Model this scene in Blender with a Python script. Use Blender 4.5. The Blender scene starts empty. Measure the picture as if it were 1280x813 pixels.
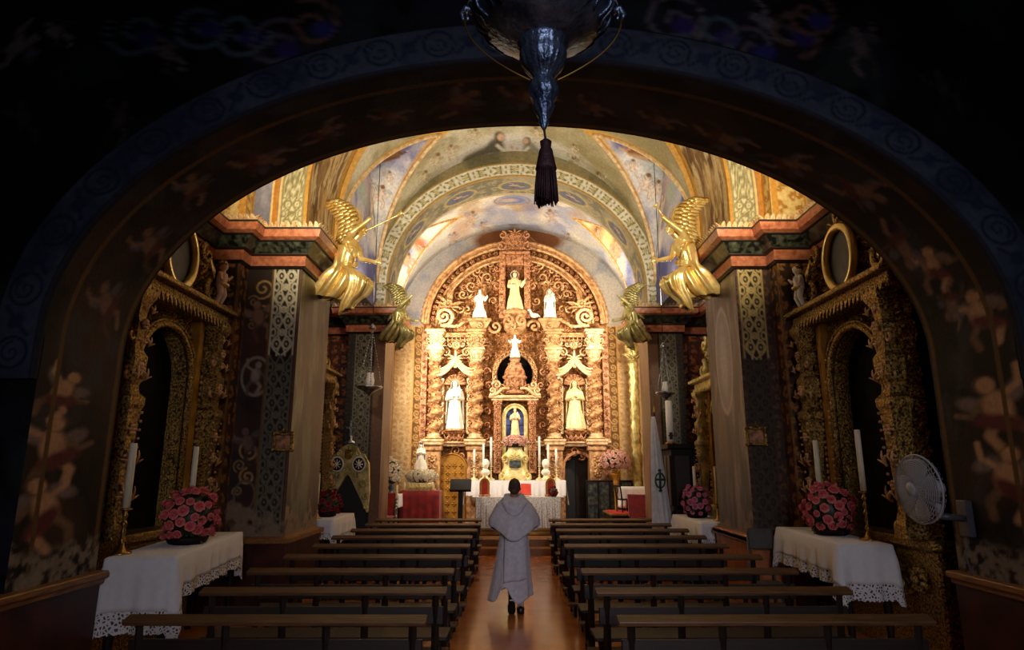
import bpy, math, random
import numpy as np
from mathutils import Matrix, Vector
PI = math.pi
random.seed(7)
SC = bpy.context.scene
COL = SC.collection

# ---------------------------------------------------------------- camera
F_PX, PITCH, CAM_H = 810.0, math.radians(12.26), 1.9
cam_d = bpy.data.cameras.new('camera')
cam_d.sensor_width = 36.0
cam_d.lens = F_PX / 1280.0 * 36.0
cam_d.clip_start, cam_d.clip_end = 0.05, 200
cam = bpy.data.objects.new('camera', cam_d)
cam.location = (0, 0, CAM_H)
cam.rotation_euler = (PI / 2 + PITCH, 0, 0)
COL.objects.link(cam)
SC.camera = cam
SC.view_settings.view_transform = 'Standard'
SC.view_settings.look = 'None'
SC.view_settings.gamma = 1.0
SC.view_settings.use_curve_mapping = False
SC.view_settings.exposure = 0.0
SC.cycles.use_denoising = True
SC.cycles.max_bounces = 8

# ---------------------------------------------------------------- light
world = bpy.data.worlds.new('dim church air')
SC.world = world
world.use_nodes = True
world.node_tree.nodes['Background'].inputs[0].default_value = (0.35, 0.5, 1.0, 1)
world.node_tree.nodes['Background'].inputs[1].default_value = 0.0012

def aim(o, tgt):
    d = Vector(tgt) - Vector(o.location)
    o.rotation_euler = d.to_track_quat('-Z', 'Y').to_euler()

def spot(name, loc, tgt, power, angle, blend=0.6, color=(1, .82, .55), radius=.12):
    l = bpy.data.lights.new(name, 'SPOT')
    l.energy, l.spot_size, l.spot_blend, l.color, l.shadow_soft_size = power, math.radians(angle), blend, color, radius
    o = bpy.data.objects.new(name, l); COL.objects.link(o)
    o.location = loc; aim(o, tgt); return o

def area(name, loc, tgt, power, sx, sy, color=(1, .82, .55), spread=180):
    l = bpy.data.lights.new(name, 'AREA')
    l.shape = 'RECTANGLE'; l.size, l.size_y, l.energy, l.color = sx, sy, power, color
    l.spread = math.radians(spread)
    o = bpy.data.objects.new(name, l); COL.objects.link(o)
    o.location = loc; aim(o, tgt); return o

WARM = (1.0, .80, .52)
# uplights on the back of the entrance arch and on top of the cornices
for s in (-1, 1):
    spot('arch_spot', (.1 + s * 2.75, 6.3, 4.95), (.1 + s * 1.2, 12.5, 8.6), 680, 112, .85, (1, .84, .60))
    spot('retable_spot', (.1 + s * 2.95, 15.3, 4.7), (.1 - s * .5, 18.3, 3.9), 880 if s < 0 else 540, 125, .6, (1, .87, .70))
    area('chancel_uplight', (.1 + s * 3.0, 16.4, 5.6), (.1 + s * .4, 16.8, 8.4), 105, .3, 1.6, (1, .90, .72))
    area('bay_uplight', (.1 + s * 3.35, 12.3, 5.5), (.1 + s * .3, 12.3, 8.6), 155, .25, 1.8, (1, .90, .72))
# daylight from the open door behind the viewer
area('gallery_window', (1.8, -5.0, 5.2), (-.3, 6, 2.6), 20, 1.4, 2.2, (.74, .82, 1.0))
area('open_door', (1.0, -3.6, 3.7), (.1, 9, .7), 30, 1.6, 2.4, (.90, .87, 1.0), 62)
# unseen frontal fill added behind the entrance arch crown to soften the altarpiece's shadows
spot('front_fill', (.1, 6.25, 5.6), (.08, 18.2, 3.6), 440, 34, .5, (1, .89, .74))

# ---------------------------------------------------------------- pixel -> place
def _dir(u, v):
    a, b = (u - 640) / F_PX, (406 - v) / F_PX
    cp, sp = math.cos(PITCH), math.sin(PITCH)
    return a, cp - b * sp, sp + b * cp
def at(u, v, Y):
    a, dy, dz = _dir(u, v); t = Y / dy
    return (a * t, Y, CAM_H + dz * t)
def atx(u, v, X):
    a, dy, dz = _dir(u, v); t = X / a
    return (X, dy * t, CAM_H + dz * t)
def atz(u, v, z):
    a, dy, dz = _dir(u, v); t = (z - CAM_H) / dz
    return (a * t, dy * t, z)

# ---------------------------------------------------------------- colour
def lin(c):
    c = np.asarray(c, float) / 255.0
    return np.where(c <= .04045, c / 12.92, ((c + .055) / 1.055) ** 2.4)
def L4(r, g, b): return tuple(lin((r, g, b))) + (1.0,)

# ---------------------------------------------------------------- materials
def new_mat(name):
    m = bpy.data.materials.new(name); m.use_nodes = True
    return m, m.node_tree, m.node_tree.nodes['Principled BSDF']

def mat(name, c1, c2=None, rough=.5, metal=0.0, scale=6.0, detail=6, bump=0.0, bscale=40.0, kind='noise', spec=.5, ramp=(.35, .65), stretch=None, sheen=0, emit=0):
    m, nt, p = new_mat(name)
    p.inputs['Roughness'].default_value = rough
    p.inputs['Metallic'].default_value = metal
    p.inputs['Specular IOR Level'].default_value = spec
    if sheen: p.inputs['Sheen Weight'].default_value = sheen
    tc = nt.nodes.new('ShaderNodeTexCoord'); src = tc.outputs['Object']
    if stretch:
        mp = nt.nodes.new('ShaderNodeMapping'); mp.inputs['Scale'].default_value = stretch
        nt.links.new(src, mp.inputs['Vector']); src = mp.outputs['Vector']
    c2 = c2 or c1
    if kind == 'voronoi':
        t = nt.nodes.new('ShaderNodeTexVoronoi'); t.inputs['Scale'].default_value = scale; fac = t.outputs['Distance']
    elif kind == 'wave':
        t = nt.nodes.new('ShaderNodeTexWave'); t.inputs['Scale'].default_value = scale; t.inputs['Distortion'].default_value = 4
        t.inputs['Detail'].default_value = 3; fac = t.outputs['Fac']
    else:
        t = nt.nodes.new('ShaderNodeTexNoise'); t.inputs['Scale'].default_value = scale; t.inputs['Detail'].default_value = detail; fac = t.outputs['Fac']
    nt.links.new(src, t.inputs['Vector'])
    r = nt.nodes.new('ShaderNodeValToRGB')
    r.color_ramp.elements[0].position, r.color_ramp.elements[1].position = ramp
    r.color_ramp.elements[0].color, r.color_ramp.elements[1].color = L4(*c1), L4(*c2)
    nt.links.new(fac, r.inputs[0]); nt.links.new(r.outputs[0], p.inputs['Base Color'])
    if bump:
        n = nt.nodes.new('ShaderNodeTexNoise'); n.inputs['Scale'].default_value = bscale; n.inputs['Detail'].default_value = 4
        nt.links.new(src, n.inputs['Vector'])
        b = nt.nodes.new('ShaderNodeBump'); b.inputs['Strength'].default_value = bump; b.inputs['Distance'].default_value = .02
        nt.links.new(n.outputs['Fac'], b.inputs['Height']); nt.links.new(b.outputs[0], p.inputs['Normal'])
    return m

def paint_mat(name, rough=.6, spec=.3, metal=0, bump=.0, bscale=30):
    m, nt, p = new_mat(name)
    a = nt.nodes.new('ShaderNodeAttribute'); a.attribute_name = 'paint'
    n = nt.nodes.new('ShaderNodeTexNoise'); n.inputs['Scale'].default_value = 18; n.inputs['Detail'].default_value = 6
    tc = nt.nodes.new('ShaderNodeTexCoord'); nt.links.new(tc.outputs['Object'], n.inputs['Vector'])
    r = nt.nodes.new('ShaderNodeMapRange'); r.inputs[1].default_value = .3; r.inputs[2].default_value = .7
    r.inputs[3].default_value = .78; r.inputs[4].default_value = 1.1
    nt.links.new(n.outputs['Fac'], r.inputs[0])
    mx = nt.nodes.new('ShaderNodeVectorMath'); mx.operation = 'SCALE'
    nt.links.new(a.outputs['Color'], mx.inputs[0]); nt.links.new(r.outputs[0], mx.inputs['Scale'])
    nt.links.new(mx.outputs[0], p.inputs['Base Color'])
    p.inputs['Roughness'].default_value = rough; p.inputs['Specular IOR Level'].default_value = spec; p.inputs['Metallic'].default_value = metal
    if bump:
        n2 = nt.nodes.new('ShaderNodeTexNoise'); n2.inputs['Scale'].default_value = bscale
        nt.links.new(tc.outputs['Object'], n2.inputs['Vector'])
        b = nt.nodes.new('ShaderNodeBump'); b.inputs['Strength'].default_value = bump; b.inputs['Distance'].default_value = .02
        nt.links.new(n2.outputs['Fac'], b.inputs['Height']); nt.links.new(b.outputs[0], p.inputs['Normal'])
    return m

M = {}
M['fresco'] = paint_mat('fresco plaster', .7, .2, bump=.15)
M['painted'] = paint_mat('painted marble', .45, .4)
M['gilt'] = mat('gilded carved wood', (132, 84, 50), (220, 172, 116), .42, .25, 9, 8, .5, 60, ramp=(.3, .62))
M['gilt_pale'] = mat('pale gilding', (196, 150, 98), (238, 212, 164), .4, .2, 10, 6, .4, 60)
M['gilt_red'] = mat('worn red gilding', (112, 60, 38), (206, 148, 100), .45, .2, 14, 8, .5, 70, ramp=(.34, .58))
M['gilt_dark'] = mat('aged dark gilding', (52, 36, 16), (204, 164, 84), .26, .75, 42, 6, .8, 60, ramp=(.38, .62))
M['gilt_stripe'] = mat('smooth ochre gilding', (150, 100, 30), (196, 140, 48), .35, .4, 4, 4)
M['gold'] = mat('burnished gold leaf', (218, 178, 96), (252, 228, 156), .26, .55, 5, 4, .15, 20)
M['gold_green'] = mat('dull greenish gold leaf', (150, 134, 72), (232, 216, 146), .35, .5, 6, 5, .2, 20)
M['brass'] = mat('brass', (150, 110, 50), (190, 150, 80), .3, .9, 6, 4)
M['cream_gold'] = mat('cream gilding', (200, 176, 96), (236, 220, 160), .4, .25, 8, 5, .3, 40)
M['orange_marble'] = mat('orange red marble', (150, 78, 48), (205, 130, 88), .35, 0, 14, 8, ramp=(.3, .7))
M['green_marble'] = mat('dark green veined marble', (18, 20, 16), (96, 100, 78), .3, 0, 10, 10, ramp=(.42, .72))
M['black_line'] = mat('blackened moulding', (22, 14, 10), (40, 24, 16), .5)
M['dado'] = mat('dark red painted dado', (44, 16, 12), (74, 30, 20), .4, 0, 5, 8)
M['dado_orange'] = mat('orange brown stone plinth', (140, 76, 40), (184, 112, 66), .35, 0, 5, 8)
M['ledge'] = mat('ochre wood ledge', (110, 70, 30), (160, 108, 52), .45, 0, 8, 6, stretch=(8, .6, 8))
M['floor'] = mat('waxed brown floor', (176, 102, 40), (204, 128, 56), .2, 0, 2.5, 8, .015, 12, spec=.8)
M['bench'] = mat('dark walnut', (20, 13, 8), (40, 25, 15), .55, 0, 5, 8, .1, 40, stretch=(.8, 8, 8))
M['bench_top'] = mat('lit walnut', (74, 50, 28), (108, 76, 46), .45, 0, 5, 8, .1, 40, stretch=(.8, 8, 8))  # paler walnut: light on the rails and kneelers put into the colour
M['darkwood'] = mat('black brown wood', (18, 12, 8), (36, 24, 15), .6, 0, 5, 8, spec=.2)
M['cloth'] = mat('white linen', (232, 230, 228), (238, 236, 234), .85, 0, 20, 4, .05, 160, sheen=.2)
M['lace'] = mat('white lace', (150, 146, 142), (236, 234, 230), .85, 0, 55, 2, kind='voronoi', ramp=(.12, .3))
M['red'] = mat('crimson velvet', (120, 14, 16), (158, 24, 24), .8, 0, 8, 4, sheen=.4)
M['red_bright'] = mat('bright red cloth', (196, 48, 30), (214, 70, 44), .7, 0, 8, 4)
M['wax'] = mat('cream candle wax', (226, 214, 176), (240, 230, 200), .45, 0, 4, 3)
M['white_wax'] = mat('white candle wax', (240, 236, 226), None, .45)
M['silver'] = mat('tarnished silver', (90, 92, 96), (190, 192, 196), .3, .9, 12, 6, .3, 40)
M['silver_cloth'] = mat('silver lace frontal', (150, 142, 134), (228, 222, 214), .5, .2, 30, 3, .3, 60, kind='voronoi', ramp=(.1, .5))
M['bronze'] = mat('blue black bronze', (52, 64, 88), (120, 138, 166), .3, .8, 8, 6, .5, 40)
M['ivory'] = mat('white painted statue', (232, 222, 200), (250, 244, 228), .5, 0, 6, 4)
M['ivory_gold'] = mat('gold embroidered cream robe', (226, 196, 116), (248, 236, 196), .45, .15, 22, 4)
M['skin_p'] = mat('painted flesh', (206, 160, 126), (222, 180, 146), .5)
M['skin'] = mat('skin', (166, 112, 84), (184, 130, 100), .5, 0, 20)
M['hair'] = mat('short brown hair', (60, 42, 32), (100, 76, 58), .7, 0, 60, 4, .5, 200)
M['habit'] = mat('white wool habit', (196, 192, 200), (214, 210, 216), .9, 0, 20, 4, .1, 100, sheen=.2)
M['shoe'] = mat('black leather', (14, 13, 14), (26, 24, 24), .4)
M['sock'] = mat('white sock', (214, 208, 204), None, .9)
M['tassel'] = mat('dark maroon silk', (30, 8, 12), (52, 16, 20), .6, 0, 60, 3, .4, 120)
M['leaf'] = mat('dark foliage', (24, 40, 20), (52, 72, 36), .5, 0, 20)
M['leaf_grey'] = mat('silvery green foliage', (84, 96, 64), (130, 136, 96), .5, 0, 20)
M['rose'] = mat('coral rose petals', (214, 84, 86), (240, 144, 138), .6, 0, 14, 3, ramp=(.3, .7))
M['rose_pink'] = mat('pink rose petals', (206, 96, 128), (234, 150, 172), .6, 0, 14, 3, ramp=(.3, .7))
M['rose_pale'] = mat('blush rose petals', (226, 170, 150), (250, 216, 200), .6, 0, 14, 3)
M['rose_red'] = mat('dark red petals', (120, 24, 32), (170, 44, 50), .6, 0, 14, 3)
M['white_fl'] = mat('ivory petals', (236, 222, 190), (250, 244, 226), .6, 0, 14, 3)
M['plastic'] = mat('pale grey plastic', (170, 170, 174), (186, 186, 190), .4)
M['plastic_d'] = mat('dark grey plastic', (70, 70, 76), (84, 84, 90), .4)
M['black'] = mat('black matt', (9, 8, 8), (14, 12, 11), .6)
M['void'] = mat('dark niche shade', (8, 6, 6), (22, 16, 12), .8, 0, 4, 6, spec=.1)  # near-black colour carries the shade of the deep recesses
M['blue'] = mat('blue velvet niche', (40, 56, 120), (96, 116, 190), .6, 0, 5, 5)
M['grey_board'] = mat('grey painted board', (70, 66, 64), (90, 84, 80), .6)
M['banner'] = mat('white silk banner', (206, 208, 214), (228, 228, 232), .6, 0, 8, 3, sheen=.3)
M['banner_green'] = mat('dark green embroidery', (28, 60, 44), (40, 78, 58), .7)
M['carpet'] = mat('red carpet', (176, 36, 24), (206, 58, 36), .95, 0, 40, 3)
M['glass'] = None
gm, gt, gp = new_mat('fan grille sheen'); M['glass'] = gm
gp.inputs['Base Color'].default_value = L4(170, 170, 176); gp.inputs['Roughness'].default_value = .4

# ---------------------------------------------------------------- mesh builder
class MB:
    def __init__(s):
        s.V, s.F, s.C, s.MI, s.SM, s.n = [], [], [], [], [], 0
        s.T = None
    def add(s, verts, faces, mi=0, smooth=False, col=None):
        v = np.asarray(verts, float).reshape(-1, 3)
        if s.T is not None:
            A = np.array(s.T); v = v @ A[:3, :3].T + A[:3, 3]
            if np.linalg.det(A[:3, :3]) < 0: faces = [tuple(f)[::-1] for f in faces]
        o = s.n
        s.V.append(v); s.n += len(v)
        s.F.extend([tuple(int(i) + o for i in f) for f in faces])
        s.MI.extend([mi] * len(faces)); s.SM.extend([smooth] * len(faces))
        s.C.append(np.ones((len(v), 3)) * .5 if col is None else np.asarray(col, float).reshape(-1, 3))
        return s
    def build(s, name, mats, parent=None, world=True):
        V = np.concatenate(s.V) if s.V else np.zeros((0, 3))
        if parent is not None and world: V = V - np.array(off(parent))
        me = bpy.data.meshes.new(name)
        me.from_pydata(V.tolist(), [], s.F)
        mats = mats if isinstance(mats, (list, tuple)) else [mats]
        for m in mats: me.materials.append(M[m] if isinstance(m, str) else m)
        me.polygons.foreach_set('material_index', s.MI)
        me.polygons.foreach_set('use_smooth', s.SM)
        C = np.concatenate(s.C)
        if not np.all(C == .5):
            at_ = me.color_attributes.new('paint', 'FLOAT_COLOR', 'POINT')
            at_.data.foreach_set('color', np.concatenate([C, np.ones((len(C), 1))], 1).astype(np.float32).ravel())
        me.update()
        o = bpy.data.objects.new(name, me); COL.objects.link(o)
        if parent is not None: o.parent = parent
        return o
    # ---- shapes
    def box(s, x0, x1, y0, y1, z0, z1, b=0.0, mi=0):
        if x1 < x0: x0, x1 = x1, x0
        if y1 < y0: y0, y1 = y1, y0
        if z1 < z0: z0, z1 = z1, z0
        b = min(b, (x1 - x0) * .45, (y1 - y0) * .45, (z1 - z0) * .45)
        if b <= 0:
            v = [(x, y, z) for z in (z0, z1) for (x, y) in ((x0, y0), (x1, y0), (x1, y1), (x0, y1))]
            f = [(3, 2, 1, 0), (4, 5, 6, 7), (0, 1, 5, 4), (1, 2, 6, 5), (2, 3, 7, 6), (3, 0, 4, 7)]
            return s.add(v, f, mi)
        def ring(z, i):
            X0, X1, Y0, Y1 = x0 + i, x1 - i, y0 + i, y1 - i
            c = b
            return [(X0 + c, Y0, z), (X1 - c, Y0, z), (X1, Y0 + c, z), (X1, Y1 - c, z), (X1 - c, Y1, z), (X0 + c, Y1, z), (X0, Y1 - c, z), (X0, Y0 + c, z)]
        h = b * .7
        return s.loft([ring(z0, h * .6), ring(z0 + h, 0), ring(z1 - h, 0), ring(z1, h * .6)], True, True, mi, False)
    def loft(s, rings, cap0=True, cap1=True, mi=0, smooth=True, closed=True, col=None):
        n = len(rings[0]); v = np.asarray(rings, float).reshape(-1, 3); f = []
        for i in range(len(rings) - 1):
            a, b = i * n, (i + 1) * n
            for j in range(n if closed else n - 1):
                k = (j + 1) % n
                f.append((a + j, a + k, b + k, b + j))
        if cap0 and closed: f.append(tuple(range(n))[::-1])
        if cap1 and closed: f.append(tuple(range((len(rings) - 1) * n, len(rings) * n)))
        return s.add(v, f, mi, smooth, col)
    def lathe(s, prof, c=(0, 0, 0), seg=24, mi=0, smooth=True, mod=None, sx=1, sy=1, a0=0):
        rings = []
        for r, z in prof:
            rg = []
            for j in range(seg):
                t = a0 + 2 * PI * j / seg
                rr = r * (mod(t, z) if mod else 1)
                rg.append((c[0] + rr * math.cos(t) * sx, c[1] + rr * math.sin(t) * sy, c[2] + z))
            rings.append(rg)
        return s.loft(rings, True, True, mi, smooth)
    def tube(s, pts, rad, seg=8, mi=0, smooth=True, flat=1.0, cap=True):
        P = [Vector(p) for p in pts]; n = len(P)
        R = list(rad) if hasattr(rad, '__len__') else [rad] * n
        rings = []; up = None
        for i in range(n):
            d = (P[min(i + 1, n - 1)] - P[max(i - 1, 0)])
            if d.length < 1e-9: d = Vector((0, 0, 1))
            d.normalize()
            if up is None:
                ref = Vector((0, 0, 1)) if abs(d.z) < .9 else Vector((0, 1, 0))
                up = (ref - d * ref.dot(d)).normalized()
            else:
                up = (up - d * up.dot(d))
                up = up.normalized() if up.length > 1e-6 else Vector((1, 0, 0))
            side = d.cross(up)
            rings.append([tuple(P[i] + (side * math.cos(t) * R[i] + up * math.sin(t) * R[i] * flat)) for t in [2 * PI * j / seg for j in range(seg)]])
        return s.loft(rings, cap, cap, mi, smooth)
    def ell(s, c, r, seg=12, rings=8, mi=0, rot=None, mod=None):
        r = r if hasattr(r, '__len__') else (r, r, r)
        R = []
        for i in range(rings + 1):
            ph = -PI / 2 + PI * i / rings
            cr, z = max(math.cos(ph), .02), math.sin(ph)
            rg = []
            for j in range(seg):
                t = 2 * PI * j / seg
                k = mod(t, ph) if mod else 1
                p = Vector((cr * math.cos(t) * r[0] * k, cr * math.sin(t) * r[1] * k, z * r[2] * k))
                if rot is not None: p = rot @ p
                rg.append((c[0] + p.x, c[1] + p.y, c[2] + p.z))
            R.append(rg)
        return s.loft(R, True, True, mi, True)
    def prism(s, poly, y0, y1, mi=0, to=None):
        """poly = [(x,z)...] counter-clockwise seen from -y, extruded y0..y1 ; to maps (x,y,z)"""
        n = len(poly)
        v = [(x, y0, z) for x, z in poly] + [(x, y1, z) for x, z in poly]
        if to: v = [to(*p) for p in v]
        f = [tuple(range(n)), tuple(range(n, 2 * n))[::-1]] + [((i + 1) % n, i, n + i, n + (i + 1) % n) for i in range(n)]
        return s.add(v, f, mi)
    def strip(s, outer, inner, y0, y1, mi=0, smooth=False):
        """solid band between two polylines in xz"""
        n = len(outer)
        v = [(x, y0, z) for x, z in outer] + [(x, y0, z) for x, z in inner] + [(x, y1, z) for x, z in outer] + [(x, y1, z) for x, z in inner]
        f = []
        for i in range(n - 1):
            a, b, c, d = i, n + i, 2 * n + i, 3 * n + i
            f += [(a, a + 1, b + 1, b), (c, d, d + 1, c + 1), (a, c, c + 1, a + 1), (b, b + 1, d + 1, d)]
        f += [(0, n, 3 * n, 2 * n), (n - 1, 3 * n - 1, 4 * n - 1, 2 * n - 1)]
        return s.add(v, f, mi, smooth)
    def grid(s, P, mi=0, smooth=True, col=None, flip=False):
        P = np.asarray(P, float); nu, nv = P.shape[:2]
        idx = np.arange(nu * nv).reshape(nu, nv)
        q = np.stack([idx[:-1, :-1], idx[1:, :-1], idx[1:, 1:], idx[:-1, 1:]], -1).reshape(-1, 4)
        if flip: q = q[:, ::-1]
        return s.add(P.reshape(-1, 3), q.tolist(), mi, smooth, None if col is None else col.reshape(-1, 3))
    def sweep(s, path, prof, mis, side=1, flip=False):
        """path [(x,y)], prof [(out,z)], mis material per profile segment; side=+1: out to the right of travel"""
        n = len(path); rings = []
        for i in range(n):
            def nrm(a, b):
                dx, dy = b[0] - a[0], b[1] - a[1]; l = math.hypot(dx, dy)
                return (dy / l * side, -dx / l * side)
            n0 = nrm(path[i - 1], path[i]) if i > 0 else nrm(path[0], path[1])
            n1 = nrm(path[i], path[i + 1]) if i < n - 1 else n0
            k = 1 + n0[0] * n1[0] + n0[1] * n1[1]
            m = ((n0[0] + n1[0]) / max(k, .2), (n0[1] + n1[1]) / max(k, .2))
            rings.append([(path[i][0] + m[0] * o, path[i][1] + m[1] * o, z) for o, z in prof])
        for j in range(len(prof) - 1):
            for i in range(n - 1):
                q = [rings[i][j], rings[i + 1][j], rings[i + 1][j + 1], rings[i][j + 1]]
                s.add(q, [(0, 1, 2, 3) if side > 0 else (3, 2, 1, 0)], mis[j])
        return s

def off(o):
    p = Vector((0, 0, 0))
    while o is not None:
        p += o.location; o = o.parent
    return p
def tag(o, label=None, cat=None, group=None, kind=None):
    for k, v in (('label', label), ('category', cat), ('group', group), ('kind', kind)):
        if v: o[k] = v
    return o
def thing(name, label, cat, loc=(0, 0, 0), group=None, rz=0):
    o = bpy.data.objects.new(name, None); COL.objects.link(o)
    o.empty_display_size = .1
    o.location = loc; o.rotation_euler = (0, 0, rz)
    return tag(o, label, cat, group)
def kids(o): return [c for c in bpy.data.objects if c.parent == o]
def copy_tree(o, loc=None, rz=None, label=None, group=None, scale=None):
    c = o.copy(); COL.objects.link(c)
    for ch in KID.get(o.name) or kids(o):
        d = ch.copy(); COL.objects.link(d); d.parent = c
        for g in kids(ch):
            e = g.copy(); COL.objects.link(e); e.parent = d
    if loc is not None: c.location = loc
    if rz is not None: c.rotation_euler = (0, 0, rz)
    if scale is not None: c.scale = scale
    if label: c['label'] = label
    if group: c['group'] = group
    return c
KID = {}
def remesh(o, voxel, smooth=3):
    m = o.modifiers.new('r', 'REMESH'); m.mode = 'VOXEL'; m.voxel_size = voxel; m.use_smooth_shade = True
    if smooth:
        k = o.modifiers.new('s', 'SMOOTH'); k.iterations = smooth; k.factor = .5
    return o
def look_at_frame(x, z=Vector((0, 0, 1))): return x

# ---------------------------------------------------------------- numpy noise and paint
_rng = np.random.RandomState(3)
_LAT = _rng.rand(256, 256)
def vnoise(x, y, seed=0):
    x = np.asarray(x) + seed * 17.13; y = np.asarray(y) + seed * 5.71
    xi, yi = np.floor(x).astype(int), np.floor(y).astype(int)
    fx, fy = x - xi, y - yi
    fx, fy = fx * fx * (3 - 2 * fx), fy * fy * (3 - 2 * fy)
    g = lambda a, b: _LAT[a % 256, b % 256]
    return (g(xi, yi) * (1 - fx) + g(xi + 1, yi) * fx) * (1 - fy) + (g(xi, yi + 1) * (1 - fx) + g(xi + 1, yi + 1) * fx) * fy
def fbm(x, y, o=4, seed=0):
    t, a, r = 0, .5, 0
    for i in range(o):
        r = r + a * vnoise(x * 2 ** i, y * 2 ** i, seed + i); t += a; a *= .5
    return r / t
def scroll_relief(x, y, cell, seed=0, arms=2, turns=11.0):
    """carved rosettes and spirals: 0..1"""
    x = np.asarray(x) / cell; y = np.asarray(y) / cell
    wx = x + .35 * (fbm(x * 1.3, y * 1.3, 2, seed + 9) - .5); wy = y + .35 * (fbm(x * 1.3, y * 1.3, 2, seed + 19) - .5)
    xi, yi = np.floor(wx).astype(int), np.floor(wy).astype(int)
    bd = np.full(np.shape(wx), 9.0); bt = np.zeros(np.shape(wx)); bs = np.zeros(np.shape(wx)); b2 = np.full(np.shape(wx), 9.0)
    for di in (-1, 0, 1):
        for dj in (-1, 0, 1):
            cx_, cy_ = xi + di, yi + dj
            px = cx_ + .5 + .55 * (_LAT[(cx_ + seed * 3) % 256, cy_ % 256] - .5)
            py = cy_ + .5 + .55 * (_LAT[(cx_ + 71) % 256, (cy_ + 31 + seed) % 256] - .5)
            d = np.hypot(wx - px, wy - py)
            m = d < bd
            b2 = np.where(m, bd, np.minimum(b2, d))
            bt = np.where(m, np.arctan2(wy - py, wx - px), bt)
            bs = np.where(m, _LAT[(cx_ + 13) % 256, (cy_ + 57) % 256], bs)
            bd = np.where(m, d, bd)
    sg = np.where(bs > .5, 1.0, -1.0)
    sp = .5 + .5 * np.sin(sg * arms * bt + bd * turns + bs * 6)
    leaf = .5 + .5 * np.cos(bt * (5 + np.floor(bs * 4)) + bd * 5 * sg)
    env = np.clip((b2 - bd) * 2.2, 0, 1)
    dome = np.clip(1 - bd * 1.25, 0, 1)
    return np.clip((.45 * sp + .3 * leaf + .45 * dome) * (.25 + .75 * env), 0, 1.2)

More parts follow.
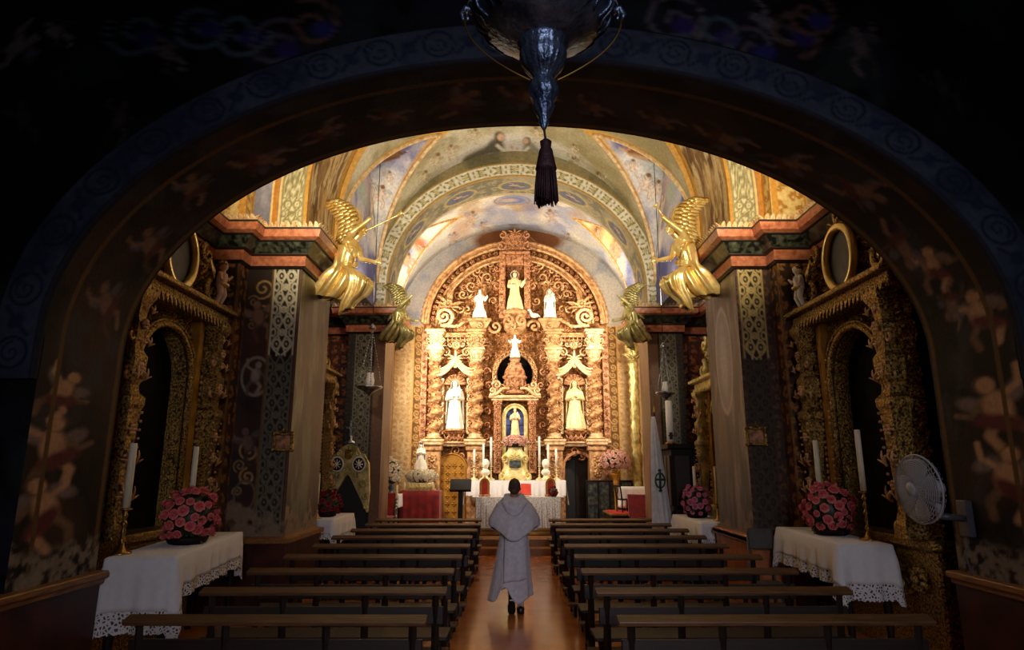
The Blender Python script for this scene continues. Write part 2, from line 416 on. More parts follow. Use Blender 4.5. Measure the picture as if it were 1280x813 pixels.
class Canvas:
    """paint on a surface: U, V in metres on that surface"""
    def __init__(s, U, V, base):
        s.U, s.V = U, V
        s.c = np.ones(U.shape + (3,)) * lin(base)
    def mix(s, m, col):
        m = np.clip(m, 0, 1)[..., None]
        s.c = s.c * (1 - m) + (lin(col) if not isinstance(col, np.ndarray) else col) * m
        return s
    def noise(s, col, scale, lo=.45, hi=.65, seed=0, amt=1, st=(1, 1), o=5):
        n = fbm(s.U * scale * st[0], s.V * scale * st[1], o, seed)
        return s.mix(np.clip((n - lo) / (hi - lo), 0, 1) * amt, col)
    def ell(s, x, y, rx, ry, col, rot=0, soft=.25, amt=1):
        c, k = math.cos(rot), math.sin(rot)
        dx, dy = s.U - x, s.V - y
        d = np.hypot((dx * c + dy * k) / rx, (-dx * k + dy * c) / ry)
        return s.mix(np.clip((1 + soft - d) / (2 * soft), 0, 1) * amt, col)
    def ring(s, x, y, r, w, col, amt=1, ry=None):
        ry = ry or r
        d = np.hypot(s.U - x, (s.V - y) * r / ry)
        return s.mix(np.clip(1.5 - np.abs(d - r) / w * 1.5, 0, 1) * amt, col)
    def line(s, pts, w, col, amt=1):
        best = np.full(s.U.shape, 1e9)
        for (a, b), (c, d) in zip(pts[:-1], pts[1:]):
            vx, vy = c - a, d - b; l2 = vx * vx + vy * vy + 1e-12
            t = np.clip(((s.U - a) * vx + (s.V - b) * vy) / l2, 0, 1)
            best = np.minimum(best, np.hypot(s.U - a - t * vx, s.V - b - t * vy))
        return s.mix(np.clip(1.5 - best / w * 1.5, 0, 1) * amt, col)
    def rect(s, x0, x1, y0, y1, col, amt=1, soft=.006):
        m = np.clip((s.U - x0) / soft, 0, 1) * np.clip((x1 - s.U) / soft, 0, 1) * np.clip((s.V - y0) / soft, 0, 1) * np.clip((y1 - s.V) / soft, 0, 1)
        return s.mix(m * amt, col)
    def spiral(s, x, y, r, w, col, turns=1.6, a0=0, sg=1, amt=1):
        pts = []
        for i in range(22):
            t = i / 21; a = a0 + sg * t * turns * 2 * PI; rr = r * (1 - .85 * t)
            pts.append((x + rr * math.cos(a), y + rr * math.sin(a)))
        return s.line(pts, w, col, amt)
    def putto(s, x, y, h, rot=0, skin=(170, 140, 120), wing=None, amt=1, flip=1, robe=None):
        def T(a, b):
            a *= h * flip; b *= h
            return (x + a * math.cos(rot) - b * math.sin(rot), y + a * math.sin(rot) + b * math.cos(rot))
        dk = tuple(int(k * .62) for k in skin)
        if wing:
            for a in (-.24, .2): s.ell(*T(a, .16), .16 * h, .09 * h, wing, rot + .7 * (1 if a > 0 else -1), .3, amt)
        s.line([T(-.06, -.12), T(-.16, -.34), T(-.1, -.54)], .075 * h, dk, amt)
        s.line([T(.06, -.12), T(.2, -.26), T(.14, -.5)], .075 * h, skin, amt)
        s.line([T(-.1, .14), T(-.3, .22), T(-.36, .42)], .052 * h, skin, amt)
        s.line([T(.1, .14), T(.27, .02), T(.4, .1)], .052 * h, dk, amt)
        s.ell(*T(0, .02), .15 * h, .22 * h, dk, rot, .2, amt)
        s.ell(*T(-.02, .04), .125 * h, .2 * h, skin, rot, .25, amt)
        if robe: s.ell(*T(.06, -.14), .24 * h, .1 * h, robe, rot + .5, .3, amt)
        s.ell(*T(.0, .34), .115 * h, .125 * h, tuple(int(k * .45) for k in skin), rot, .15, amt)
        s.ell(*T(-.015, .325), .09 * h, .1 * h, skin, rot, .2, amt)
        return s
    def saint(s, x, y, h, robe, robe2, rot=0, skin=(190, 150, 120), flip=1, amt=1):
        """draped figure lying on cloud, length h"""
        def T(a, b):
            a *= h * flip; b *= h
            return (x + a * math.cos(rot) - b * math.sin(rot), y + a * math.sin(rot) + b * math.cos(rot))
        s.line([T(.2, .1), T(-.1, -.02), T(-.46, -.16)], .1 * h, robe, amt)
        s.line([T(.16, .02), T(-.1, -.1), T(-.3, -.2)], .06 * h, robe2, amt)
        s.ell(*T(.16, .1), .17 * h, .13 * h, robe, rot + .5 * flip, .2, amt)
        s.line([T(.2, .1), T(.36, .06), T(.42, .16)], .035 * h, robe2, amt)
        s.ell(*T(.26, .27), .075 * h, .085 * h, (90, 66, 48), rot, .2, amt)
        s.ell(*T(.275, .26), .055 * h, .065 * h, skin, rot, .25, amt)
        return s
    def cloud(s, x, y, r, col=(205, 200, 195), n=7, seed=0, amt=.8):
        rg = random.Random(seed)
        for i in range(n):
            a = rg.uniform(0, 2 * PI); d = rg.uniform(0, r * .8)
            s.ell(x + d * math.cos(a) * 1.4, y + d * math.sin(a) * .6, r * rg.uniform(.4, .7), r * rg.uniform(.25, .45), tuple(min(255, int(k * rg.uniform(.86, 1.08))) for k in col), 0, .5, amt)
        return s
def interlace(cv, x, z0, z1, w, step, fg, rings=True):
    """knotted strapwork running up a strip"""
    lw = w * .05; n = max(8, int((z1 - z0) / .025))
    for amp, ph in ((.40, 0), (.40, PI), (.17, PI / 2), (.17, -PI / 2)):
        cv.line([(x + w * amp * math.sin(PI * (z0 + (z1 - z0) * i / n - z0) / step + ph) * (1 if amp > .2 else 1), z0 + (z1 - z0) * i / n) for i in range(n + 1)], lw, fg)
    z = z0 + step / 2
    while z < z1 - step * .2:
        for sx in (-1, 1):
            cv.ring(x + sx * w * .2, z, w * .13, lw * .8, fg, ry=step * .2); cv.ell(x + sx * w * .2, z, w * .04, step * .06, fg, 0, .3)
            cv.ring(x + sx * w * .36, z + step / 2, w * .09, lw * .8, fg, ry=step * .16)
        cv.ring(x, z + step / 2, w * .1, lw, fg, ry=step * .12); z += step
    for sx in (-1, 1): cv.line([(x + sx * w * .47, z0), (x + sx * w * .47, z1)], lw, fg)
class PixFig:
    """figures painted on a curved surface near one spot; the spot's own slant is undone so that they look upright from the nave"""
    def __init__(s, cv, fp, u0, v0):
        s.base = cv; a0 = np.array(fp(u0, v0)); e = 6.0
        J = np.stack([(np.array(fp(u0 + e, v0)) - np.array(fp(u0 - e, v0))) / (2 * e), (np.array(fp(u0, v0 + e)) - np.array(fp(u0, v0 - e))) / (2 * e)], 1)
        s.K = np.linalg.inv(J); s.a0 = a0; s.o = np.array([u0, v0]); s.m = 1.0
        dU, dV = cv.U - a0[0], cv.V - a0[1]
        s.cv = Canvas(s.K[0, 0] * dU + s.K[0, 1] * dV + u0, s.K[1, 0] * dU + s.K[1, 1] * dV + v0, (0, 0, 0)); s.cv.c = cv.c
        s.fp = lambda u, v: (u, v)
    def done(s): s.base.c = s.cv.c
    def L(s, pts, w, col, amt=1): s.cv.line([s.fp(*p) for p in pts], w * s.m, col, amt)
    def E(s, u, v, r, col, amt=1, soft=.3, q=1): a, c = s.fp(u, v); s.cv.ell(a, c, r * s.m, r * s.m * q, col, 0, soft, amt)
    def putto(s, u, v, h, fl=1, rot=0, skin=(222, 192, 164), wing=(196, 186, 170), line=(120, 96, 80)):
        def T(a, b):
            a *= h * fl; b *= h
            return (u + a * math.cos(rot) - b * math.sin(rot), v + a * math.sin(rot) + b * math.cos(rot))
        for col, k in ((line, 1.28), (skin, 1.0)):
            if wing: s.L([T(-.05, -.12), T(-.3, -.3), T(-.42, -.22)], .07 * h * k, wing if k == 1 else line); s.L([T(.08, -.12), T(.26, -.34)], .06 * h * k, wing if k == 1 else line)
            s.L([T(0, -.14), T(.02, .1)], .13 * h * k, col); s.L([T(-.03, .12), T(-.2, .24), T(-.16, .48)], .07 * h * k, col); s.L([T(.05, .12), T(.26, .16), T(.3, .4)], .07 * h * k, col)
            s.L([T(-.08, -.12), T(-.24, -.0), T(-.38, -.1)], .05 * h * k, col); s.L([T(.1, -.12), T(.3, -.06), T(.42, -.24)], .05 * h * k, col); s.E(*T(0, -.34), .115 * h * k, col)
        s.E(*T(-.01, -.4), .1 * h, (126, 92, 62))
    def saint(s, u, v, h, robe, under, fl=1, skin=(204, 168, 138)):
        T = lambda a, b: (u + a * h * fl, v + b * h)
        dk = tuple(int(k * .6) for k in robe)
        s.L([T(.12, -.06), T(-.08, .1), T(-.48, .24)], .17 * h, dk); s.L([T(.14, -.06), T(-.05, .06), T(-.44, .2)], .12 * h, robe)
        s.L([T(.2, .1), T(-.1, .2), T(-.3, .24)], .09 * h, under); s.E(*T(.14, -.06), .16 * h, robe); s.L([T(.16, -.08), T(.3, .02), T(.44, -.06)], .055 * h, under); s.E(*T(.46, -.08), .035 * h, skin)
        s.E(*T(.2, -.26), .105 * h, dk); s.E(*T(.225, -.255), .075 * h, skin)
# ================================================================ STRUCTURE
CX = .1
def structure(o): o['kind'] = 'structure'; return o

# ---- floor
b = MB(); b.box(-7, 7, -6, 14.75, -.2, 0)
structure(b.build('floor', 'floor'))
b = MB(); b.box(-3.6, 3.8, 14.72, 15.1, -.05, .15, .02); b.box(-3.6, 3.8, 15.08, 18.9, -.05, .3, .02)
structure(b.build('trim_1', 'ledge'))

# ---- entrance arch wall
AX, AZ, AB, Y1, Y2 = 3.78, 2.9, 2.37, 4.95, 6.0
def arch_pts(n, r=0.0, cx=CX + .035, a=AX, z0=AZ, b_=AB, zb=0.0, nj=30):
    pts = [(cx - a - r, zb + (z0 - zb) * i / nj) for i in range(nj)]
    pts += [(cx - (a + r) * math.cos(PI * i / n), z0 + (b_ + r) * math.sin(PI * i / n)) for i in range(n + 1)]
    pts += [(cx + a + r, z0 - (z0 - zb) * (i + 1) / nj) for i in range(nj)]
    return np.array(pts)
def arclen(p): return np.concatenate([[0], np.cumsum(np.hypot(*np.diff(p, axis=0).T))])

inner = arch_pts(260, nj=150)
outer = np.array([(-7.2 if x < CX else 7.4, z) if z < AZ - 1e-6 else (0, 0) for x, z in inner])
for i, (x, z) in enumerate(inner):
    if z >= AZ - 1e-6:
        dx, dz = x - CX, (z - AZ) + .0
        k = min(7.3 / max(abs(dx), 1e-6), 4.9 / max(dz, 1e-6))
        outer[i] = (CX + dx * k, AZ + dz * k)
rr = np.concatenate([np.linspace(0, .62, 110), np.linspace(.65, 1, 12)])
G = inner[:, None, :] * (1 - rr[None, :, None]) + outer[:, None, :] * rr[None, :, None]
cv = Canvas(G[..., 0], G[..., 1], (26, 20, 20))
cv.noise((36, 36, 52), 1.2, .4, .65, 4).noise((20, 10, 8), 2.2, .45, .6, 8).noise((40, 52, 48), 1.8, .56, .68, 12, .7)
def PX(u, v): return at(u, v, Y1)[0], at(u, v, Y1)[2]
for (u, v, h, rot, fl, col, wg) in [(20, 60, 70, -1.0, 1, (150, 140, 135), (110, 110, 120)), (70, 40, 50, .6, 1, (150, 140, 140), None), (210, 65, 60, .4, 1, (110, 100, 100), (60, 66, 90)),
        (150, 150, 60, -.2, 1, (70, 60, 64), None), (870, 40, 60, .5, -1, (110, 100, 100), None), (1075, 60, 70, .2, -1, (110, 96, 92), (70, 70, 80)), (960, 30, 60, 1.0, -1, (120, 110, 120), None),
        (1180, 110, 60, .2, 1, (60, 54, 54), None), (30, 150, 60, .3, 1, (80, 70, 76), None), (1130, 250, 50, .9, 1, (100, 88, 84), None)]:
    x, z = PX(u, v); cv.putto(x, z, h * .0072, rot, col, wg, 1, fl)
for i, (u, v) in enumerate([(300, 40), (345, 55), (390, 30), (895, 40), (940, 60), (990, 40), (250, 30), (840, 25), (1010, 20), (170, 40)]):
    x, z = PX(u, v)
    cv.spiral(x, z, .26, .035, [(80, 100, 112), (96, 88, 100), (110, 80, 70)][i % 3], 1.4, i, 1 if i % 2 else -1)
    cv.ell(x + .1, z - .05, .1, .08, [(50, 50, 120), (60, 40, 110)][i % 2], 0, .3)
b = MB()
b.grid(np.stack([G[..., 0], np.full(G.shape[:2], Y1), G[..., 1]], -1), 0, True, cv.c, flip=True)
# soffit and jambs of the arch
s_ = arclen(inner); ys = np.linspace(Y1, Y2, 60)
U, V = np.meshgrid(s_, ys, indexing='ij')
cv = Canvas(U, V, (34, 22, 18))
cv.noise((18, 12, 11), 2.5, .4, .6, 3).noise((64, 44, 30), 1.6, .5, .7, 6, .8).noise((56, 56, 60), 3, .56, .68, 9, .6)
SL = s_[-1]
def SPT(u, v):
    """soffit arc position and depth seen at a pixel (jambs)"""
    X = (CX + .035 - AX) if u < 640 else (CX + .035 + AX)
    p = atx(u, v, X); return (p[2] if u < 640 else SL - p[2]), max(p[1], Y1 + .3)
for (u, v, h, rot, fl) in [(45, 560, .62, 0, 1), (30, 640, .6, .4, -1), (1265, 510, .66, -.3, -1), (1240, 390, .5, 0, 1), (1268, 600, .6, .2, 1), (1190, 330, .42, .3, 1), (15, 480, .45, -.5, 1)]:
    a, y = SPT(u, v)
    # jamb: arc runs up (left) or down (right)
    cv2 = Canvas(V * .55, U if u < 640 else SL - U, (0, 0, 0)); cv2.c = cv.c
    cv2.putto(y * .55, a if u < 640 else SL - a, h, rot, (190, 146, 108), (120, 104, 98), 1, fl if u < 640 else -fl, (96, 40, 44)); cv.c = cv2.c
rg = random.Random(5)
for i in range(15):
    a = 3.3 + i * (SL - 6.6) / 14
    cv2 = Canvas(V, U, (0, 0, 0)); cv2.c = cv.c
    cv2.putto(5.55 + rg.uniform(-.12, .12), a, rg.uniform(.4, .6), rg.uniform(-1.2, 1.2), (128, 98, 80), (90, 86, 96), .9, 1, (86, 40, 36)); cv.c = cv2.c
for yb in (5.16, 5.94): cv.rect(-1, 99, yb - .03, yb + .03, (96, 70, 34))
for m_ in (1, 0):
    U2 = U if m_ else SL - U
    cvx = Canvas(U2, V, (0, 0, 0)); cvx.c = cv.c
    cvx.mix(np.clip((1.32 + .12 * fbm(V * 5, U2 * 3, 3, 4) * 2 - .12 - U2) / .08, 0, 1) * np.clip((fbm(V * 14, U2 * 14, 4, 7) - .4) / .15, 0, 1), (134, 124, 108)); cv.c = cvx.c
P = np.stack([np.repeat(inner[:, 0:1], len(ys), 1), V, np.repeat(inner[:, 1:2], len(ys), 1)], -1)
b.grid(P, 0, True, cv.c)
# back of the wall, plain plaster
rb = np.linspace(0, 1, 6)
Gb = inner[::4, None, :] * (1 - rb[None, :, None]) + outer[::4, None, :] * rb[None, :, None]
b.grid(np.stack([Gb[..., 0], np.full(Gb.shape[:2], Y2), Gb[..., 1]], -1), 0, True, np.ones(Gb.shape[:2] + (3,)) * lin((96, 74, 54)))
structure(b.build('wall_front', 'fresco'))

# raised blue scroll border round the arch
ns = 420; p0 = arch_pts(ns, zb=2.55)
prof = [(0.0, Y1 + .01), (0.0, Y1 - .05)] + [(r, Y1 - .05) for r in np.linspace(.03, .36, 26)] + [(.39, Y1 - .02), (.4, Y1 + .01)]
s_ = arclen(p0); rows = []
for r, y in prof:
    q = arch_pts(ns, r, zb=2.55); rows.append(np.stack([q[:, 0], np.full(len(q), y), q[:, 1]], -1))
P = np.stack(rows, 1)
U, V = np.meshgrid(s_, np.array([r for r, y in prof]), indexing='ij')
cv = Canvas(U, V, (74, 82, 100)); cv.noise((52, 60, 80), 3, .4, .6, 2)
k = 0; a = .2
while a < s_[-1]:
    cv.ring(a, .2, .12, .018, (36, 44, 66)); cv.spiral(a, .2, .085, .014, (40, 50, 74), 1.2, k, 1)
    cv.line([(a + .14, .1), (a + .24, .2), (a + .34, .3)], .022, (40, 50, 74)); cv.ell(a + .24, .2, .045, .07, (44, 56, 80), .6, .2)
    a += .48; k += 1
cv.rect(-1, 99, -.01, .035, (46, 44, 50)); cv.rect(-1, 99, .35, .45, (46, 44, 50))
b = MB(); b.grid(P, 0, True, cv.c, flip=True)
structure(b.build('trim_2', 'fresco'))
# dado and ledge of the jambs
for i, sd in enumerate((-1, 1)):
    xw = CX + .035 + sd * AX
    b = MB()
    b.box(xw - .04, xw + .04, 4.6, Y2 + .02, 0, .9, .01, 0); b.box(xw - .07 , xw + .07, 4.6, Y2 + .03, .9, .945, .01, 1); b.box(xw - .1, xw + .1, 4.6, Y2 + .05, .945, 1.0, .015, 1)
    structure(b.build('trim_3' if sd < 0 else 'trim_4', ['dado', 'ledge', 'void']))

# ---- painted side walls along a plan line
def wall_seg(b, p, q, z0, z1, painter, side, res=.025):
    L = math.hypot(q[0] - p[0], q[1] - p[1]); nu = max(2, int(L / res) + 1); nv = max(2, int((z1 - z0) / res) + 1)
    U, V = np.meshgrid(np.linspace(0, L, nu), np.linspace(z0, z1, nv), indexing='ij')
    cv = Canvas(U, V, (58, 40, 26)); painter(cv, L)
    P = np.stack([p[0] + (q[0] - p[0]) * U / L, p[1] + (q[1] - p[1]) * U / L, V], -1)
    b.grid(P, 0, True, cv.c, flip=side > 0)
def damp(cv, h=1.0, amt=1):
    cv.mix(np.clip((h + .5 * (fbm(cv.U * 3, cv.V * 2, 4, 5) - .5) * 2 - cv.V) / .06, 0, 1) * amt * np.clip((fbm(cv.U * 9, cv.V * 9, 4, 15) - .25) / .2, 0, 1), (138, 116, 92))
def scrollpaint(cv, cell, col, seed=0, thr=.45, amt=1, arms=2):
    n = scroll_relief(cv.U, cv.V, cell, seed, arms)
    cv.mix(np.clip((n - thr) / .15, 0, 1) * amt, col); return cv
def p_side(cv, L):
    cv.noise((36, 22, 14), 1.5, .4, .6); scrollpaint(cv, .3, (140, 96, 46), 3, .5); scrollpaint(cv, .12, (92, 60, 30), 7, .55)
def p_pil(cv, L):
    cv.noise((84, 48, 26), 2, .4, .6, 4); scrollpaint(cv, .2, (170, 116, 56), 4, .5); cv.rect(0, .03, 0, 9, (150, 100, 40)); cv.rect(L - .03, L, 0, 9, (150, 100, 40)); damp(cv, .9)
def p_f1_left(cv, L):
    cv.noise((46, 34, 28), 2.5, .4, .6, 4).noise((84, 50, 36), 1.3, .55, .7, 6, .6)
    for z, r in ((4.45, .16), (4.1, .13), (2.1, .15), (1.75, .12)): cv.spiral(.24, z, r, .022, (176, 140, 84), 1.5, z, 1); cv.spiral(.12, z - .2, r * .6, .018, (150, 120, 84), 1.4, z * 2, -1)
    cv.putto(.22, 4.0, .62, .2, (150, 110, 84), (130, 110, 90)); cv.ring(.24, 3.15, .2, .025, (150, 140, 120), 1, .27); cv.putto(.24, 3.15, .5, -.2, (160, 140, 120), None)
    cv.putto(.22, 2.2, .55, .3, (120, 92, 80), (90, 80, 76)); cv.ring(.22, 1.5, .14, .02, (110, 96, 80), 1, .2)
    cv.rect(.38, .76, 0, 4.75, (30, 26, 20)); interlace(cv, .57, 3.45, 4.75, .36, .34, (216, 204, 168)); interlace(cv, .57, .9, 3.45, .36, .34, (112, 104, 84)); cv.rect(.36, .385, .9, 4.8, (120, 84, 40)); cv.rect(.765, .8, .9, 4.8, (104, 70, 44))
    damp(cv, 1.35)
def p_inner_left(cv, L):
    cv.c[:] = lin((82, 56, 34)); cv.noise((30, 22, 16), 9, .5, .66, 21, .8, (1, .25)).noise((44, 30, 20), 2.6, .42, .58, 3, 1, (1, .3)).noise((104, 108, 86), 2.4, .52, .62, 6, .9, (1.2, .3)).noise((44, 32, 24), 4, .56, .66, 8, .7, (1, .3)); damp(cv, 1.25)
def p_inner_right(cv, L):
    cv.c[:] = lin((88, 76, 82)); cv.noise((36, 28, 32), 10, .5, .66, 21, .8, (1, .22)).noise((48, 38, 42), 3.2, .42, .58, 3, 1, (1, .25)).noise((136, 120, 116), 3, .54, .66, 6, .8, (1.4, .3)).noise((100, 60, 44), 1.4, .6, .7, 9, .6, (1, .5))
    cv.ell(1.5 - .75, 3.5, .36, .78, (128, 120, 130), 0, .12); cv.ring(.75, 3.5, .36, .03, (168, 160, 160), .8, .8); cv.ell(.75, 3.45, .16, .5, (156, 150, 158), 0, .3); cv.ell(.75, 3.98, .09, .1, (150, 136, 132), 0, .3); damp(cv, 1.1, .6)
def p_f1_right(cv, L):
    cv.noise((52, 30, 24), 2.5, .4, .6, 4)
    # runs near->far on the right, U=0 at the outer side of the pier
    cv.rect(.04, .5, 0, 4.8, (70, 44, 30)); scrollpaint(cv, .14, (140, 96, 54), 2, .55, .5)
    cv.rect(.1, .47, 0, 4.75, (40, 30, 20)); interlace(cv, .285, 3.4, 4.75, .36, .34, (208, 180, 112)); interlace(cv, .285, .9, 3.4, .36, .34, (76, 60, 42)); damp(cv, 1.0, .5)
def p_bay(cv, L):
    cv.noise((40, 30, 24), 1.5, .4, .6); scrollpaint(cv, .3, (140, 100, 50), 5, .5, .9)
def p_setback(cv, L):
    cv.c[:] = lin((74, 44, 28)); cv.noise((38, 24, 16), 2, .4, .6); scrollpaint(cv, .24, (188, 124, 62), 6, .5, .9); scrollpaint(cv, .13, (150, 52, 30), 9, .62, .8); cv.rect(0, .12, 0, 5, (150, 116, 64)); scrollpaint(cv, .1, (90, 60, 30), 3, .5, .5)
def p_chpier(cv, L):
    cv.c[:] = lin((58, 52, 42)); cv.noise((34, 30, 24), 2, .4, .6); cv.rect(L * .18, L * .68, .2, 4.75, (28, 30, 26)); interlace(cv, L * .43, .9, 4.75, L * .46, .3, (134, 126, 100)); scrollpaint(cv, .09, (96, 90, 70), 3, .6, .6); cv.rect(L * .72, L, 0, 5, (128, 92, 64))
def p_chinner(cv, L):
    cv.c[:] = lin((128, 96, 70)); cv.noise((92, 66, 46), 3, .4, .6, 2, 1, (1, .4))
def p_chancel(cv, L):
    cv.c[:] = lin((214, 186, 136)); scrollpaint(cv, .2, (184, 136, 78), 4, .45, .8)
LEFT = [(-4.3, 5.95), (-4.3, 8.9), (-3.9, 8.9), (-3.9, 9.2), (-3.1, 9.2), (-3.1, 10.7), (-4.3, 10.7), (-4.3, 14.25), (-3.6, 14.25), (-3.6, 14.0), (-2.78, 14.0), (-2.78, 15.0), (-3.4, 15.0), (-3.4, 18.6)]
RIGHT = [(4.32, 5.95), (4.32, 8.9), (3.8, 8.9), (3.8, 9.2), (3.29, 9.2), (3.29, 10.7), (4.4, 10.7), (4.4, 14.25), (3.75, 14.25), (3.75, 14.0), (2.98, 14.0), (2.98, 15.0), (3.6, 15.0), (3.6, 18.6)]
PL = [p_side, p_pil, p_pil, p_f1_left, p_inner_left, p_bay, p_bay, p_setback, p_setback, p_chpier, p_chinner, p_chancel, p_chancel]
PR = [p_side, p_pil, p_pil, p_f1_right, p_inner_right, p_bay, p_bay, p_setback, p_setback, p_chpier, p_chinner, p_chancel, p_chancel]
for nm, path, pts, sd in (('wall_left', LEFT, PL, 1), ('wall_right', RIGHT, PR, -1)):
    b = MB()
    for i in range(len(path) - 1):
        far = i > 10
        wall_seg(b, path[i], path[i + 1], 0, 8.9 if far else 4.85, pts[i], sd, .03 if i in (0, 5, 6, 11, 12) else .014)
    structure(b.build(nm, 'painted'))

# plinths (dado) of the piers
for nm, path, sd, i0, i1 in (('baseboard_left', LEFT, 1, 1, 7), ('baseboard_right', RIGHT, -1, 1, 7)):
    b = MB()
    b.sweep(path[i0:i1], [(0, .96), (.1, .94), (.1, .88), (.05, .86), (.05, 0)], [1, 1, 1, 0], sd)
    structure(b.build(nm, ['dado' if sd > 0 else 'dado', 'ledge']))
b = MB(); b.box(3.23, 3.8, 9.13, 10.72, 0, .9, .03); b.box(3.19, 3.83, 9.09, 10.76, .88, .97, .02)
structure(b.build('trim_5', 'dado_orange'))

# ---- cornices
CP = [(.02, 4.74), (.05, 4.78), (.05, 4.93), (.09, 4.945), (.09, 4.965), (.2, 5.1), (.23, 5.11), (.23, 5.125), (.3, 5.15), (.33, 5.25), (.33, 5.28), (.3, 5.3), (0, 5.32)]
CM = [2, 0, 2, 2, 1, 2, 2, 0, 0, 2, 3, 3]
for nm, path, sd in (('trim_6', LEFT[:13], 1), ('trim_7', RIGHT[:13], -1)):
    b = MB(); b.sweep(path, CP, CM, sd)
    # leaf cresting along the top edge
    for (p, q) in zip(path[:-1], path[1:]):
        L = math.hypot(q[0] - p[0], q[1] - p[1]); dx, dy = (q[0] - p[0]) / L, (q[1] - p[1]) / L
        nx, ny = dy * sd, -dx * sd; t = -.26
        while t < L + .26:
            x, y = p[0] + dx * t + nx * .27, p[1] + dy * t + ny * .27
            for k in range(2):
                w = .032; h = .095
                if k: continue
                c = [(-1, .0, 0), (1, .0, 0), (1.05, .02, .5), (.62, .05, .85), (0, .07, 1), (-.62, .05, .85), (-1.05, .02, .5)]
                fr = [(x + dx * w * a + nx * o_, y + dy * w * a + ny * o_, 5.28 + h * u) for a, o_, u in c]; bk = [(px - nx * .025, py - ny * .025, pz) for px, py, pz in fr]; n7 = len(fr)
                b.add(fr + bk, [tuple(range(n7)), tuple(range(n7, 2 * n7))[::-1]] + [((i + 1) % n7, i, n7 + i, n7 + (i + 1) % n7) for i in range(n7)], 3)
            t += .082
    structure(b.build(nm, ['orange_marble', 'green_marble', 'black_line', 'gilt_pale']))

# ---- upper walls of the near bay, transverse arch
def p_up_pil(cv, L):
    cv.c[:] = lin((214, 184, 116)); cv.noise((190, 150, 80), 3, .4, .6); scrollpaint(cv, .26, (168, 118, 48), 5, .5); cv.rect(0, .04, 0, 12, (180, 120, 40)); cv.rect(L - .1, L, 0, 12, (196, 140, 60))
def p_up_side(cv, L):
    cv.c[:] = lin((196, 172, 120)); scrollpaint(cv, .3, (150, 110, 56), 8, .5)
TA, TZ, TR = 3.195, 5.9, 3.5
for nm, path, sd in (('trim_8', LEFT, 1), ('trim_9', RIGHT, -1)):
    b = MB()
    wall_seg(b, path[0], path[1], 5.3, 9.2, p_up_side, sd, .06); wall_seg(b, path[1], path[2], 5.3, 9.2, p_up_pil, sd, .018); wall_seg(b, path[2], path[3], 5.3, 9.2, p_up_pil, sd, .03)
    structure(b.build(nm, 'fresco'))
def tarch(n, r, cx, a, zs, rise, zb): return arch_pts(n, r, cx, a, zs, rise, zb, 24)
tcx = .095
q0 = tarch(150, 0, tcx, TA, TZ, TR, 5.3); s_ = arclen(q0); rs = np.concatenate([np.linspace(0, .72, 50), [.85, 1.05, 1.3]])
rows = [tarch(150, r, tcx, TA, TZ, TR, 5.3) for r in rs]
G = np.stack(rows, 1); U, V = np.meshgrid(s_, rs, indexing='ij')
cv = Canvas(U, V, (150, 146, 152)); cv.noise((120, 118, 130), 1.5, .4, .6, 3, 1, (1, 3))
cv.rect(-1, 99, -.01, .05, (190, 140, 60)); cv.rect(-1, 99, .05, .4, (206, 196, 150))
cvi = Canvas(V, U, (0, 0, 0)); cvi.c = cv.c; interlace(cvi, .225, .02, s_[-1], .34, .3, (134, 124, 84)); cv.c = cvi.c
cv.rect(-1, 99, .4, .44, (230, 190, 110)); cv.rect(-1, 99, .44, .52, (186, 122, 44)); cv.rect(-1, 99, .52, .55, (226, 190, 120))
b = MB(); b.grid(np.stack([G[..., 0], np.full(G.shape[:2], 9.2), G[..., 1]], -1), 0, True, cv.c, flip=True)
ys = np.linspace(9.2, 10.7, 70); U, V = np.meshgrid(s_, ys, indexing='ij')
cv = Canvas(U, V, (178, 146, 96)); cv.noise((130, 100, 62), 2, .4, .6); cv.noise((206, 176, 122), 5, .5, .58, 5, 1, (.35, 1.5)).noise((96, 70, 44), 7, .56, .62, 9, .8, (.4, 1.4)).noise((222, 198, 150), 9, .58, .64, 13, .8, (.4, 1.2))
cv.rect(-1, 99, 10.55, 10.7, (196, 150, 70)); cv.rect(-1, 99, 9.2, 9.28, (190, 140, 60))
b.grid(np.stack([np.repeat(q0[:, 0:1], 70, 1), V, np.repeat(q0[:, 1:2], 70, 1)], -1), 0, True, cv.c)
b.grid(np.stack([G[..., 0], np.full(G.shape[:2], 10.7), G[..., 1]], -1), 0, True, np.ones(G.shape) [..., :1] * lin((150, 120, 80)))
qa, qb = tarch(150, 0, CX, 3.12, 5.9, 3.2, 5.3), tarch(150, 0, tcx, TA + .03, TZ, TR + .03, 5.3)
b.grid(np.stack([np.stack([q[:, 0], np.full(len(q), 10.71), q[:, 1]], -1) for q in (qa, qb)], 1), 0, True, np.ones((len(qa), 2, 3)) * lin((206, 160, 84)), flip=True)
structure(b.build('trim_10', 'fresco'))

